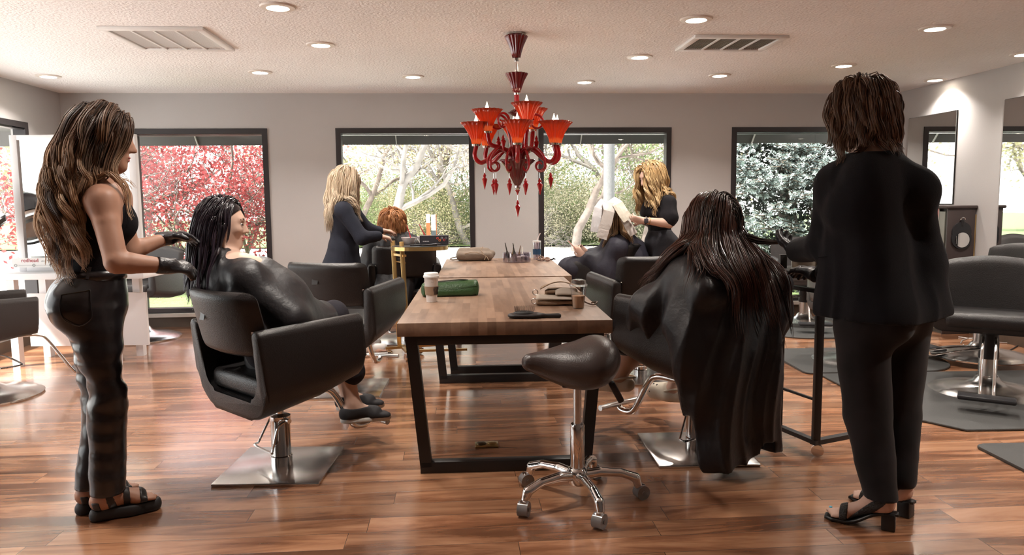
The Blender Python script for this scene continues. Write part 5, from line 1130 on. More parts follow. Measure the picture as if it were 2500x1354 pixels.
# blue spruce
def spruce():
    rs = np.random.RandomState(12); c = W(1925, 500, 11.6); r = empty('blue_spruce', 'blue green spruce tree filling the rightmost back window', 'tree', (c[0], c[1], -.08)); segs = []; cols = []
    Vs = []; Qs = []; Cs = []; off = 0
    tips = []
    for k in range(900):
        z = rs.rand() ** 1.1 * 4.6 + .15; R0 = 2.25 * (1 - z / 6.6) * (0.80 + .22 * rs.rand()); a = rs.rand() * 2 * PI
        if math.sin(a) > .55: continue
        d = np.array([math.cos(a), math.sin(a), .12 + .1 * rs.normal()]); p0 = np.array([d[0] * R0 * .55, d[1] * R0 * .55, z]); p1 = np.array([d[0] * R0, d[1] * R0, z + .18]); L_ = np.linalg.norm(p1 - p0)
        side = np.cross(d, [0, 0, 1]); side /= np.linalg.norm(side)
        tips.append((p0, p1, .045))
        for m_ in range(8):
            t = .2 + .75 * m_ / 7; q0 = p0 + (p1 - p0) * t; sg = 1 if m_ % 2 else -1
            dd = d * .75 + side * sg * .8 + np.array([0, 0, .25 * rs.normal()]); dd /= np.linalg.norm(dd); ln = (.27 - .13 * t) * (0.8 + .5 * rs.rand()); q1 = q0 + dd * ln; tips.append((q0, q1, .034))
    A0 = np.array([t[0] for t in tips]); A1 = np.array([t[1] for t in tips]); V, Q = tubes_mesh([(np.stack([a, b]), np.array([.012, .007])) for a, b in zip(A0, A1)], 3)
    np_mesh('twigs', V, Q, mat('spruce_twig', (.10, .08, .06), .9), r, smooth=False)
    NN = 30; n = len(tips); Dv = A1 - A0; Ln = np.linalg.norm(Dv, axis=1); Dv /= Ln[:, None]; ref = np.where(np.abs(Dv[:, 2:3]) < .9, [[0, 0, 1.]], [[1., 0, 0]]); E_ = np.cross(Dv, ref); E_ /= np.linalg.norm(E_, axis=1)[:, None]; F_ = np.cross(Dv, E_)
    t = np.tile(np.linspace(.12, 1.0, NN), (n, 1)) + rs.rand(n, NN) * .02; an = rs.rand(n, NN) * 6.28; nd = (E_[:, None] * np.cos(an)[..., None] + F_[:, None] * np.sin(an)[..., None]) * .8 + Dv[:, None] * .7; nd /= np.linalg.norm(nd, axis=2)[..., None]
    b0 = A0[:, None] + (A1 - A0)[:, None] * t[..., None]; L_ = (.048 * (0.8 + .4 * rs.rand(n, NN)))[..., None]; wv = np.cross(nd, Dv[:, None]); wv /= np.linalg.norm(wv, axis=2)[..., None] + 1e-9; wd = .0075
    V = np.stack([b0 - wv * wd, b0 + wv * wd, b0 + nd * L_ + wv * wd * .4, b0 + nd * L_ - wv * wd * .4], 2).reshape(-1, 3); Q = np.arange(len(V)).reshape(-1, 4)
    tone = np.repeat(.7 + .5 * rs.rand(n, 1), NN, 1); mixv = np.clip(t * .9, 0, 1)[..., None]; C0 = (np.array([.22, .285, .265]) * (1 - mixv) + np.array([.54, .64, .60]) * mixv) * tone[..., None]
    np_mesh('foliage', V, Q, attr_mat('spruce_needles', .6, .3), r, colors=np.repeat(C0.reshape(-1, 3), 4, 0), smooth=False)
    b = MB(); b.cyl((0, 0, 0), (0, 0, 6), .16, .05, 12); b.build('trunk', M_bark, r)
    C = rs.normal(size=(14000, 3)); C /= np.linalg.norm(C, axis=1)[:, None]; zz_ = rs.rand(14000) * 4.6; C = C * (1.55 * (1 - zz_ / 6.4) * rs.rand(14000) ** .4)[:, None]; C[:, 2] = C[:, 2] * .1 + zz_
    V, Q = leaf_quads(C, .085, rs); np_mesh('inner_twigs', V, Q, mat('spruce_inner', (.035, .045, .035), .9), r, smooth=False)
spruce()
# ---------------------------------------------------------------- people: skeleton -> smooth primitives -> one continuous surface
def nrm(v): v = np.array(v, float); return v / (np.linalg.norm(v) + 1e-12)
def skin_mat(name, c): 
    return mat(name, c, 0.48, spec=0.4, var=0.05, vscale=14, sss=0.0)
SK1 = skin_mat('skin_tan', (0.40, 0.215, 0.145)); SK2 = skin_mat('skin_light', (0.58, 0.38, 0.30)); SK3 = skin_mat('skin_fair', (0.60, 0.40, 0.31))
def head_prims(c, f, u, s=1.0, ears=True):
    f = nrm(f); u = np.array(u, float); u = nrm(u - f * (u @ f)); r = np.cross(f, u); RM3 = np.stack([r, u, f], 1); s *= 1.0
    L = lambda x, y, z: c + (r * x + u * y + f * z) * s
    P = [ell(L(0, .025, -.012), np.array([.074, .088, .093]) * s, k=.02, rot=RM3), ell(L(0, -.012, .03), np.array([.060, .088, .062]) * s, k=.03, rot=RM3),
         cone(L(0, -.05, .025), L(0, -.098, .066), .052 * s, .022 * s, k=.03), cone(L(.035, -.055, 0), L(.0, -.098, .055), .03 * s, .02 * s, k=.03), cone(L(-.035, -.055, 0), L(0, -.098, .055), .03 * s, .02 * s, k=.03),
         cone(L(0, .012, .088), L(0, -.030, .108), .007 * s, .0115 * s, k=.012), ell(L(.010, -.034, .096), np.array([.008, .006, .008]) * s, k=.008), ell(L(-.010, -.034, .096), np.array([.008, .006, .008]) * s, k=.008),
         cone(L(-.035, .028, .078), L(.035, .028, .078), .010 * s, k=.02), ell(L(0, -.060, .086), np.array([.022, .006, .011]) * s, k=.008, rot=RM3), ell(L(0, -.072, .084), np.array([.018, .007, .011]) * s, k=.008, rot=RM3),
         ell(L(.038, -.022, .066), np.array([.02, .02, .018]) * s, k=.02), ell(L(-.038, -.022, .066), np.array([.02, .02, .018]) * s, k=.02),
         ell(L(.030, .008, .092), np.array([.017, .010, .012]) * s, k=.012, rot=RM3, neg=True), ell(L(-.030, .008, .092), np.array([.017, .010, .012]) * s, k=.012, rot=RM3, neg=True)]
    if ears:
        for sx in (-1, 1): P += [ell(L(sx * .078, -.012, -.005), np.array([.010, .030, .018]) * s, k=.008, rot=RM3), ell(L(sx * .086, -.008, .002), np.array([.006, .016, .009]) * s, k=.004, rot=RM3, neg=True)]
    return P, L, (r, u, f)
def hand_prims(wr, d, nrml, curl=0.5, s=1.0, side=1, spread=.12):
    """d: wrist->fingers, nrml: palm faces this way, side: thumb on +/- cross(d, nrml)"""
    d = nrm(d); nrml = np.array(nrml, float); nrml = nrm(nrml - d * (nrml @ d)); t = np.cross(d, nrml) * side; P = []
    wr = np.array(wr, float); pc = wr + d * .05 * s
    P += [cone(wr, wr + d * .03 * s, .026 * s, .030 * s, k=.012, sq=(nrml, 1.5)), cone(wr + d * .03 * s, wr + d * .075 * s, .034 * s, .036 * s, k=.015, sq=(nrml, 2.2))]
    for i, (o, L_) in enumerate([(.028, .070), (.010, .080), (-.009, .074), (-.027, .058)]):
        p = wr + (d * (.088 - .004 * abs(i - 1)) + t * o) * s; dd = nrm(d + t * (o * spread * 40 * .3)); ang = curl * (0.8 + .12 * i); cur = dd.copy(); a = p - d * .012 * s
        for j, fr in enumerate([.46, .30, .24]):
            al = ang * (1.0 if j else .7); cur = nrm(cur * math.cos(al) + nrml * math.sin(al)); b_ = a + cur * L_ * fr * s * (1.12 if j == 0 else 1)
            P.append(cone(a, b_, (.0092 - .0009 * j) * s, (.0085 - .0010 * j) * s, k=.004 if j else .008)); a = b_
    a = wr + (d * .022 + t * .026) * s; b_ = a + (d * .030 + t * .026 + nrml * .012) * s; c = b_ + (d * .030 + t * .006 + nrml * .012) * s; e = c + (d * .022 - t * .002 + nrml * .010 * (1 + curl)) * s
    P += [cone(a, b_, .0145 * s, .0115 * s, k=.012), cone(b_, c, .0112 * s, .0098 * s, k=.004), cone(c, e, .0098 * s, .008 * s, k=.004)]
    return P
def arm_prims(sh, el, wr, s=1.0, k=.05):
    sh, el, wr = map(lambda v: np.array(v, float), (sh, el, wr)); m = sh * .65 + el * .35; q = el * .72 + wr * .28
    return [cone(sh, m, .046 * s, .044 * s, k=k), cone(m, el, .044 * s, .0385 * s, k=.006), cone(el, q, .0385 * s, .0375 * s, k=.012), cone(q, wr, .0375 * s, .0255 * s, k=.006)]
def leg_prims(hip, kn, an, s=1.0, k=.04):
    hip, kn, an = map(lambda v: np.array(v, float), (hip, kn, an)); q = kn * .68 + an * .32
    return [cone(hip, kn, .090 * s, .056 * s, k=k), cone(kn, q, .055 * s, .058 * s, k=.014), cone(q, an, .058 * s, .036 * s, k=.006)]
def torso_prims(neck, waist, pelvis, f, shR, shL, s=1.0, bust=.035, hips=1.0, butt=1.0):
    f = nrm(f); neck, waist, pelvis, shR, shL = map(lambda v: np.array(v, float), (neck, waist, pelvis, shR, shL)); ax = nrm(neck - waist); f = nrm(f - ax * (f @ ax)); side = nrm(np.cross(f, ax)); ch = neck + (waist - neck) * .30
    P = [cone(ch + f * .0, waist, .142 * s, .112 * s, k=.04, sq=(f, 1.42)), cone(waist, pelvis, .112 * s, .150 * s * hips, k=.04, sq=(f, 1.25)),
         cone(shR * .93 + neck * .07, shL * .93 + neck * .07, .052 * s, k=.04), cone(neck, shR, .040, .047 * s, k=.03), cone(neck, shL, .040, .047 * s, k=.03)]
    for sg in (-1, 1):
        P.append(ell(ch + (waist - ch) * .25 + side * sg * .07 * s + f * .060 * s, np.array([.058, .058, .060]) * s + bust * .3, k=.07))
        P.append(ell(pelvis + side * sg * .068 * s * hips - f * .060 * s * butt - ax * .03, np.array([.085, .085, .092]) * s * hips, k=.05))
    return P
def neck_prims(neck, headL): return [cone(neck - np.array([0, 0, .02]), headL(0, -.055, -.02), .054, .050, k=.03)]
def bare_foot(an, d, z, L_=.235, s=1.0):
    d = np.array([d[0], d[1], 0.]); d = nrm(d); t = np.array([-d[1], d[0], 0.]); an = np.array(an, float); h = np.array([an[0], an[1], z]) - d * .045
    P = [ell(h + d * .015 + [0, 0, .034], (.036, .036, .036), k=.02), cone(an, h + d * .06 + [0, 0, .05], .036, .034, k=.03), cone(h + d * .02 + [0, 0, .032], h + d * .16 + [0, 0, .026], .030, .026, k=.03), cone(h + d * .155 + t * .025 + [0, 0, .022], h + d * .155 - t * .025 + [0, 0, .022], .021, k=.02),
         cone(h + d * .07 + [0, 0, .055], h + d * .155 + [0, 0, .030], .03, .02, k=.03)]
    for i in range(5): o = (i - 2) * .0165; l = .225 - abs(i - 1) * .008 - (.012 if i == 4 else 0); P.append(cone(h + d * .16 + t * o + [0, 0, .02], h + d * l + t * o * 1.1 + [0, 0, .014], .0115, .0095, k=.005))
    return P, h, d, t
def face_bits(L, fr, root, s=1.0, browc=(.10, .06, .04), lipc=(.50, .16, .15), down=True):
    r, u, f = fr
    for sx in (-1, 1):
        b = MB(); b.sph(L(sx * .030, .006, .0775), .0095 * s, 12); e = b.build('eye', mat('eye_white', (.75, .72, .70), .2), root, local=False)
        b = MB(); b.sph(L(sx * .030, .004 if down else .008, .0895), .0060 * s, 10); b.build('iris', mat('eye_dark', (.05, .03, .02), .15), e, local=False) if False else b.bm.free()
        b = MB(); b.tube([L(sx * .017, .005, .0885), L(sx * .030, .001, .0905), L(sx * .043, .005, .086)], .0022 * s, 6); b.build('eyelashes', mat('lash', (.02, .012, .01), .6), root, local=False)
        b = MB(); b.tube([L(sx * .014, .026, .0905), L(sx * .030, .033, .089), L(sx * .047, .027, .078)], .0030 * s, 6); b.build('eyebrow', mat('brow_%.2f' % browc[0], browc, .7), root, local=False)
    V = [ell(L(0, -.0605, .0885), np.array([.021, .0055, .010]) * s, k=.004, rot=np.stack(fr, 1)), ell(L(0, -.0715, .0865), np.array([.017, .006, .0105]) * s, k=.004, rot=np.stack(fr, 1))]
    sdf_obj('lips', V, mat('lips_%.2f' % lipc[0], lipc, .4), root, res=.003, local=False)
# ---- hair
def hair(name, c, fr, root, guides=70, per=14, length=(.4, .5), seed=1, body=None, wave=.02, freq=22, r0=.0035, lift=(.004, .03), clump=.6, tube_r=None, cols=((.05, .03, .02), (.10, .06, .04)), tipc=None, mtl=None,
         radii=(.079, .098, .099), cut=.35, part=0.0, offs=.022, back=.5, fall=None, npts=26, face=.30, nape=-.55, taper=.5, flare=None, side_bias=None, zmin=None, boff=.006):
    r, u, f = fr; RM3 = np.stack([r, u, f], 1); rs = np.random.RandomState(seed); rad = np.array(radii); cc = c + u * .025 - f * .012
    D = []
    i = 0; N = guides * 8
    while len(D) < guides and i < 20000:
        d = nrm(rs.normal(size=3)); i += 1
        x, y, z = d
        if y < nape: continue
        if z > face and y < cut + .35 * max(0, z): continue
        if z > -0.05 and y < -.12: continue
        if D and min(np.linalg.norm(np.array(D) - d, axis=1)) < .95 * math.sqrt(7.0 / guides) * .8 and rs.rand() < .8: continue
        D.append(d)
    D = np.array(D); G_ = len(D); Lf = lambda v: v @ RM3.T
    P = cc + Lf(D * rad); Lg = length[0] + (length[1] - length[0]) * rs.rand(G_); step = Lg / npts
    if zmin is not None: pass
    sgn = np.where(D[:, 0] >= part, 1.0, -1.0); vel = Lf(np.stack([sgn * .8 * np.clip(D[:, 1], 0, 1), np.full(G_, -.2), -back * np.clip(D[:, 1] + .2, 0, 1) + .0 * D[:, 2]], 1)) + np.array([0, 0, -.3]); vel /= np.linalg.norm(vel, axis=1)[:, None]
    lf = lift[0] + (lift[1] - lift[0]) * rs.rand(G_); path = [P.copy()]; gv = np.array([0, 0, -1.0]) if fall is None else nrm(fall)
    for k in range(npts):
        vel = vel * .72 + gv * .28
        if flare is not None: vel = vel + flare * (.35 if k < npts * .5 else -.1)
        if side_bias is not None and k > 4: vel = vel + Lf(np.stack([sgn * side_bias, 0 * sgn, 0 * sgn], 1))
        vel /= np.linalg.norm(vel, axis=1)[:, None]; P = P + vel * step[:, None]
        q = ((P - cc) @ RM3) / (rad + lf[:, None] * min(1, (k + 1) / 4)); n_ = np.linalg.norm(q, axis=1); m_ = n_ < 1
        if m_.any(): qq = q[m_] / n_[m_][:, None] * (rad + lf[m_][:, None] * min(1, (k + 1) / 4)); P[m_] = cc + qq @ RM3.T
        if body is not None:
            for _ in range(2):
                v = sdf_pts(body, P); off = lf * .6 + boff; b_ = v < off
                if b_.any():
                    e = 1e-3; g = np.stack([sdf_pts(body, P[b_] + np.eye(3)[i] * e) - v[b_] for i in range(3)], 1) / e; g /= np.linalg.norm(g, axis=1)[:, None] + 1e-6; P[b_] += g * np.minimum(off[b_] - v[b_], .06)[:, None]
        path.append(P.copy())
    path = np.stack(path, 1)                                   # G x T x 3
    T = path.shape[1]; t = np.linspace(0, 1, T); tan = np.gradient(path, axis=1); tan /= np.linalg.norm(tan, axis=2)[..., None] + 1e-9
    A = np.cross(tan, f); A /= np.linalg.norm(A, axis=2)[..., None] + 1e-9; B = np.cross(tan, A); ph = rs.rand(G_) * 6.28; fq = freq * (0.8 + .4 * rs.rand(G_)); am = wave * (.6 + .8 * rs.rand(G_)); ramp = np.clip((t - .12) * 2.2, 0, 1)
    s_ = t[None] * Lg[:, None]; path = path + A * (am[:, None] * ramp * np.sin(fq[:, None] * s_ + ph[:, None]))[..., None] + B * (.7 * am[:, None] * ramp * np.cos(fq[:, None] * s_ + ph[:, None]))[..., None]
    S = G_ * per; gi = np.repeat(np.arange(G_), per); a = rs.rand(S) * 6.28; rr = offs * np.sqrt(rs.rand(S)); o = np.cos(a)[:, None, None] * A[gi] + np.sin(a)[:, None, None] * B[gi]
    fade = 1 - clump * t ** .7; X = path[gi] + o * (rr[:, None] * fade[None])[..., None] + rs.normal(size=(S, 1, 3)) * .0015
    hq = ((X - cc) @ RM3) / (rad + .002); hn = np.linalg.norm(hq, axis=2); inside = hn < 1; X = np.where(inside[..., None], cc + (hq / np.maximum(hn, .3)[..., None] * (rad + .002)) @ RM3.T, X)
    # trim some strands
    ends = 1 - taper * .35 * rs.rand(S); ti = t[None] * ends[:, None]; idx = ti * (T - 1); i0 = np.floor(idx).astype(int); i1 = np.minimum(i0 + 1, T - 1); w_ = (idx - i0)[..., None]; ar = np.arange(S)[:, None]; X = X[ar, i0] * (1 - w_) + X[ar, i1] * w_
    R0 = (tube_r or r0) * (.7 + .6 * rs.rand(S)); radp = R0[:, None] * (1 - .75 * t[None] ** 3)
    tan = np.gradient(X, axis=1); tan /= np.linalg.norm(tan, axis=2)[..., None] + 1e-9; A = np.cross(tan, f + .01); A /= np.linalg.norm(A, axis=2)[..., None] + 1e-9; B = np.cross(tan, A); ns = 4; an = np.arange(ns) * 2 * PI / ns
    V = X[:, :, None] + (A[:, :, None] * np.cos(an)[None, None, :, None] + B[:, :, None] * np.sin(an)[None, None, :, None]) * radp[:, :, None, None]; V = V.reshape(-1, 3)
    i = (np.arange(S)[:, None, None] * T + np.arange(T - 1)[None, :, None]) * ns; j = np.arange(ns)[None, None]; jn = (j + 1) % ns; Q = np.stack([i + j, i + jn, i + ns + jn, i + ns + j], -1).reshape(-1, 4)
    c0, c1 = np.array(cols[0]), np.array(cols[1]); mixv = np.clip(.5 + .32 * rs.normal(size=G_)[gi] + .25 * rs.normal(size=S), 0, 1)[:, None, None]; Cc = c0 * (1 - mixv) + c1 * mixv
    if tipc is not None: tt = (np.clip((t - .25) / .6, 0, 1))[None, :, None] * np.clip(.6 + .4 * rs.normal(size=G_)[gi], 0, 1)[:, None, None]; Cc = Cc * (1 - tt) + np.array(tipc) * tt
    else: Cc = np.repeat(Cc, T, 1)
    Cc = np.repeat(Cc.reshape(-1, 3), ns, 0)
    return np_mesh(name, V, Q, mtl or attr_mat('hair_dry', .42, .5), root, colors=Cc, local=False)
def hair_cap(c, fr, root, m, name='scalp_hair', s=1.0, cut=.02, extra=0.004):
    r, u, f = fr; cc = c + u * .025 - f * .012; RM3 = np.stack([r, u, f], 1)
    P = [ell(cc, (np.array([.078, .093, .098]) + extra) * s, k=.01, rot=RM3)]
    return sdf_obj(name, P, m, root, res=.008, post=make_post([plane_cut(f * .8 - u * .75, c + f * cut + u * .02), plane_cut(-u, c - u * .06)]), local=False)
def person(label, base): 
    return empty('person', label, 'person', (base[0], base[1], 0))
M_blk = mat('black_cloth', (0.011, 0.010, 0.013), 0.85, spec=.25, sheen=.15, bump=.3, bscale=300); M_blkknit = mat('black_knit_top', (0.010, 0.009, 0.011), 0.9, spec=.2, bump=.4, bscale=400)
def creased(name, *a, sc=5.5, st=.45, **k):
    M = mat(name, *a, bump=.25, bscale=35, **k); return M
    N = M.node_tree.nodes; L = M.node_tree.links; co = N.new('ShaderNodeTexCoord'); n = N.new('ShaderNodeTexNoise'); n.inputs['Scale'].default_value = sc; n.inputs['Detail'].default_value = 2.5; n.inputs['Distortion'].default_value = .8; L.new(co.outputs['Object'], n.inputs['Vector'])
    s_ = N.new('ShaderNodeMath'); s_.operation = 'SUBTRACT'; s_.inputs[1].default_value = .5; L.new(n.outputs['Fac'], s_.inputs[0]); ab = N.new('ShaderNodeMath'); ab.operation = 'ABSOLUTE'; L.new(s_.outputs[0], ab.inputs[0]); bp = N.new('ShaderNodeBump'); bp.inputs['Strength'].default_value = st; bp.inputs['Distance'].default_value = .05; L.new(ab.outputs[0], bp.inputs['Height']); L.new(bp.outputs['Normal'], N['Principled BSDF'].inputs['Normal']); return M
M_cape = creased('black_nylon_cape', (0.013, 0.012, 0.014), 0.46, spec=.5); M_leatherpant = mat('black_leather_trousers', (0.011, 0.009, 0.010), 0.27, spec=.6, bump=.35, bscale=9)
M_glove = mat('black_nitrile_glove', (0.016, 0.015, 0.018), 0.35, spec=.5, bump=.4, bscale=50)
M_hair_wet = attr_mat('hair_wet', .16, .9); M_hair_shine = attr_mat('hair_shiny', .3, .6)

def drape(P, axis_pt, n=9, amp=.012, z_top=1.1, depth=.5, seed=0, seed2=3):
    # cloth folds fanning out around a vertical axis, deeper further down
    q = P - np.array(axis_pt); th = np.arctan2(q[:, 1], q[:, 0]); z = P[:, 2]; g = np.clip((z_top - z) / depth, 0.28, 1)
    ph = th * n + 1.5 * np.sin(z * 3.1 + seed) + .9 * wob(P, 5, seed2); a = np.sin(ph) * .6 + np.sin(ph * 2.13 + 1.0 + 1.2 * np.sin(z * 4.3)) * .4
    a = 1.2 - 2.1 * np.abs(np.sin(ph * .5)) ** .8 * .7 - 2.1 * np.abs(np.sin(ph * 1.03 + 1.0 + 1.2 * np.sin(z * 4.3))) ** .8 * .3; c = np.abs(np.sin((z * 9 + th * 3.2 + 1.5 * wob(P, 4, seed2 + 5)))) ** 3      # a few cross creases
    return -amp * g * a - amp * .35 * (1 - g * .6) * c
# ================================================================ the stylist at left: long wavy brown hair, tank top, leather trousers
def P_left():
    root = person('standing person with long wavy brown hair, black tank top, leather trousers and gloves, at left', (-1.70, 3.03))
    f = nrm([.83, .56, 0]); rt = nrm([.56, -.83, 0]); hc = W(256, 338, 3.07)
    hf = nrm([.86, .48, -.16]); hp, L, fr = head_prims(hc, hf, [.1, 0.05, 1], 1.04)
    neck = W(248, 452, 3.07); waist = W(240, 640, 3.06); pel = W(226, 725, 3.06)
    shR = W(248, 492, 2.93); shL = W(284, 482, 3.24); elR = W(284, 640, 2.86); wrR = W(404, 648, 2.97); elL = W(318, 612, 3.25); wrL = W(402, 583, 3.40)
    to = torso_prims(neck, waist, pel, f, shR, shL, 1.0, hips=1.06, butt=1.15)
    armR = arm_prims(shR, elR, wrR, 1.12); armL = arm_prims(shL, elL, wrL, 1.05)
    hipR = W(236, 800, 2.99); hipL = W(226, 795, 3.16); knR = W(262, 950, 2.99); knL = W(250, 945, 3.12); anR = W(262, 1212, 2.965); anL = W(222, 1205, 3.03)
    legs = leg_prims(hipR, knR, anR) + leg_prims(hipL, knL, anL)
    fR, hR, dR, tR = bare_foot(anR, (.83, .50), .045); fL, hL, dL, tL = bare_foot(anL + np.array([.0, .01, 0]), (.62, .80), .045)
    gR = hand_prims(wrR, W(455, 652, 3.03) - wrR, [.2, .6, -.5], .55, 1.0, 1); gL = hand_prims(wrL, W(480, 572, 3.44) - wrL, [.3, -.3, -.8], .5, 1.0, -1)
    sdf_obj('body', hp + neck_prims(neck, L) + to + armR + armL + legs + fR + fL + gR + gL, SK1, root, res=.0068, local=False, smooth=2)
    face_bits(L, fr, root)
    # tank top
    zt = W(240, 520, 3.0)[2]; up = neck + np.array([0, 0, -.05])
    tp = infl(to, .006); post = make_post([lambda P: P[:, 2] - (zt + .02 + .10 * np.exp(-((P - neck) @ rt) ** 2 / .008)), plane_cut([0, 0, -1], W(240, 672, 3.06))], lambda P: .003 * wob(P, 30, 3))
    sdf_obj('tank_top', tp, M_blkknit, root, res=.008, post=post, local=False)
    # leather trousers
    def tl(h, k_, a): q = k_ * .5 + a * .5; return [cone(h, k_, .098, .077, k=.05), cone(k_, q, .077, .069, k=.012), cone(q, a + np.array([0, 0, -.02]), .069, .067, k=.006)]
    pt = infl(to[1:2] + [p for p in to if p['t'] == 'e'][1::2], .012) + tl(hipR, knR, anR) + tl(hipL, knL, anL)
    cutw = W(240, 656, 3.06)[2]; zc = .105
    def disp(P):
        z = P[:, 2]; kz = np.exp(-((z - .62) / .17) ** 2) + .55 * np.exp(-((z - .34) / .25) ** 2) + .35 * np.exp(-((z - .9) / .08) ** 2)
        return .011 * kz * np.clip(wob(P * [1, 1, 2.2] + .03 * wob(P, 12, 4)[:, None], 17, 5), -.3, 1) + .006 * kz * wob(P * [1, 1, 1.8], 34, 6) + .0025 * wob(P, 25, 2)
    sdf_obj('leather_trousers', pt, M_leatherpant, root, res=.0075, post=make_post([lambda P: P[:, 2] - cutw, lambda P: zc - P[:, 2]], disp), local=False)
    # waistband, back pocket outline, belt loop
    b = MB(); ring = []
    for k in range(40):
        a = 2 * PI * k / 40; dirv = rt * math.cos(a) + f * math.sin(a); p0 = np.array([waist[0], waist[1], cutw - .02]); lo_, hi_ = 0, .4
        for _ in range(18):
            m_ = (lo_ + hi_) / 2
            if sdf_pts(pt, (p0 + dirv * m_)[None])[0] < 0: lo_ = m_
            else: hi_ = m_
        ring.append(p0 + dirv * (lo_ + .002))
    for k in range(40):
        p, q = ring[k], ring[(k + 1) % 40]; b.bar(p, q + (q - p) * .05, .006, .038, (0, 0, 1)) if False else None
    def wb(u, v): k = int(round(u * 40)) % 40; return ring[k] + np.array([0, 0, -.02 + .04 * v])
    b.sheet(wb, 40, 1); b.build('waistband', M_leatherpant, root, local=False, solid=.008, weld=True)
    def proj_s(p, out=.004):
        p = np.array(p, float)
        for _ in range(10):
            v = sdf_pts(pt, p[None])[0] - out; g = np.array([sdf_pts(pt, (p + np.eye(3)[i] * 1e-3)[None])[0] - v - out for i in range(3)]) / 1e-3; p = p - nrm(g) * v * .8
        return p
    pk = [W(x, y, 2.86) for x, y in ((145, 716), (160, 712), (205, 700), (226, 702), (228, 760), (222, 782), (190, 800), (160, 785), (148, 760))]
    b = MB(); b.tube([proj_s(p) for p in spline(pk + [pk[0]], 4)], .0022, 6); b.build('pocket_seam', M_leatherpant, root, local=False)
    b = MB(); b.bar(proj_s(W(208, 652, 2.9)), proj_s(W(208, 676, 2.9)), .012, .010, tuple(rt)); b.build('belt_loop', M_leatherpant, root, local=False)
    # gloves
    for nm, g, wr, fa in (('glove', gR, wrR, armR), ('glove', gL, wrL, armL)):
        d = nrm(g[1]['b'] - g[0]['a']); pr = infl(g, .0028) + [cone(wr - d * .035, wr + d * .02, .036, .033, k=.01)]
        sdf_obj(nm, pr, M_glove, root, res=.004, post=make_post([plane_cut(-d, wr - d * .035)], lambda P: .0018 * wob(P, 90, 4)), local=False)
    # sandals
    MS = mat('sandal_rubber', (.018, .016, .016), .6); ML = mat('sandal_strap', (.025, .021, .020), .4)
    for (h, d, t, fp) in ((hR, dR, tR, fR), (hL, dL, tL, fL)):
        sp = [cone(h - [0, 0, .024] + d * .01, h - [0, 0, .024] + d * .13, .037, .040, k=.03, sq=((0, 0, 1), 1.0)), cone(h - [0, 0, .024] + d * .13, h - [0, 0, .022] + d * .205, .045, .043, k=.03)]
        so = sdf_obj('sandal_sole', sp, MS, root, res=.006, post=make_post([lambda P: .0 - P[:, 2] + .002, lambda P: P[:, 2] - .047]), local=False)
        b = MB(); 
        for x in np.linspace(-.03, .235, 26): pass
        fo = infl(fp, .004)
        for (c0, wd) in ((.055, .016), (.115, .013), (.178, .014), (.0, .013)):
            pp = [c for c in fo]; dd = nrm(d + [0, 0, .25 if c0 < .1 else 0])
            sdf_obj('sandal_strap', pp, ML, root, res=.005, post=make_post([(lambda P, c0=c0, wd=wd, dd=dd: np.abs((P - h - [0, 0, .03]) @ dd - c0) - wd), lambda P: .045 - P[:, 2], lambda P: P[:, 2] - (.125 if c0 > 0 else .085)]), local=False)
    # hair
    hb = hp + neck_prims(neck, L) + to + armR + armL
    hair_cap(hc, fr, root, mat('hair_dark_brown', (.035, .020, .014), .5))
    hair('hair', hc, fr, root, guides=170, per=34, length=(.44, .62), seed=4, body=hb, wave=.024, freq=25, r0=.0018, lift=(.003, .040), clump=.45, cols=((.024, .013, .010), (.14, .075, .045)), tipc=(.56, .36, .22), offs=.022, back=.55, flare=-f * .30 - rt * .02, radii=(.082, .102, .104), side_bias=.015)
    return root
P_left()

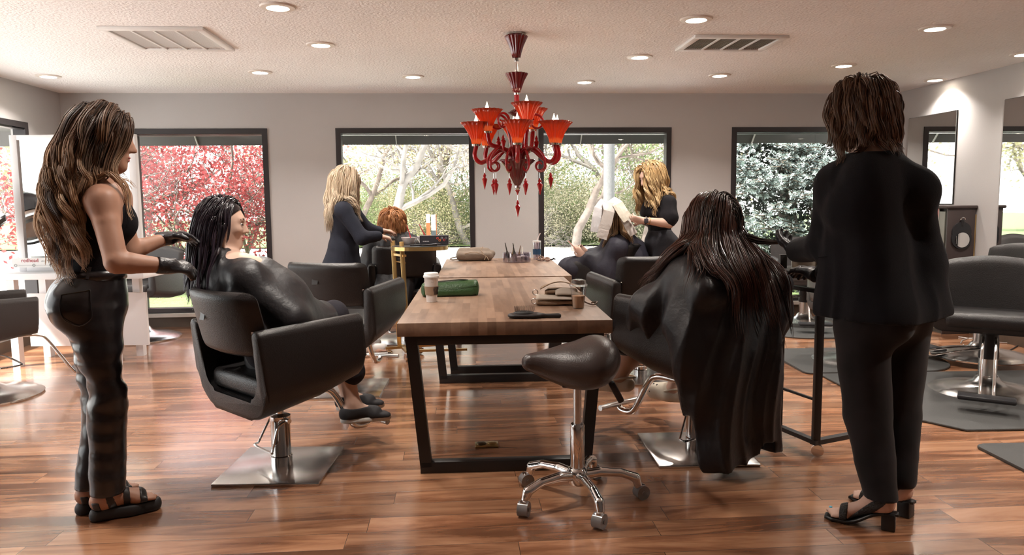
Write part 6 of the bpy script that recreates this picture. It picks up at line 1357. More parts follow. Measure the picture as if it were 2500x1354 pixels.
# ================================================================ the stylist at right: bob hair, black blazer, seen from behind
def P_right():
    root = person('standing person with a wavy brown bob and black blazer seen from behind, at right', (1.52, 2.92))
    f = nrm([-.62, .78, 0]); rt = nrm([.78, .62, 0]); hc = W(2106, 280, 2.98)
    hp, L, fr = head_prims(hc, [-.70, .66, -.25], [0, 0, 1], 1.06, False)
    neck = W(2130, 388, 2.93); waist = W(2140, 640, 2.95); pel = W(2145, 745, 2.97)
    shL = W(2046, 452, 3.02); shR = W(2232, 468, 2.90); elL = W(2002, 600, 3.12); wrL = W(1942, 612, 3.36); elR = W(2262, 640, 3.0); wrR = W(1985, 668, 3.42)
    to = torso_prims(neck, waist, pel, f, shR, shL, 1.12, hips=1.0)
    aL = arm_prims(shL, elL, wrL, .98); aR = arm_prims(shR, elR, wrR, .98)
    hipL = W(2105, 800, 2.93); hipR = W(2200, 800, 3.02); knL = W(2118, 1010, 2.90); knR = W(2193, 1010, 3.02); anL = W(2150, 1215, 2.80); anR = W(2194, 1195, 2.93)
    legs = leg_prims(hipL, knL, anL) + leg_prims(hipR, knR, anR); 
    def heel_foot(an, d):
        d = nrm([d[0], d[1], 0]); t = np.array([-d[1], d[0], 0.]); an = np.array(an); h = np.array([an[0], an[1], 0.]) - d * .02
        P = [ell(h + [0, 0, .105], (.034, .034, .038), k=.02), cone(an, h + d * .05 + [0, 0, .105], .036, .032, k=.03), cone(h + d * .02 + [0, 0, .10], h + d * .14 + [0, 0, .045], .030, .026, k=.03), cone(h + d * .145 + t * .022 + [0, 0, .038], h + d * .145 - t * .022 + [0, 0, .038], .02, k=.02)]
        for i in range(5): o = (i - 2) * .0155; l = .212 - abs(i - (1 if t[1] < 0 else 3)) * .008; P.append(cone(h + d * .15 + t * o + [0, 0, .032], h + d * l + t * o * 1.1 + [0, 0, .026], .011, .009, k=.004))
        return P, h, d, t
    FL, hL, dL, tL = heel_foot(anL, (-.86, .50)); FR, hR, dR, tR = heel_foot(anR, (-.6, .8))
    gL = hand_prims(wrL, W(1908, 590, 3.46) - wrL, [.1, .5, .8], .6, 1.0, -1); gR = hand_prims(wrR, W(1962, 655, 3.52) - wrR, [-.3, .3, -.8], .7, 1.0, 1)
    sdf_obj('body', hp + neck_prims(neck, L) + to + aL + aR + legs + FL + FR + gL + gR, SK2, root, res=.0072, local=False, smooth=2)
    # blazer: loose, long
    hem = W(2145, 772, 2.95)[2]
    bz = infl(to, .020) + [cone(waist, W(2150, 770, 2.96), .150, .205, k=.08, sq=(f, 1.32)), cone(shR, shL, .068, k=.05), cone(neck + [0, 0, -.0], shR, .060, .062, k=.04), cone(neck, shL, .060, .062, k=.04)] + \
        [cone(shL, elL, .068, .060, k=.06), cone(elL, elL * .12 + wrL * .88, .062, .050, k=.03), cone(shR, elR, .072, .066, k=.05), cone(elR, elR * .12 + wrR * .88, .062, .050, k=.03), cone(W(2240, 640, 2.98), W(2262, 760, 2.98), .09, .10, k=.06), cone(W(2052, 600, 3.0), W(2035, 755, 3.02), .075, .075, k=.06)]
    nz = W(2130, 384, 2.93)[2]
    def disp(P): return drape(P, [neck[0], neck[1] + .1, 0], 7, .010, neck[2] - .15, .5, 2, 5) + .003 * wob(P, 16, 8)
    dLw = nrm(wrL - elL); dRw = nrm(wrR - elR)
    post = make_post([lambda P: (hem - .012 * np.sin(P @ rt * 9)) - P[:, 2], lambda P: P[:, 2] - (nz + .02)], disp)
    sdf_obj('blazer', bz, mat('blazer_black', (0.0075, 0.007, 0.009), .9, spec=.2, sheen=.05, bump=.25, bscale=350), root, res=.008, post=post, local=False)
    b = MB(); pts = [neck + rt * .075 * math.cos(a) - f * .068 * math.sin(a) + np.array([0, 0, .012 - .01 * abs(math.cos(a))]) for a in np.linspace(-.1, PI + .1, 16)]
    b.tube(pts, .020, 10); b.build('collar', MATS['blazer_black'], root, local=False)
    b = MB(); b.bar(W(2000, 628, 3.0), W(2052, 622, 2.94), .02, .004, (0, 0, 1)); b.build('pocket_flap', MATS['blazer_black'], root, local=False)
    # trousers
    def tl(h, k_, a, e): q = k_ * .45 + a * .55; return [cone(h, k_, .108, .088, k=.05), cone(k_, q, .088, .075, k=.012), cone(q, e, .075, .066, k=.006)]
    eL = W(2152, 1225, 2.79); eR = W(2192, 1165, 2.93)
    pt = infl(to[1:2] + [p for p in to if p['t'] == 'e'], .012) + tl(hipL, knL, anL, eL) + tl(hipR, knR, anR, eR)
    def d2(P): z = P[:, 2]; return .005 * wob(P * [1, 1, 1.6], 15, 3) + .003 * folds(P, [0, 0, 1], 30, 6)
    sdf_obj('trousers', pt, mat('charcoal_suede_trousers', (0.020, 0.017, 0.018), .95, spec=.15, sheen=.12, col2=(.011, .010, .010), vscale=9), root, res=.008, post=make_post([lambda P: P[:, 2] - (hem + .03), lambda P: .125 - P[:, 2]], d2), local=False)
    # gloves
    for g, wr in ((gL, wrL), (gR, wrR)):
        d = nrm(g[1]['b'] - g[0]['a']); sdf_obj('glove', infl(g, .003) + [cone(wr - d * .04, wr + d * .02, .035, .032, k=.01)], M_glove, root, res=.0042, post=make_post([plane_cut(-d, wr - d * .04)], lambda P: .0016 * wob(P, 90, 4)), local=False)
    # heeled sandals
    MH = mat('heel_black', (.014, .013, .013), .35); MW_ = mat('woven_strap', (.03, .027, .026), .45, bump=1.0, bscale=160)
    for (h, d, t, F_) in ((hL, dL, tL, FL), (hR, dR, tR, FR)):
        def sole(u, v):
            x = -.045 + .265 * u; wd = .030 + .012 * math.sin(PI * min(1, max(0, (u - .25) / .75))) if u > .25 else .028 * (0.55 + .45 * math.sin(PI * u / .5)); z = .068 - .058 * (1 / (1 + math.exp(-(u - .45) * 12))) ; return h + d * x + t * (v - .5) * 2 * wd * (1 if u < .93 else .7) + np.array([0, 0, z])
        b = MB(); b.sheet(sole, 24, 4); b.build('sandal_sole', MH, root, local=False, solid=.010)
        b = MB(); b.bar(h + d * -.012 + np.array([0, 0, .001]), h + d * -.010 + np.array([0, 0, .068]), .050, .050, tuple(d), .004); b.build('block_heel', MH, root, local=False)
        for (c0, wd, dd) in ((.055, .019, nrm(d + np.array([0, 0, .9]))), (.150, .015, d)):
            sdf_obj('sandal_strap', infl(F_, .004), MW_, root, res=.005, post=make_post([(lambda P, c0=c0, wd=wd, dd=dd: np.abs((P - h - [0, 0, .06]) @ dd - c0) - wd), lambda P: P[:, 2] - .15, lambda P: .012 - P[:, 2]]), local=False)
    b = MB(); tip = hL + dL * .203 + tL * (.031 if tL[1] < 0 else -.031) * -1; b.sph(tip + np.array([0, 0, .036]), .007, 10, (1, 1, .5)); b.build('blue_toenail', mat('nail_blue', (.10, .45, .62), .3), root, local=False)
    hair_cap(hc, fr, root, mat('hair_bob_under', (.05, .026, .016), .5), s=1.1)
    hair('hair', hc, fr, root, guides=130, per=30, length=(.145, .235), seed=9, body=neck_prims(neck, L) + bz[:5], wave=.015, freq=30, r0=.0021, lift=(.004, .024), clump=.5, cols=((.050, .024, .014), (.15, .075, .042)), tipc=(.22, .12, .07), offs=.024, back=.45, radii=(.086, .105, .106), face=.75, nape=-.5, mtl=M_hair_shine, side_bias=.03)
    return root
P_right()
def cut_below(z): return lambda P: z - P[:, 2]
def cut_above(z): return lambda P: P[:, 2] - z
# ================================================================ client in the left front chair, wet dark hair
def P_client_left():
    root = person('seated person with wet dark hair in a black cape, in the left front styling chair', (-1.10, 3.60))
    f = nrm([.669, .743, 0]); rt = nrm([.743, -.669, 0]); up = np.array([0, 0, 1.0]); hc = W(548, 546, 3.56)
    hp, L, fr = head_prims(hc, [.965, .22, -.10], [0, 0, 1], .98)
    neck = W(546, 646, 3.52); pel = P1c + f * .0 + up * .62; waist = pel + up * .17 + f * .0; neck = np.array([neck[0], neck[1], neck[2]])
    shR = neck + rt * .185 - up * .055 + f * .01; shL = neck - rt * .185 - up * .055; elR = W(738, 800, 3.40); wrR = W(790, 790, 3.62); elL = shL + f * .10 - up * .26 - rt * .06; wrL = W(780, 785, 3.78)
    to = torso_prims(neck, waist, pel, f, shR, shL, 1.0, bust=.0)
    kn = W(815, 772, 3.80); an = W(862, 985, 3.82); kn2 = W(795, 815, 3.98); an2 = W(850, 960, 4.02)
    hip = pel + rt * .09 + f * .02; hip2 = pel - rt * .09 + f * .02
    legs = leg_prims(hip, kn, an, 1.0) + leg_prims(hip2, kn2, an2, .95); fd = nrm([.95, .25, 0])
    sole = an[2] - .085
    F_, h, d, t = bare_foot(an, fd, sole); F2, h2, d2, t2 = bare_foot(an2, fd, sole + .01)
    g1 = hand_prims(wrR, f * .8 - rt * .5, -up, .5, .95, 1); g2 = hand_prims(wrL, f * .6 + rt * .6, -up, .5, .95, -1)
    sdf_obj('body', hp + neck_prims(neck, L) + to + arm_prims(shR, elR, wrR, 1.0) + arm_prims(shL, elL, wrL) + legs + F_ + F2 + g1 + g2, SK3, root, res=.007, local=False)
    face_bits(L, fr, root, browc=(.04, .025, .02))
    # dark cropped trousers
    pt = [cone(waist - up * .05, pel, .13, .165, k=.05, sq=(f, 1.1)), cone(hip, kn, .105, .078, k=.05), cone(kn, an + up * .17, .080, .066, k=.03), cone(hip2, kn2, .10, .075, k=.05), cone(kn2, an2 + up * .15, .076, .064, k=.03)]
    sdf_obj('trousers', pt, mat('black_linen_trousers', (.026, .024, .030), .9, spec=.2, bump=.3, bscale=200), root, res=.0085, post=make_post([plane_cut(an - kn, an + (kn - an) * .30) if False else cut_below(an[2] + .085)], lambda P: .006 * wob(P, 20, 5) + .004 * folds(P, [0, 0, 1], 40, 3)), local=False)
    # salon cape with short wide sleeves
    cz = infl(to[5:], .012) + [cone(neck + up * .02, neck - up * .03, .068, .080, k=.03), cone(neck - up * .13, waist, .145, .165, k=.07, sq=(f, 1.35)), cone(waist, pel + f * .05, .19, .20, k=.08, sq=(f, 1.1)), cone(neck + up * .01, shR, .060, .068, k=.03), cone(neck + up * .01, shL, .060, .068, k=.03), cone(shR, shL, .07, k=.03), cone(neck - up * .035 + f * .03, shL + f * .03, .070, .072, k=.03), cone(neck - up * .035 + f * .03, shR + f * .03, .070, .072, k=.03),
          cone(shR, elR * .82 + shR * .18, .070, .096, k=.05), cone(shL, elL, .08, .09, k=.06), cone(elR * .6 + pel * .4, wrR * .7 + kn * .3, .085, .06, k=.07), cone(pel + f * .15 + up * .10, kn * .75 + pel * .25 + up * .04, .13, .08, k=.07),
          cone(shR - f * .06 - up * .10, P1c - f * .17 + rt * .215 + up * .58, .05, .035, k=.04), cone(shR - f * .05 + rt * .02 - up * .14, P1c - f * .10 + rt * .22 + up * .56, .06, .04, k=.05)]
    sdf_obj('salon_cape', cz, M_cape, root, res=.0085, post=make_post([], lambda P: drape(P, neck - f * .0, 8, .011, neck[2] + .02, .45, 1, 4) + .0025 * wob(P, 22, 6)), local=False)
    # slip-on shoe
    for (FF, hh, dd) in ((F_, h, d), (F2, h2, d2)):
        z0 = hh[2]; sp = [cone(hh + dd * .015 + up * .0, hh + dd * .20 + up * .0, .040, .044, k=.02)]
        sdf_obj('shoe_sole', sp, mat('shoe_white_sole', (.62, .60, .56), .6), root, res=.006, post=make_post([cut_below(z0 - .012), cut_above(z0 + .016)]), local=False)
        sdf_obj('shoe_upper', infl(FF, .007), mat('shoe_black_canvas', (.022, .020, .022), .8), root, res=.006, post=make_post([cut_below(z0 + .010), cut_above(z0 + .068)]), local=False)
    hb = hp + neck_prims(neck, L) + cz
    hair_cap(hc, fr, root, mat('hair_wet_under', (.010, .007, .010), .2, spec=.8), s=1.0)
    hair('hair', hc, fr, root, guides=95, per=24, length=(.26, .42), seed=12, body=hb, boff=.016, wave=.006, freq=30, r0=.0020, lift=(.001, .010), clump=.80, cols=((.008, .006, .009), (.022, .016, .022)), tipc=(.05, .035, .05), offs=.018, back=1.5, radii=(.078, .096, .101), nape=-.6, mtl=M_hair_wet, face=.10, cut=.55, part=0.0, side_bias=.0, fall=(-.16, -.10, -1))
    return root
P_client_left()

# ================================================================ first blond stylist with black blazer
def sneaker(root, h, d, t, col):
    M_ = mat('sneaker_white', (.70, .68, .66), .55); up = np.array([0, 0, 1.0]); z0 = h[2]
    sdf_obj('sneaker_sole', [cone(h + d * .01, h + d * .21, .042, .045, k=.02)], mat('sneaker_rubber', (.62, .60, .57), .6), root, res=.007, post=make_post([cut_below(.004), cut_above(.032)]), local=False)
    sdf_obj('sneaker_upper', [cone(h + up * .045 + d * .01, h + d * .19 + up * .038, .042, .040, k=.02), cone(h + up * .05 + d * .02, h + up * .085 + d * .03, .044, .040, k=.03)], M_, root, res=.007, post=make_post([cut_below(.028), cut_above(.10)]), local=False)
def P_blond_left():
    root = person('standing person with long blond hair, black blazer and white sneakers', (-1.32, 6.25))
    f = nrm([.96, .28, 0]); rt = nrm([.28, -.96, 0]); up = np.array([0, 0, 1.0]); Y0 = 6.25; hc = W(846, 448, Y0)
    hp, L, fr = head_prims(hc, [.93, .25, -.25], [0, 0, 1], 1.0)
    neck = W(835, 500, Y0); waist = W(838, 610, Y0 - .02); pel = W(838, 665, Y0); shR = W(838, 514, Y0 - .17); shL = W(858, 512, Y0 + .17)
    elR = W(884, 580, Y0 - .20); wrR = W(926, 576, Y0 - .08); elL = W(890, 556, Y0 + .2); wrL = W(930, 563, Y0 + .28)
    to = torso_prims(neck, waist, pel, f, shR, shL, 1.0)
    hipR = pel + rt * .09; hipL = pel - rt * .09; knR = W(870, 770, Y0 - .08); knL = W(872, 765, Y0 + .1); anR = W(892, 842, Y0 - .08); anL = W(880, 838, Y0 + .12)
    g1 = hand_prims(wrR, W(962, 583, Y0 + .0) - wrR, [.2, .3, -.9], .45, .98, 1); g2 = hand_prims(wrL, W(962, 566, Y0 + .35) - wrL, [.2, -.2, -.9], .45, .98, -1)
    F_, h, d, t = bare_foot(anR, (.97, .22), .03); F2, h2, d2, t2 = bare_foot(anL, (.9, .4), .03)
    sdf_obj('body', hp + neck_prims(neck, L) + to + arm_prims(shR, elR, wrR, 1.0) + arm_prims(shL, elL, wrL) + leg_prims(hipR, knR, anR) + leg_prims(hipL, knL, anL) + g1 + g2 + F_ + F2, SK2, root, res=.0085, local=False); face_bits(L, fr, root)
    bz = infl(to, .018) + [cone(waist, W(834, 655, Y0), .14, .19, k=.06, sq=(f, 1.1)), cone(shR, elR, .062, .054, k=.03), cone(elR, wrR * .9 + elR * .1, .054, .044, k=.03), cone(shL, elL, .062, .054, k=.03), cone(elL, wrL * .9 + elL * .1, .054, .044, k=.03)]
    zh = W(838, 672, Y0)[2]; zn = W(835, 494, Y0)[2]
    sdf_obj('blazer', bz, mat('blazer_navy_black', (.018, .020, .030), .85, spec=.2, bump=.3, bscale=250), root, res=.010, post=make_post([cut_below(zh), cut_above(zn + .01)], lambda P: .006 * wob(P, 18, 3) + .003 * folds(P, [.3, 0, 1], 30, 4)), local=False)
    pt = [cone(pel, pel + up * .02, .16, k=.04)] + [q for a_, b_, c_ in ((hipR, knR, anR), (hipL, knL, anL)) for q in (cone(a_, b_, .10, .085, k=.04), cone(b_, c_ + up * .02, .085, .085, k=.03))]
    sdf_obj('trousers', pt, mat('dark_pleated_trousers', (.022, .017, .016), .9), root, res=.010, post=make_post([cut_below(anR[2] + .045), cut_above(zh + .05)], lambda P: .006 * np.sin(P[:, 0] * 150 + 2 * wob(P, 6, 2)) * 0 + .006 * folds(P, [0, 0, 1], 60, 5)), local=False)
    for hh, dd, tt in ((h, d, t), (h2, d2, t2)): sneaker(root, hh, dd, tt, None)
    b = MB(); q = wrR * .85 + elR * .15; b.tube([wrL + up * .028 * math.cos(a) + rt * .028 * math.sin(a) for a in np.linspace(0, 6.0, 14)], .006, 6); b.build('watch_band', M_plastic, root, local=False)
    hair_cap(hc, fr, root, mat('hair_blond_under', (.34, .25, .16), .5))
    hair('hair', hc, fr, root, guides=80, per=22, length=(.34, .46), seed=21, body=hp + neck_prims(neck, L) + bz[:8], wave=.018, freq=26, r0=.0031, lift=(.006, .035), clump=.4, cols=((.34, .25, .165), (.62, .50, .36)), tipc=(.72, .60, .46), offs=.026, back=.6, radii=(.080, .100, .102), flare=-f * .12, mtl=M_hair_shine)
P_blond_left()

# ================================================================ short-haired client behind the gold trolley
def P_client_far():
    root = person('seated person with short ginger hair in a black cape by the gold trolley', (-1.02, 6.95))
    f = nrm([-.12, .99, 0]); rt = nrm([.99, .12, 0]); up = np.array([0, 0, 1.0]); hc = W(958, 547, 6.8)
    hp, L, fr = head_prims(hc, [.1, .97, -.2], [0, 0, 1], .98); neck = W(958, 588, 6.78); pel = np.array([neck[0] + .02, 6.85, .62]); waist = pel + up * .18
    shR = neck + rt * .17 - up * .05; shL = neck - rt * .17 - up * .05; to = torso_prims(neck, waist, pel, f, shR, shL, .95)
    k1 = pel + f * .42 + rt * .12 - up * .02; k2 = pel + f * .42 - rt * .12 - up * .02; a1 = k1 - up * .36 + f * .05; a2 = k2 - up * .36 + f * .05
    elR = shR - up * .24 + rt * .06 + f * .05; wrR = elR + f * .2 - up * .02 - rt * .08; elL = shL - up * .24 - rt * .06 + f * .05; wrL = elL + f * .2 + rt * .08
    F_, *_ = bare_foot(a1, f, a1[2] - .08); F2, *_ = bare_foot(a2, f, a2[2] - .08)
    sdf_obj('body', hp + neck_prims(neck, L) + to + arm_prims(shR, elR, wrR) + arm_prims(shL, elL, wrL) + leg_prims(pel + rt * .08, k1, a1) + leg_prims(pel - rt * .08, k2, a2) + F_ + F2 + hand_prims(wrR, f, -up, .4, .95, -1) + hand_prims(wrL, f, -up, .4, .95, 1), SK2, root, res=.010, local=False)
    cz = infl(to[5:], .012) + [cone(neck, neck - up * .03, .06, .075, k=.04), cone(neck - up * .05, waist, .17, .22, k=.08, sq=(f, 1.15)), cone(waist, pel, .22, .27, k=.08), cone(neck, shR, .06, .08, k=.05), cone(neck, shL, .06, .08, k=.05), cone(shR, elR, .085, .12, k=.07), cone(shL, elL, .085, .12, k=.07), cone(waist - f * .1, np.array([pel[0], pel[1] - .30, .42]), .17, .17, k=.08, sq=(f, 1.8)), cone(pel, k1, .16, .12, k=.08), cone(pel, k2, .16, .12, k=.08)]
    sdf_obj('salon_cape', cz, M_cape, root, res=.011, post=make_post([], lambda P: drape(P, neck, 9, .013, neck[2], .4, 2, 7)), local=False)
    pn = [cone(k1, a1, .075, .065, k=.03), cone(k2, a2, .075, .065, k=.03)]; sdf_obj('trousers', pn, M_blk, root, res=.011, post=make_post([cut_below(a1[2] + .03)]), local=False)
    hair_cap(hc, fr, root, mat('hair_ginger_under', (.20, .085, .03), .6), extra=.012)
    hair('hair', hc, fr, root, guides=90, per=24, length=(.09, .15), seed=31, body=None, wave=.008, freq=50, r0=.0031, lift=(.014, .030), clump=.3, cols=((.22, .085, .03), (.42, .19, .075)), tipc=(.40, .19, .08), offs=.024, back=.3, radii=(.084, .100, .103), nape=-.7)
P_client_far()

# ================================================================ client with foils
def P_client_foil():
    root = person('seated person with hair foils and a black cape holding a phone', (0.85, 6.75))
    f = nrm([-.97, .22, 0]); rt = nrm([.22, .97, 0]); up = np.array([0, 0, 1.0]); hc = W(1492, 532, 6.62)
    hp, L, fr = head_prims(hc, [-.92, .15, -.38], [0, 0, 1], .98, False); neck = W(1512, 588, 6.65); pel = W(1535, 690, 6.72); pel[2] = .63; waist = W(1528, 640, 6.70)
    shL = neck - rt * .17 - up * .05; shR = neck + rt * .17 - up * .05; elL = W(1475, 655, 6.50); wrL = W(1425, 625, 6.55); elR = elL + rt * .35; wrR = W(1432, 618, 6.70)
    to = torso_prims(neck, waist, pel, f, shR, shL, .98)
    k1 = W(1392, 640, 6.62); k2 = W(1400, 645, 6.85); k1[2] = .68; k2[2] = .68; a1 = k1 - up * .42 + f * .06; a2 = k2 - up * .42 + f * .06; F_, *_ = bare_foot(a1, f, a1[2] - .08); F2, *_ = bare_foot(a2, f, a2[2] - .08)
    g1 = hand_prims(wrL, W(1404, 603, 6.58) - wrL, up * .4 + rt, .6, .95, 1); g2 = hand_prims(wrR, W(1410, 600, 6.68) - wrR, up * .3 - rt, .6, .95, -1)
    sdf_obj('body', hp + neck_prims(neck, L) + to + arm_prims(shR, elR, wrR) + arm_prims(shL, elL, wrL) + leg_prims(pel - rt * .09, k1, a1) + leg_prims(pel + rt * .09, k2, a2) + F_ + F2 + g1 + g2, SK2, root, res=.0085, local=False); face_bits(L, fr, root)
    cz = infl(to[5:], .012) + [cone(neck, neck - up * .03, .062, .08, k=.04), cone(neck - up * .05, waist, .17, .23, k=.08, sq=(rt, 1.05)), cone(waist, W(1545, 668, 6.7), .21, .19, k=.08), cone(neck, shR, .06, .08, k=.05), cone(neck, shL, .06, .08, k=.05), cone(shL, elL, .085, .105, k=.07), cone(shR, elR, .085, .105, k=.07), cone(elL, wrL + (elL - wrL) * .2, .10, .055, k=.05), cone(elR, wrR + (elR - wrR) * .2, .10, .055, k=.05),
          cone(waist, k1, .18, .10, k=.09), cone(waist, k2, .18, .10, k=.09), cone(k1 + up * .0, k1 - up * .16 + f * .0, .09, .075, k=.05), cone(W(1500, 660, 6.55), W(1480, 690, 6.50), .13, .12, k=.08)]
    sdf_obj('salon_cape', cz, creased('navy_black_cape', (.026, .025, .036), .6, spec=.3), root, res=.0095, post=make_post([], lambda P: drape(P, neck, 8, .014, neck[2] + .05, .4, 3, 9)), local=False)
    sdf_obj('trousers', [cone(k1, a1, .075, .065, k=.03), cone(k2, a2, .075, .065, k=.03)], M_blk, root, res=.011, post=make_post([cut_below(a1[2] + .03)]), local=False)
    hair_cap(hc, fr, root, mat('hair_foil_under', (.05, .03, .02), .5))
    hair('hair', hc, fr, root, guides=55, per=14, length=(.26, .36), seed=41, body=hp + neck_prims(neck, L) + cz[:16], wave=.005, freq=20, r0=.004, lift=(.004, .02), clump=.55, cols=((.07, .04, .022), (.20, .11, .05)), tipc=(.34, .20, .09), offs=.024, back=.6, radii=(.080, .098, .101), cut=.2)
    MFo = mat('foil_paper', (.46, .42, .39), .45, spec=.5, bump=.5, bscale=18)
    def foil(pts, wd, nm=MFo):
        pts = [np.array(p) for p in pts]; sp = [a * (1 - t) + b * t for a, b in zip(pts[:-1], pts[1:]) for t in (0, .34, .67)] + [pts[-1]]; n = len(sp) - 1
        def fn(u, v):
            p = sp[int(round(u * n))]; k = min(n - 1, int(u * n)); tg = nrm(sp[k + 1] - sp[k]); s_ = nrm(np.cross(tg, [.15, -1, .1])); return p + s_ * (v - .5) * wd + np.array([0, -.004 * math.sin(v * PI) + .001 * math.sin(u * 17 + v * 5), 0])
        b = MB(); b.sheet(fn, n, 4); b.build('hair_foil', nm, root, local=False, solid=.0012, smooth=False)
    Yf = 6.47
    foil([W(1476, 492, Yf + .04), W(1462, 508, Yf - .02), W(1457, 530, Yf - .04), W(1453, 566, Yf - .05)], .085, mat('foil_white', (.62, .61, .62), .4, bump=.5, bscale=18))
    foil([W(1485, 494, Yf), W(1487, 515, Yf - .06), W(1480, 545, Yf - .08), W(1472, 562, Yf - .09)], .100)
    foil([W(1480, 540, Yf - .07), W(1474, 562, Yf - .09), W(1468, 582, Yf - .10)], .095)
    foil([W(1490, 487, Yf + .1), W(1508, 497, Yf - .02), W(1522, 520, Yf - .06), W(1534, 536, Yf - .08)], .095, mat('foil_cream', (.50, .46, .38), .45, bump=.5, bscale=18))
    foil([W(1524, 532, Yf - .02), W(1534, 550, Yf - .05), W(1548, 572, Yf - .06)], .075)
    ph = W(1400, 602, 6.60); q = empty('smartphone', 'smartphone held up by the client with hair foils', 'phone', ph); b = MB(); b.box((0, 0, 0), (.010, .07, .145), (0, R_(-42), 0), bev=.003); b.build('phone_body', mat('phone_pink', (.55, .30, .24), .3), q)
P_client_foil()

# ================================================================ second blond stylist in black top and jeans
def P_blond_right():
    root = person('standing person with golden blond hair, puff-sleeve black top and dark jeans', (1.23, 6.55))
    f = nrm([-.93, -.30, 0]); rt = nrm([-.30, .93, 0]); up = np.array([0, 0, 1.0]); Y0 = 6.55; hc = W(1588, 432, Y0)
    hp, L, fr = head_prims(hc, [-.84, -.40, -.36], [0, 0, 1], 1.0); neck = W(1602, 486, Y0); waist = W(1610, 552, Y0); pel = W(1612, 590, Y0)
    shL = W(1632, 496, Y0 - .12); shR = W(1590, 492, Y0 + .16); elL = W(1634, 545, Y0 - .20); wrL = W(1572, 538, Y0 - .24); elR = W(1590, 545, Y0 + .2); wrR = W(1566, 540, Y0 + .02)
    to = torso_prims(neck, waist, pel, f, shR, shL, .93, bust=.04)
    hL_ = pel - rt * .085; hR_ = pel + rt * .085; kL = W(1600, 735, Y0 - .08); kR = W(1606, 735, Y0 + .1); aL = np.array([kL[0] + .02, kL[1], .09]); aR = np.array([kR[0] + .02, kR[1], .09])
    g1 = hand_prims(wrL, W(1540, 532, Y0 - .20) - wrL, up * .6 + rt, .5, .95, 1); g2 = hand_prims(wrR, W(1538, 530, Y0 - .04) - wrR, -up * .4 - rt, .4, .95, -1); F_, h, d, t = bare_foot(aL, f, .02); F2, h2, d2, t2 = bare_foot(aR, f, .02)
    sdf_obj('body', hp + neck_prims(neck, L) + to + arm_prims(shR, elR, wrR) + arm_prims(shL, elL, wrL, 1.05) + leg_prims(hL_, kL, aL) + leg_prims(hR_, kR, aR) + g1 + g2 + F_ + F2, SK2, root, res=.0078, local=False); face_bits(L, fr, root)
    zn = W(1602, 481, Y0)[2]; zw = W(1608, 563, Y0)[2]
    tp = infl(to[:1] + to[2:], .010) + [cone(shL, elL * .72 + shL * .28, .066, .078, k=.03), cone(elL * .72 + shL * .28, elL * .95 + shL * .05, .074, .048, k=.02), cone(shR, elR * .72 + shR * .28, .066, .078, k=.03), cone(neck, neck + up * .012, .058, k=.02), cone(waist, waist - up * .05, .118, .122, k=.03, sq=(f, 1.3))]
    sdf_obj('puff_sleeve_top', tp, M_blkknit, root, res=.008, post=make_post([cut_above(zn + .02), cut_below(zw - .005)], lambda P: .003 * wob(P, 30, 4) + .002 * folds(P, [0, 0, 1], 90, 3)), local=False)
    pt = infl(to[1:2] + [p for p in to if p['t'] == 'e'][1::2], .008) + [q for a_, b_, c_ in ((hL_, kL, aL), (hR_, kR, aR)) for q in (cone(a_, b_, .098, .068, k=.04), cone(b_, c_, .066, .055, k=.03))]
    jm = mat('black_jeans', (.034, .034, .040), .8, spec=.2, col2=(.016, .016, .020), vscale=12, bump=.3, bscale=250)
    sdf_obj('jeans', pt, jm, root, res=.009, post=make_post([cut_above(zw + .012), cut_below(.10)], lambda P: .003 * wob(P, 24, 8)), local=False)
    for hh, dd in ((h, d), (h2, d2)): sdf_obj('shoe', infl(F_ if hh is h else F2, .008), M_plastic, root, res=.010, post=make_post([cut_below(.003), cut_above(.10)]), local=False)
    ax = nrm(wrL - elL); q = wrL - ax * .015; b = MB(); s1 = nrm(np.cross(ax, up)); s2 = np.cross(ax, s1); b.tube([q + s1 * .030 * math.cos(a) + s2 * .030 * math.sin(a) for a in np.linspace(0, 2 * PI, 18)[:-1]], .006, 6, closed=True); w_ = b.build('watch_band', M_plastic, root, local=False)
    b = MB(); b.box(q + np.array([0, -.034, 0]), (.036, .012, .04), bev=.004); b.build('watch_face', mat('watch_glass', (.02, .02, .03), .1), w_, local=False) if False else b.build('watch_face', mat('watch_glass', (.05, .05, .06), .1), root, local=False)
    b = MB(); q = wrL - ax * .045; b.tube([q + s1 * .032 * math.cos(a) + s2 * .032 * math.sin(a) for a in np.linspace(0, 2 * PI, 18)[:-1]], .0035, 6, closed=True); b.build('bracelet', M_gold, root, local=False)
    hair_cap(hc, fr, root, mat('hair_gold_under', (.30, .19, .08), .5), extra=.002)
    hair('hair', hc, fr, root, guides=85, per=22, length=(.32, .42), seed=52, body=hp + neck_prims(neck, L) + tp[:7], wave=.022, freq=27, r0=.0031, lift=(.008, .034), clump=.45, cols=((.30, .18, .075), (.58, .40, .20)), tipc=(.68, .50, .28), offs=.026, back=.25, radii=(.080, .100, .102), mtl=M_hair_shine, face=.40, cut=.5, side_bias=.02)
P_blond_right()

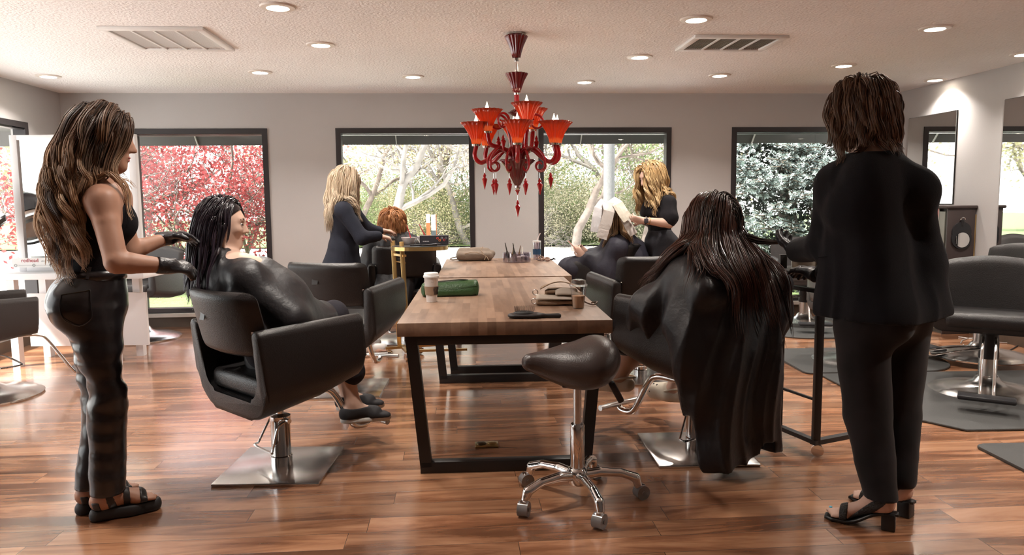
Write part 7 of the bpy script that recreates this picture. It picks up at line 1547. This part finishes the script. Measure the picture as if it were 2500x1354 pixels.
# ================================================================ client under the large cape at right
def P_client_right():
    root = person('seated person with long half-wet auburn hair under a large black cape at right', (0.93, 3.72))
    f = nrm([-.616, .788, 0]); rt = nrm([.788, .616, 0]); up = np.array([0, 0, 1.0]); c = np.array([.945, 3.73, 0]); hc = W(1738, 548, 3.66)
    hp, L, fr = head_prims(hc, [-.45, .87, -.22], [0, 0, 1], 1.0, False); neck = W(1742, 640, 3.62); pel = c - f * .06 + up * .66; waist = pel + up * .18
    shR = neck + rt * .19 - up * .06; shL = neck - rt * .19 - up * .06; elL = W(1585, 765, 3.64); wrL = W(1530, 825, 3.85); elR = W(1885, 800, 3.80); wrR = W(1700, 830, 4.05)
    to = torso_prims(neck, waist, pel, f, shR, shL, 1.05)
    kL = W(1530, 850, 3.95); aL = W(1520, 925, 4.22); kR = W(1660, 840, 4.25); aR = W(1648, 945, 4.20)
    kL = W(1560, 830, 3.95); aL = W(1512, 918, 4.02)
    fdL = nrm([-.75, .35, 0]); fdR = nrm([-.45, .45, 0]); F_, h, d, t = bare_foot(aL, fdL, aL[2] - .075); F2, h2, d2, t2 = bare_foot(aR, fdR, aR[2] - .075)
    legs = [cone(pel - rt * .10, kL, .105, .075, k=.05), cone(kL, kL * .6 + aL * .4, .066, .062, k=.03), cone(kL * .6 + aL * .4, aL, .062, .036, k=.03), cone(pel + rt * .10, kR, .105, .072, k=.05), cone(kR, aR, .066, .038, k=.03)]
    sdf_obj('body', hp + neck_prims(neck, L) + to + arm_prims(shR, elR, wrR) + arm_prims(shL, elL, wrL) + legs + F_ + F2 + hand_prims(wrL, f - up * .4, rt, .5, .95, 1) + hand_prims(wrR, f, -up, .5, .95, 1), SK3, root, res=.0075, local=False)
    sdf_obj('shorts', [cone(pel - rt * .10, pel * .35 + (pel - rt * .1) * .0 + kL * .65, .118, .098, k=.05), cone(pel + rt * .10, pel * .35 + kR * .65, .118, .095, k=.05), cone(pel, waist, .16, .13, k=.05)], mat('grey_brown_shorts', (.075, .055, .050), .85), root, res=.009, local=False)
    # cape: shoulders, left arm tent, big fall behind the chair
    def d_(x, y, Y_): return W(x, y, Y_)
    cz = infl(to[5:], .012) + [cone(neck + up * .01, neck - up * .03, .066, .085, k=.05), cone(neck - up * .06, waist, .19, .22, k=.08, sq=(f, 1.15)), cone(neck, shR, .07, .09, k=.06), cone(neck, shL, .07, .09, k=.06),
          cone(shL, d_(1585, 748, 3.60), .084, .088, k=.07), cone(d_(1585, 748, 3.60), d_(1540, 800, 3.78), .088, .075, k=.06), cone(d_(1540, 795, 3.78), d_(1505, 850, 3.86), .062, .028, k=.05), cone(d_(1565, 780, 3.70), d_(1610, 790, 3.85), .075, .075, k=.06), cone(d_(1645, 745, 3.62), d_(1545, 822, 3.84), .105, .060, k=.10), cone(d_(1640, 800, 3.60), d_(1560, 800, 3.75), .09, .06, k=.10), cone(c + rt * .29 - f * .27 + up * .87, c - rt * .29 - f * .27 + up * .87, .075, k=.08), cone(c + rt * .30 - f * .25 + up * .70, c - rt * .28 - f * .25 + up * .70, .075, k=.08),
          cone(shR, d_(1855, 760, 3.70), .10, .13, k=.08), cone(d_(1855, 760, 3.70), d_(1868, 900, 3.66), .13, .10, k=.08, sq=(f, 1.4)),
          cone(d_(1655, 800, 3.46), d_(1690, 985, 3.42), .06, .05, k=.06)]
    for (y, xl, xr, Yd, rr) in ((690, 1690, 1815, 3.46, .10), (740, 1675, 1840, 3.42, .10), (790, 1668, 1850, 3.38, .10), (840, 1680, 1855, 3.35, .10), (890, 1695, 1862, 3.33, .095), (940, 1712, 1868, 3.33, .09), (990, 1728, 1872, 3.33, .085), (1040, 1735, 1877, 3.34, .08), (1090, 1738, 1882, 3.34, .075), (1130, 1738, 1795, 3.33, .07)):
        cz.append(cone(d_(xl, y, Yd), d_(xr, y, Yd + .10), rr, k=.07, sq=(f * .2 + np.array([0, 1, 0]), 1.15)))
    def dp(P): return drape(P, [neck[0] + .12, neck[1] + .25, 0], 15, .030, 1.18, .75, 1, 3) + .003 * wob(P, 20, 3)
    def cutb(P):
        x = P @ rt; x0 = d_(1820, 1100, 3.42) @ rt; zb = .035 + .02 * np.sin(x * 18); zb = np.where(x > x0, .165 + 0 * x, zb); zb = np.where(x > x0 + .07, .10, zb); return zb - P[:, 2]
    sdf_obj('salon_cape', cz, M_cape, root, res=.0085, post=make_post([cutb], dp), local=False, pad=.03)
    # clogs with holes
    MC = mat('clog_cream', (.66, .60, .49), .6); MD = mat('clog_hole', (.03, .03, .03), .7)
    for (FF, hh, dd, tt) in ((F_, h, d, t), (F2, h2, d2, t2)):
        z0 = hh[2]; sp = [cone(hh + up * .035, hh + dd * .09 + up * .03, .043, .046, k=.03), cone(hh + dd * .09 + up * .03, hh + dd * .185 + up * .028, .048, .047, k=.03), cone(hh + dd * .12 + up * .05, hh + dd * .17 + up * .035, .04, .04, k=.03), ell(hh + dd * .03 + up * .085, (.04, .04, .045), k=.01, neg=True)]
        holes = [hh + dd * x + tt * y + up * .078 for x, y in ((.12, .02), (.12, -.02), (.15, .028), (.15, -.028), (.15, 0), (.18, .02), (.18, -.02))]
        cl = sdf_obj('clog', sp, MC, root, res=.006, post=make_post([cut_below(z0 - .012)]), local=False)
        b = MB()
        for q in holes + [hh + dd * x + tt * s_ * .047 + up * .035 for x in (.13, .16, .19) for s_ in (-1, 1)]: b.sph(q - (q - (hh + dd * .15 + up * .03)) * .06, .0072, 8)
        b.build('vent_holes', MD, root, local=False)
        b = MB(); b.tube(spline([hh + dd * .085 + tt * .052 + up * .055, hh + dd * .02 + tt * .05 + up * .075, hh - dd * .045 + up * .078, hh + dd * .02 - tt * .05 + up * .075, hh + dd * .085 - tt * .052 + up * .055], 5), .006, 6); b.build('heel_strap', MC, root, local=False)
    hb = hp + neck_prims(neck, L) + cz
    hair_cap(hc, fr, root, mat('hair_auburn_under', (.03, .014, .010), .35), s=1.02)
    hair('dry_hair', hc, fr, root, guides=75, per=28, length=(.50, .76), seed=61, taper=1.6, body=hb, boff=.024, wave=.006, freq=12, r0=.0023, lift=(.008, .022), clump=.15, cols=((.045, .017, .012), (.12, .045, .028)), tipc=(.09, .035, .022), offs=.026, back=.5, radii=(.082, .101, .103), nape=-.7, mtl=M_hair_shine, face=.6, part=1.2, flare=-rt * .11)
    hair('wet_hair', hc, fr, root, guides=60, per=26, length=(.46, .80), seed=62, taper=1.6, body=hb, boff=.028, wave=.004, freq=20, r0=.0025, lift=(.012, .026), clump=.78, cols=((.010, .008, .009), (.03, .022, .022)), tipc=(.10, .06, .05), offs=.020, back=.2, radii=(.086, .104, .106), nape=-.4, mtl=M_hair_wet, face=-.30, cut=2, part=-.3)
    # the strand pulled out to the right by the stylist
    rs = np.random.RandomState(5); A0 = W(1778, 520, 3.62); B0 = W(1912, 592, 3.46); segs = []; 
    for k in range(46):
        a = A0 + rs.normal(size=3) * [.012, .01, .022]; m1 = W(1795, 556, 3.58) + rs.normal(size=3) * .012; m2 = W(1845, 585, 3.52) + rs.normal(size=3) * .006; e = B0 + rs.normal(size=3) * .004; P = spline([a, m1, m2, e], 5); segs.append((P, np.linspace(.004, .0028, len(P))))
    V, Q = tubes_mesh(segs, 4); np_mesh('pulled_strand', V, Q, M_hair_wet, root, colors=np.tile([[.015, .012, .012]], (len(V), 1)), local=False)
P_client_right()
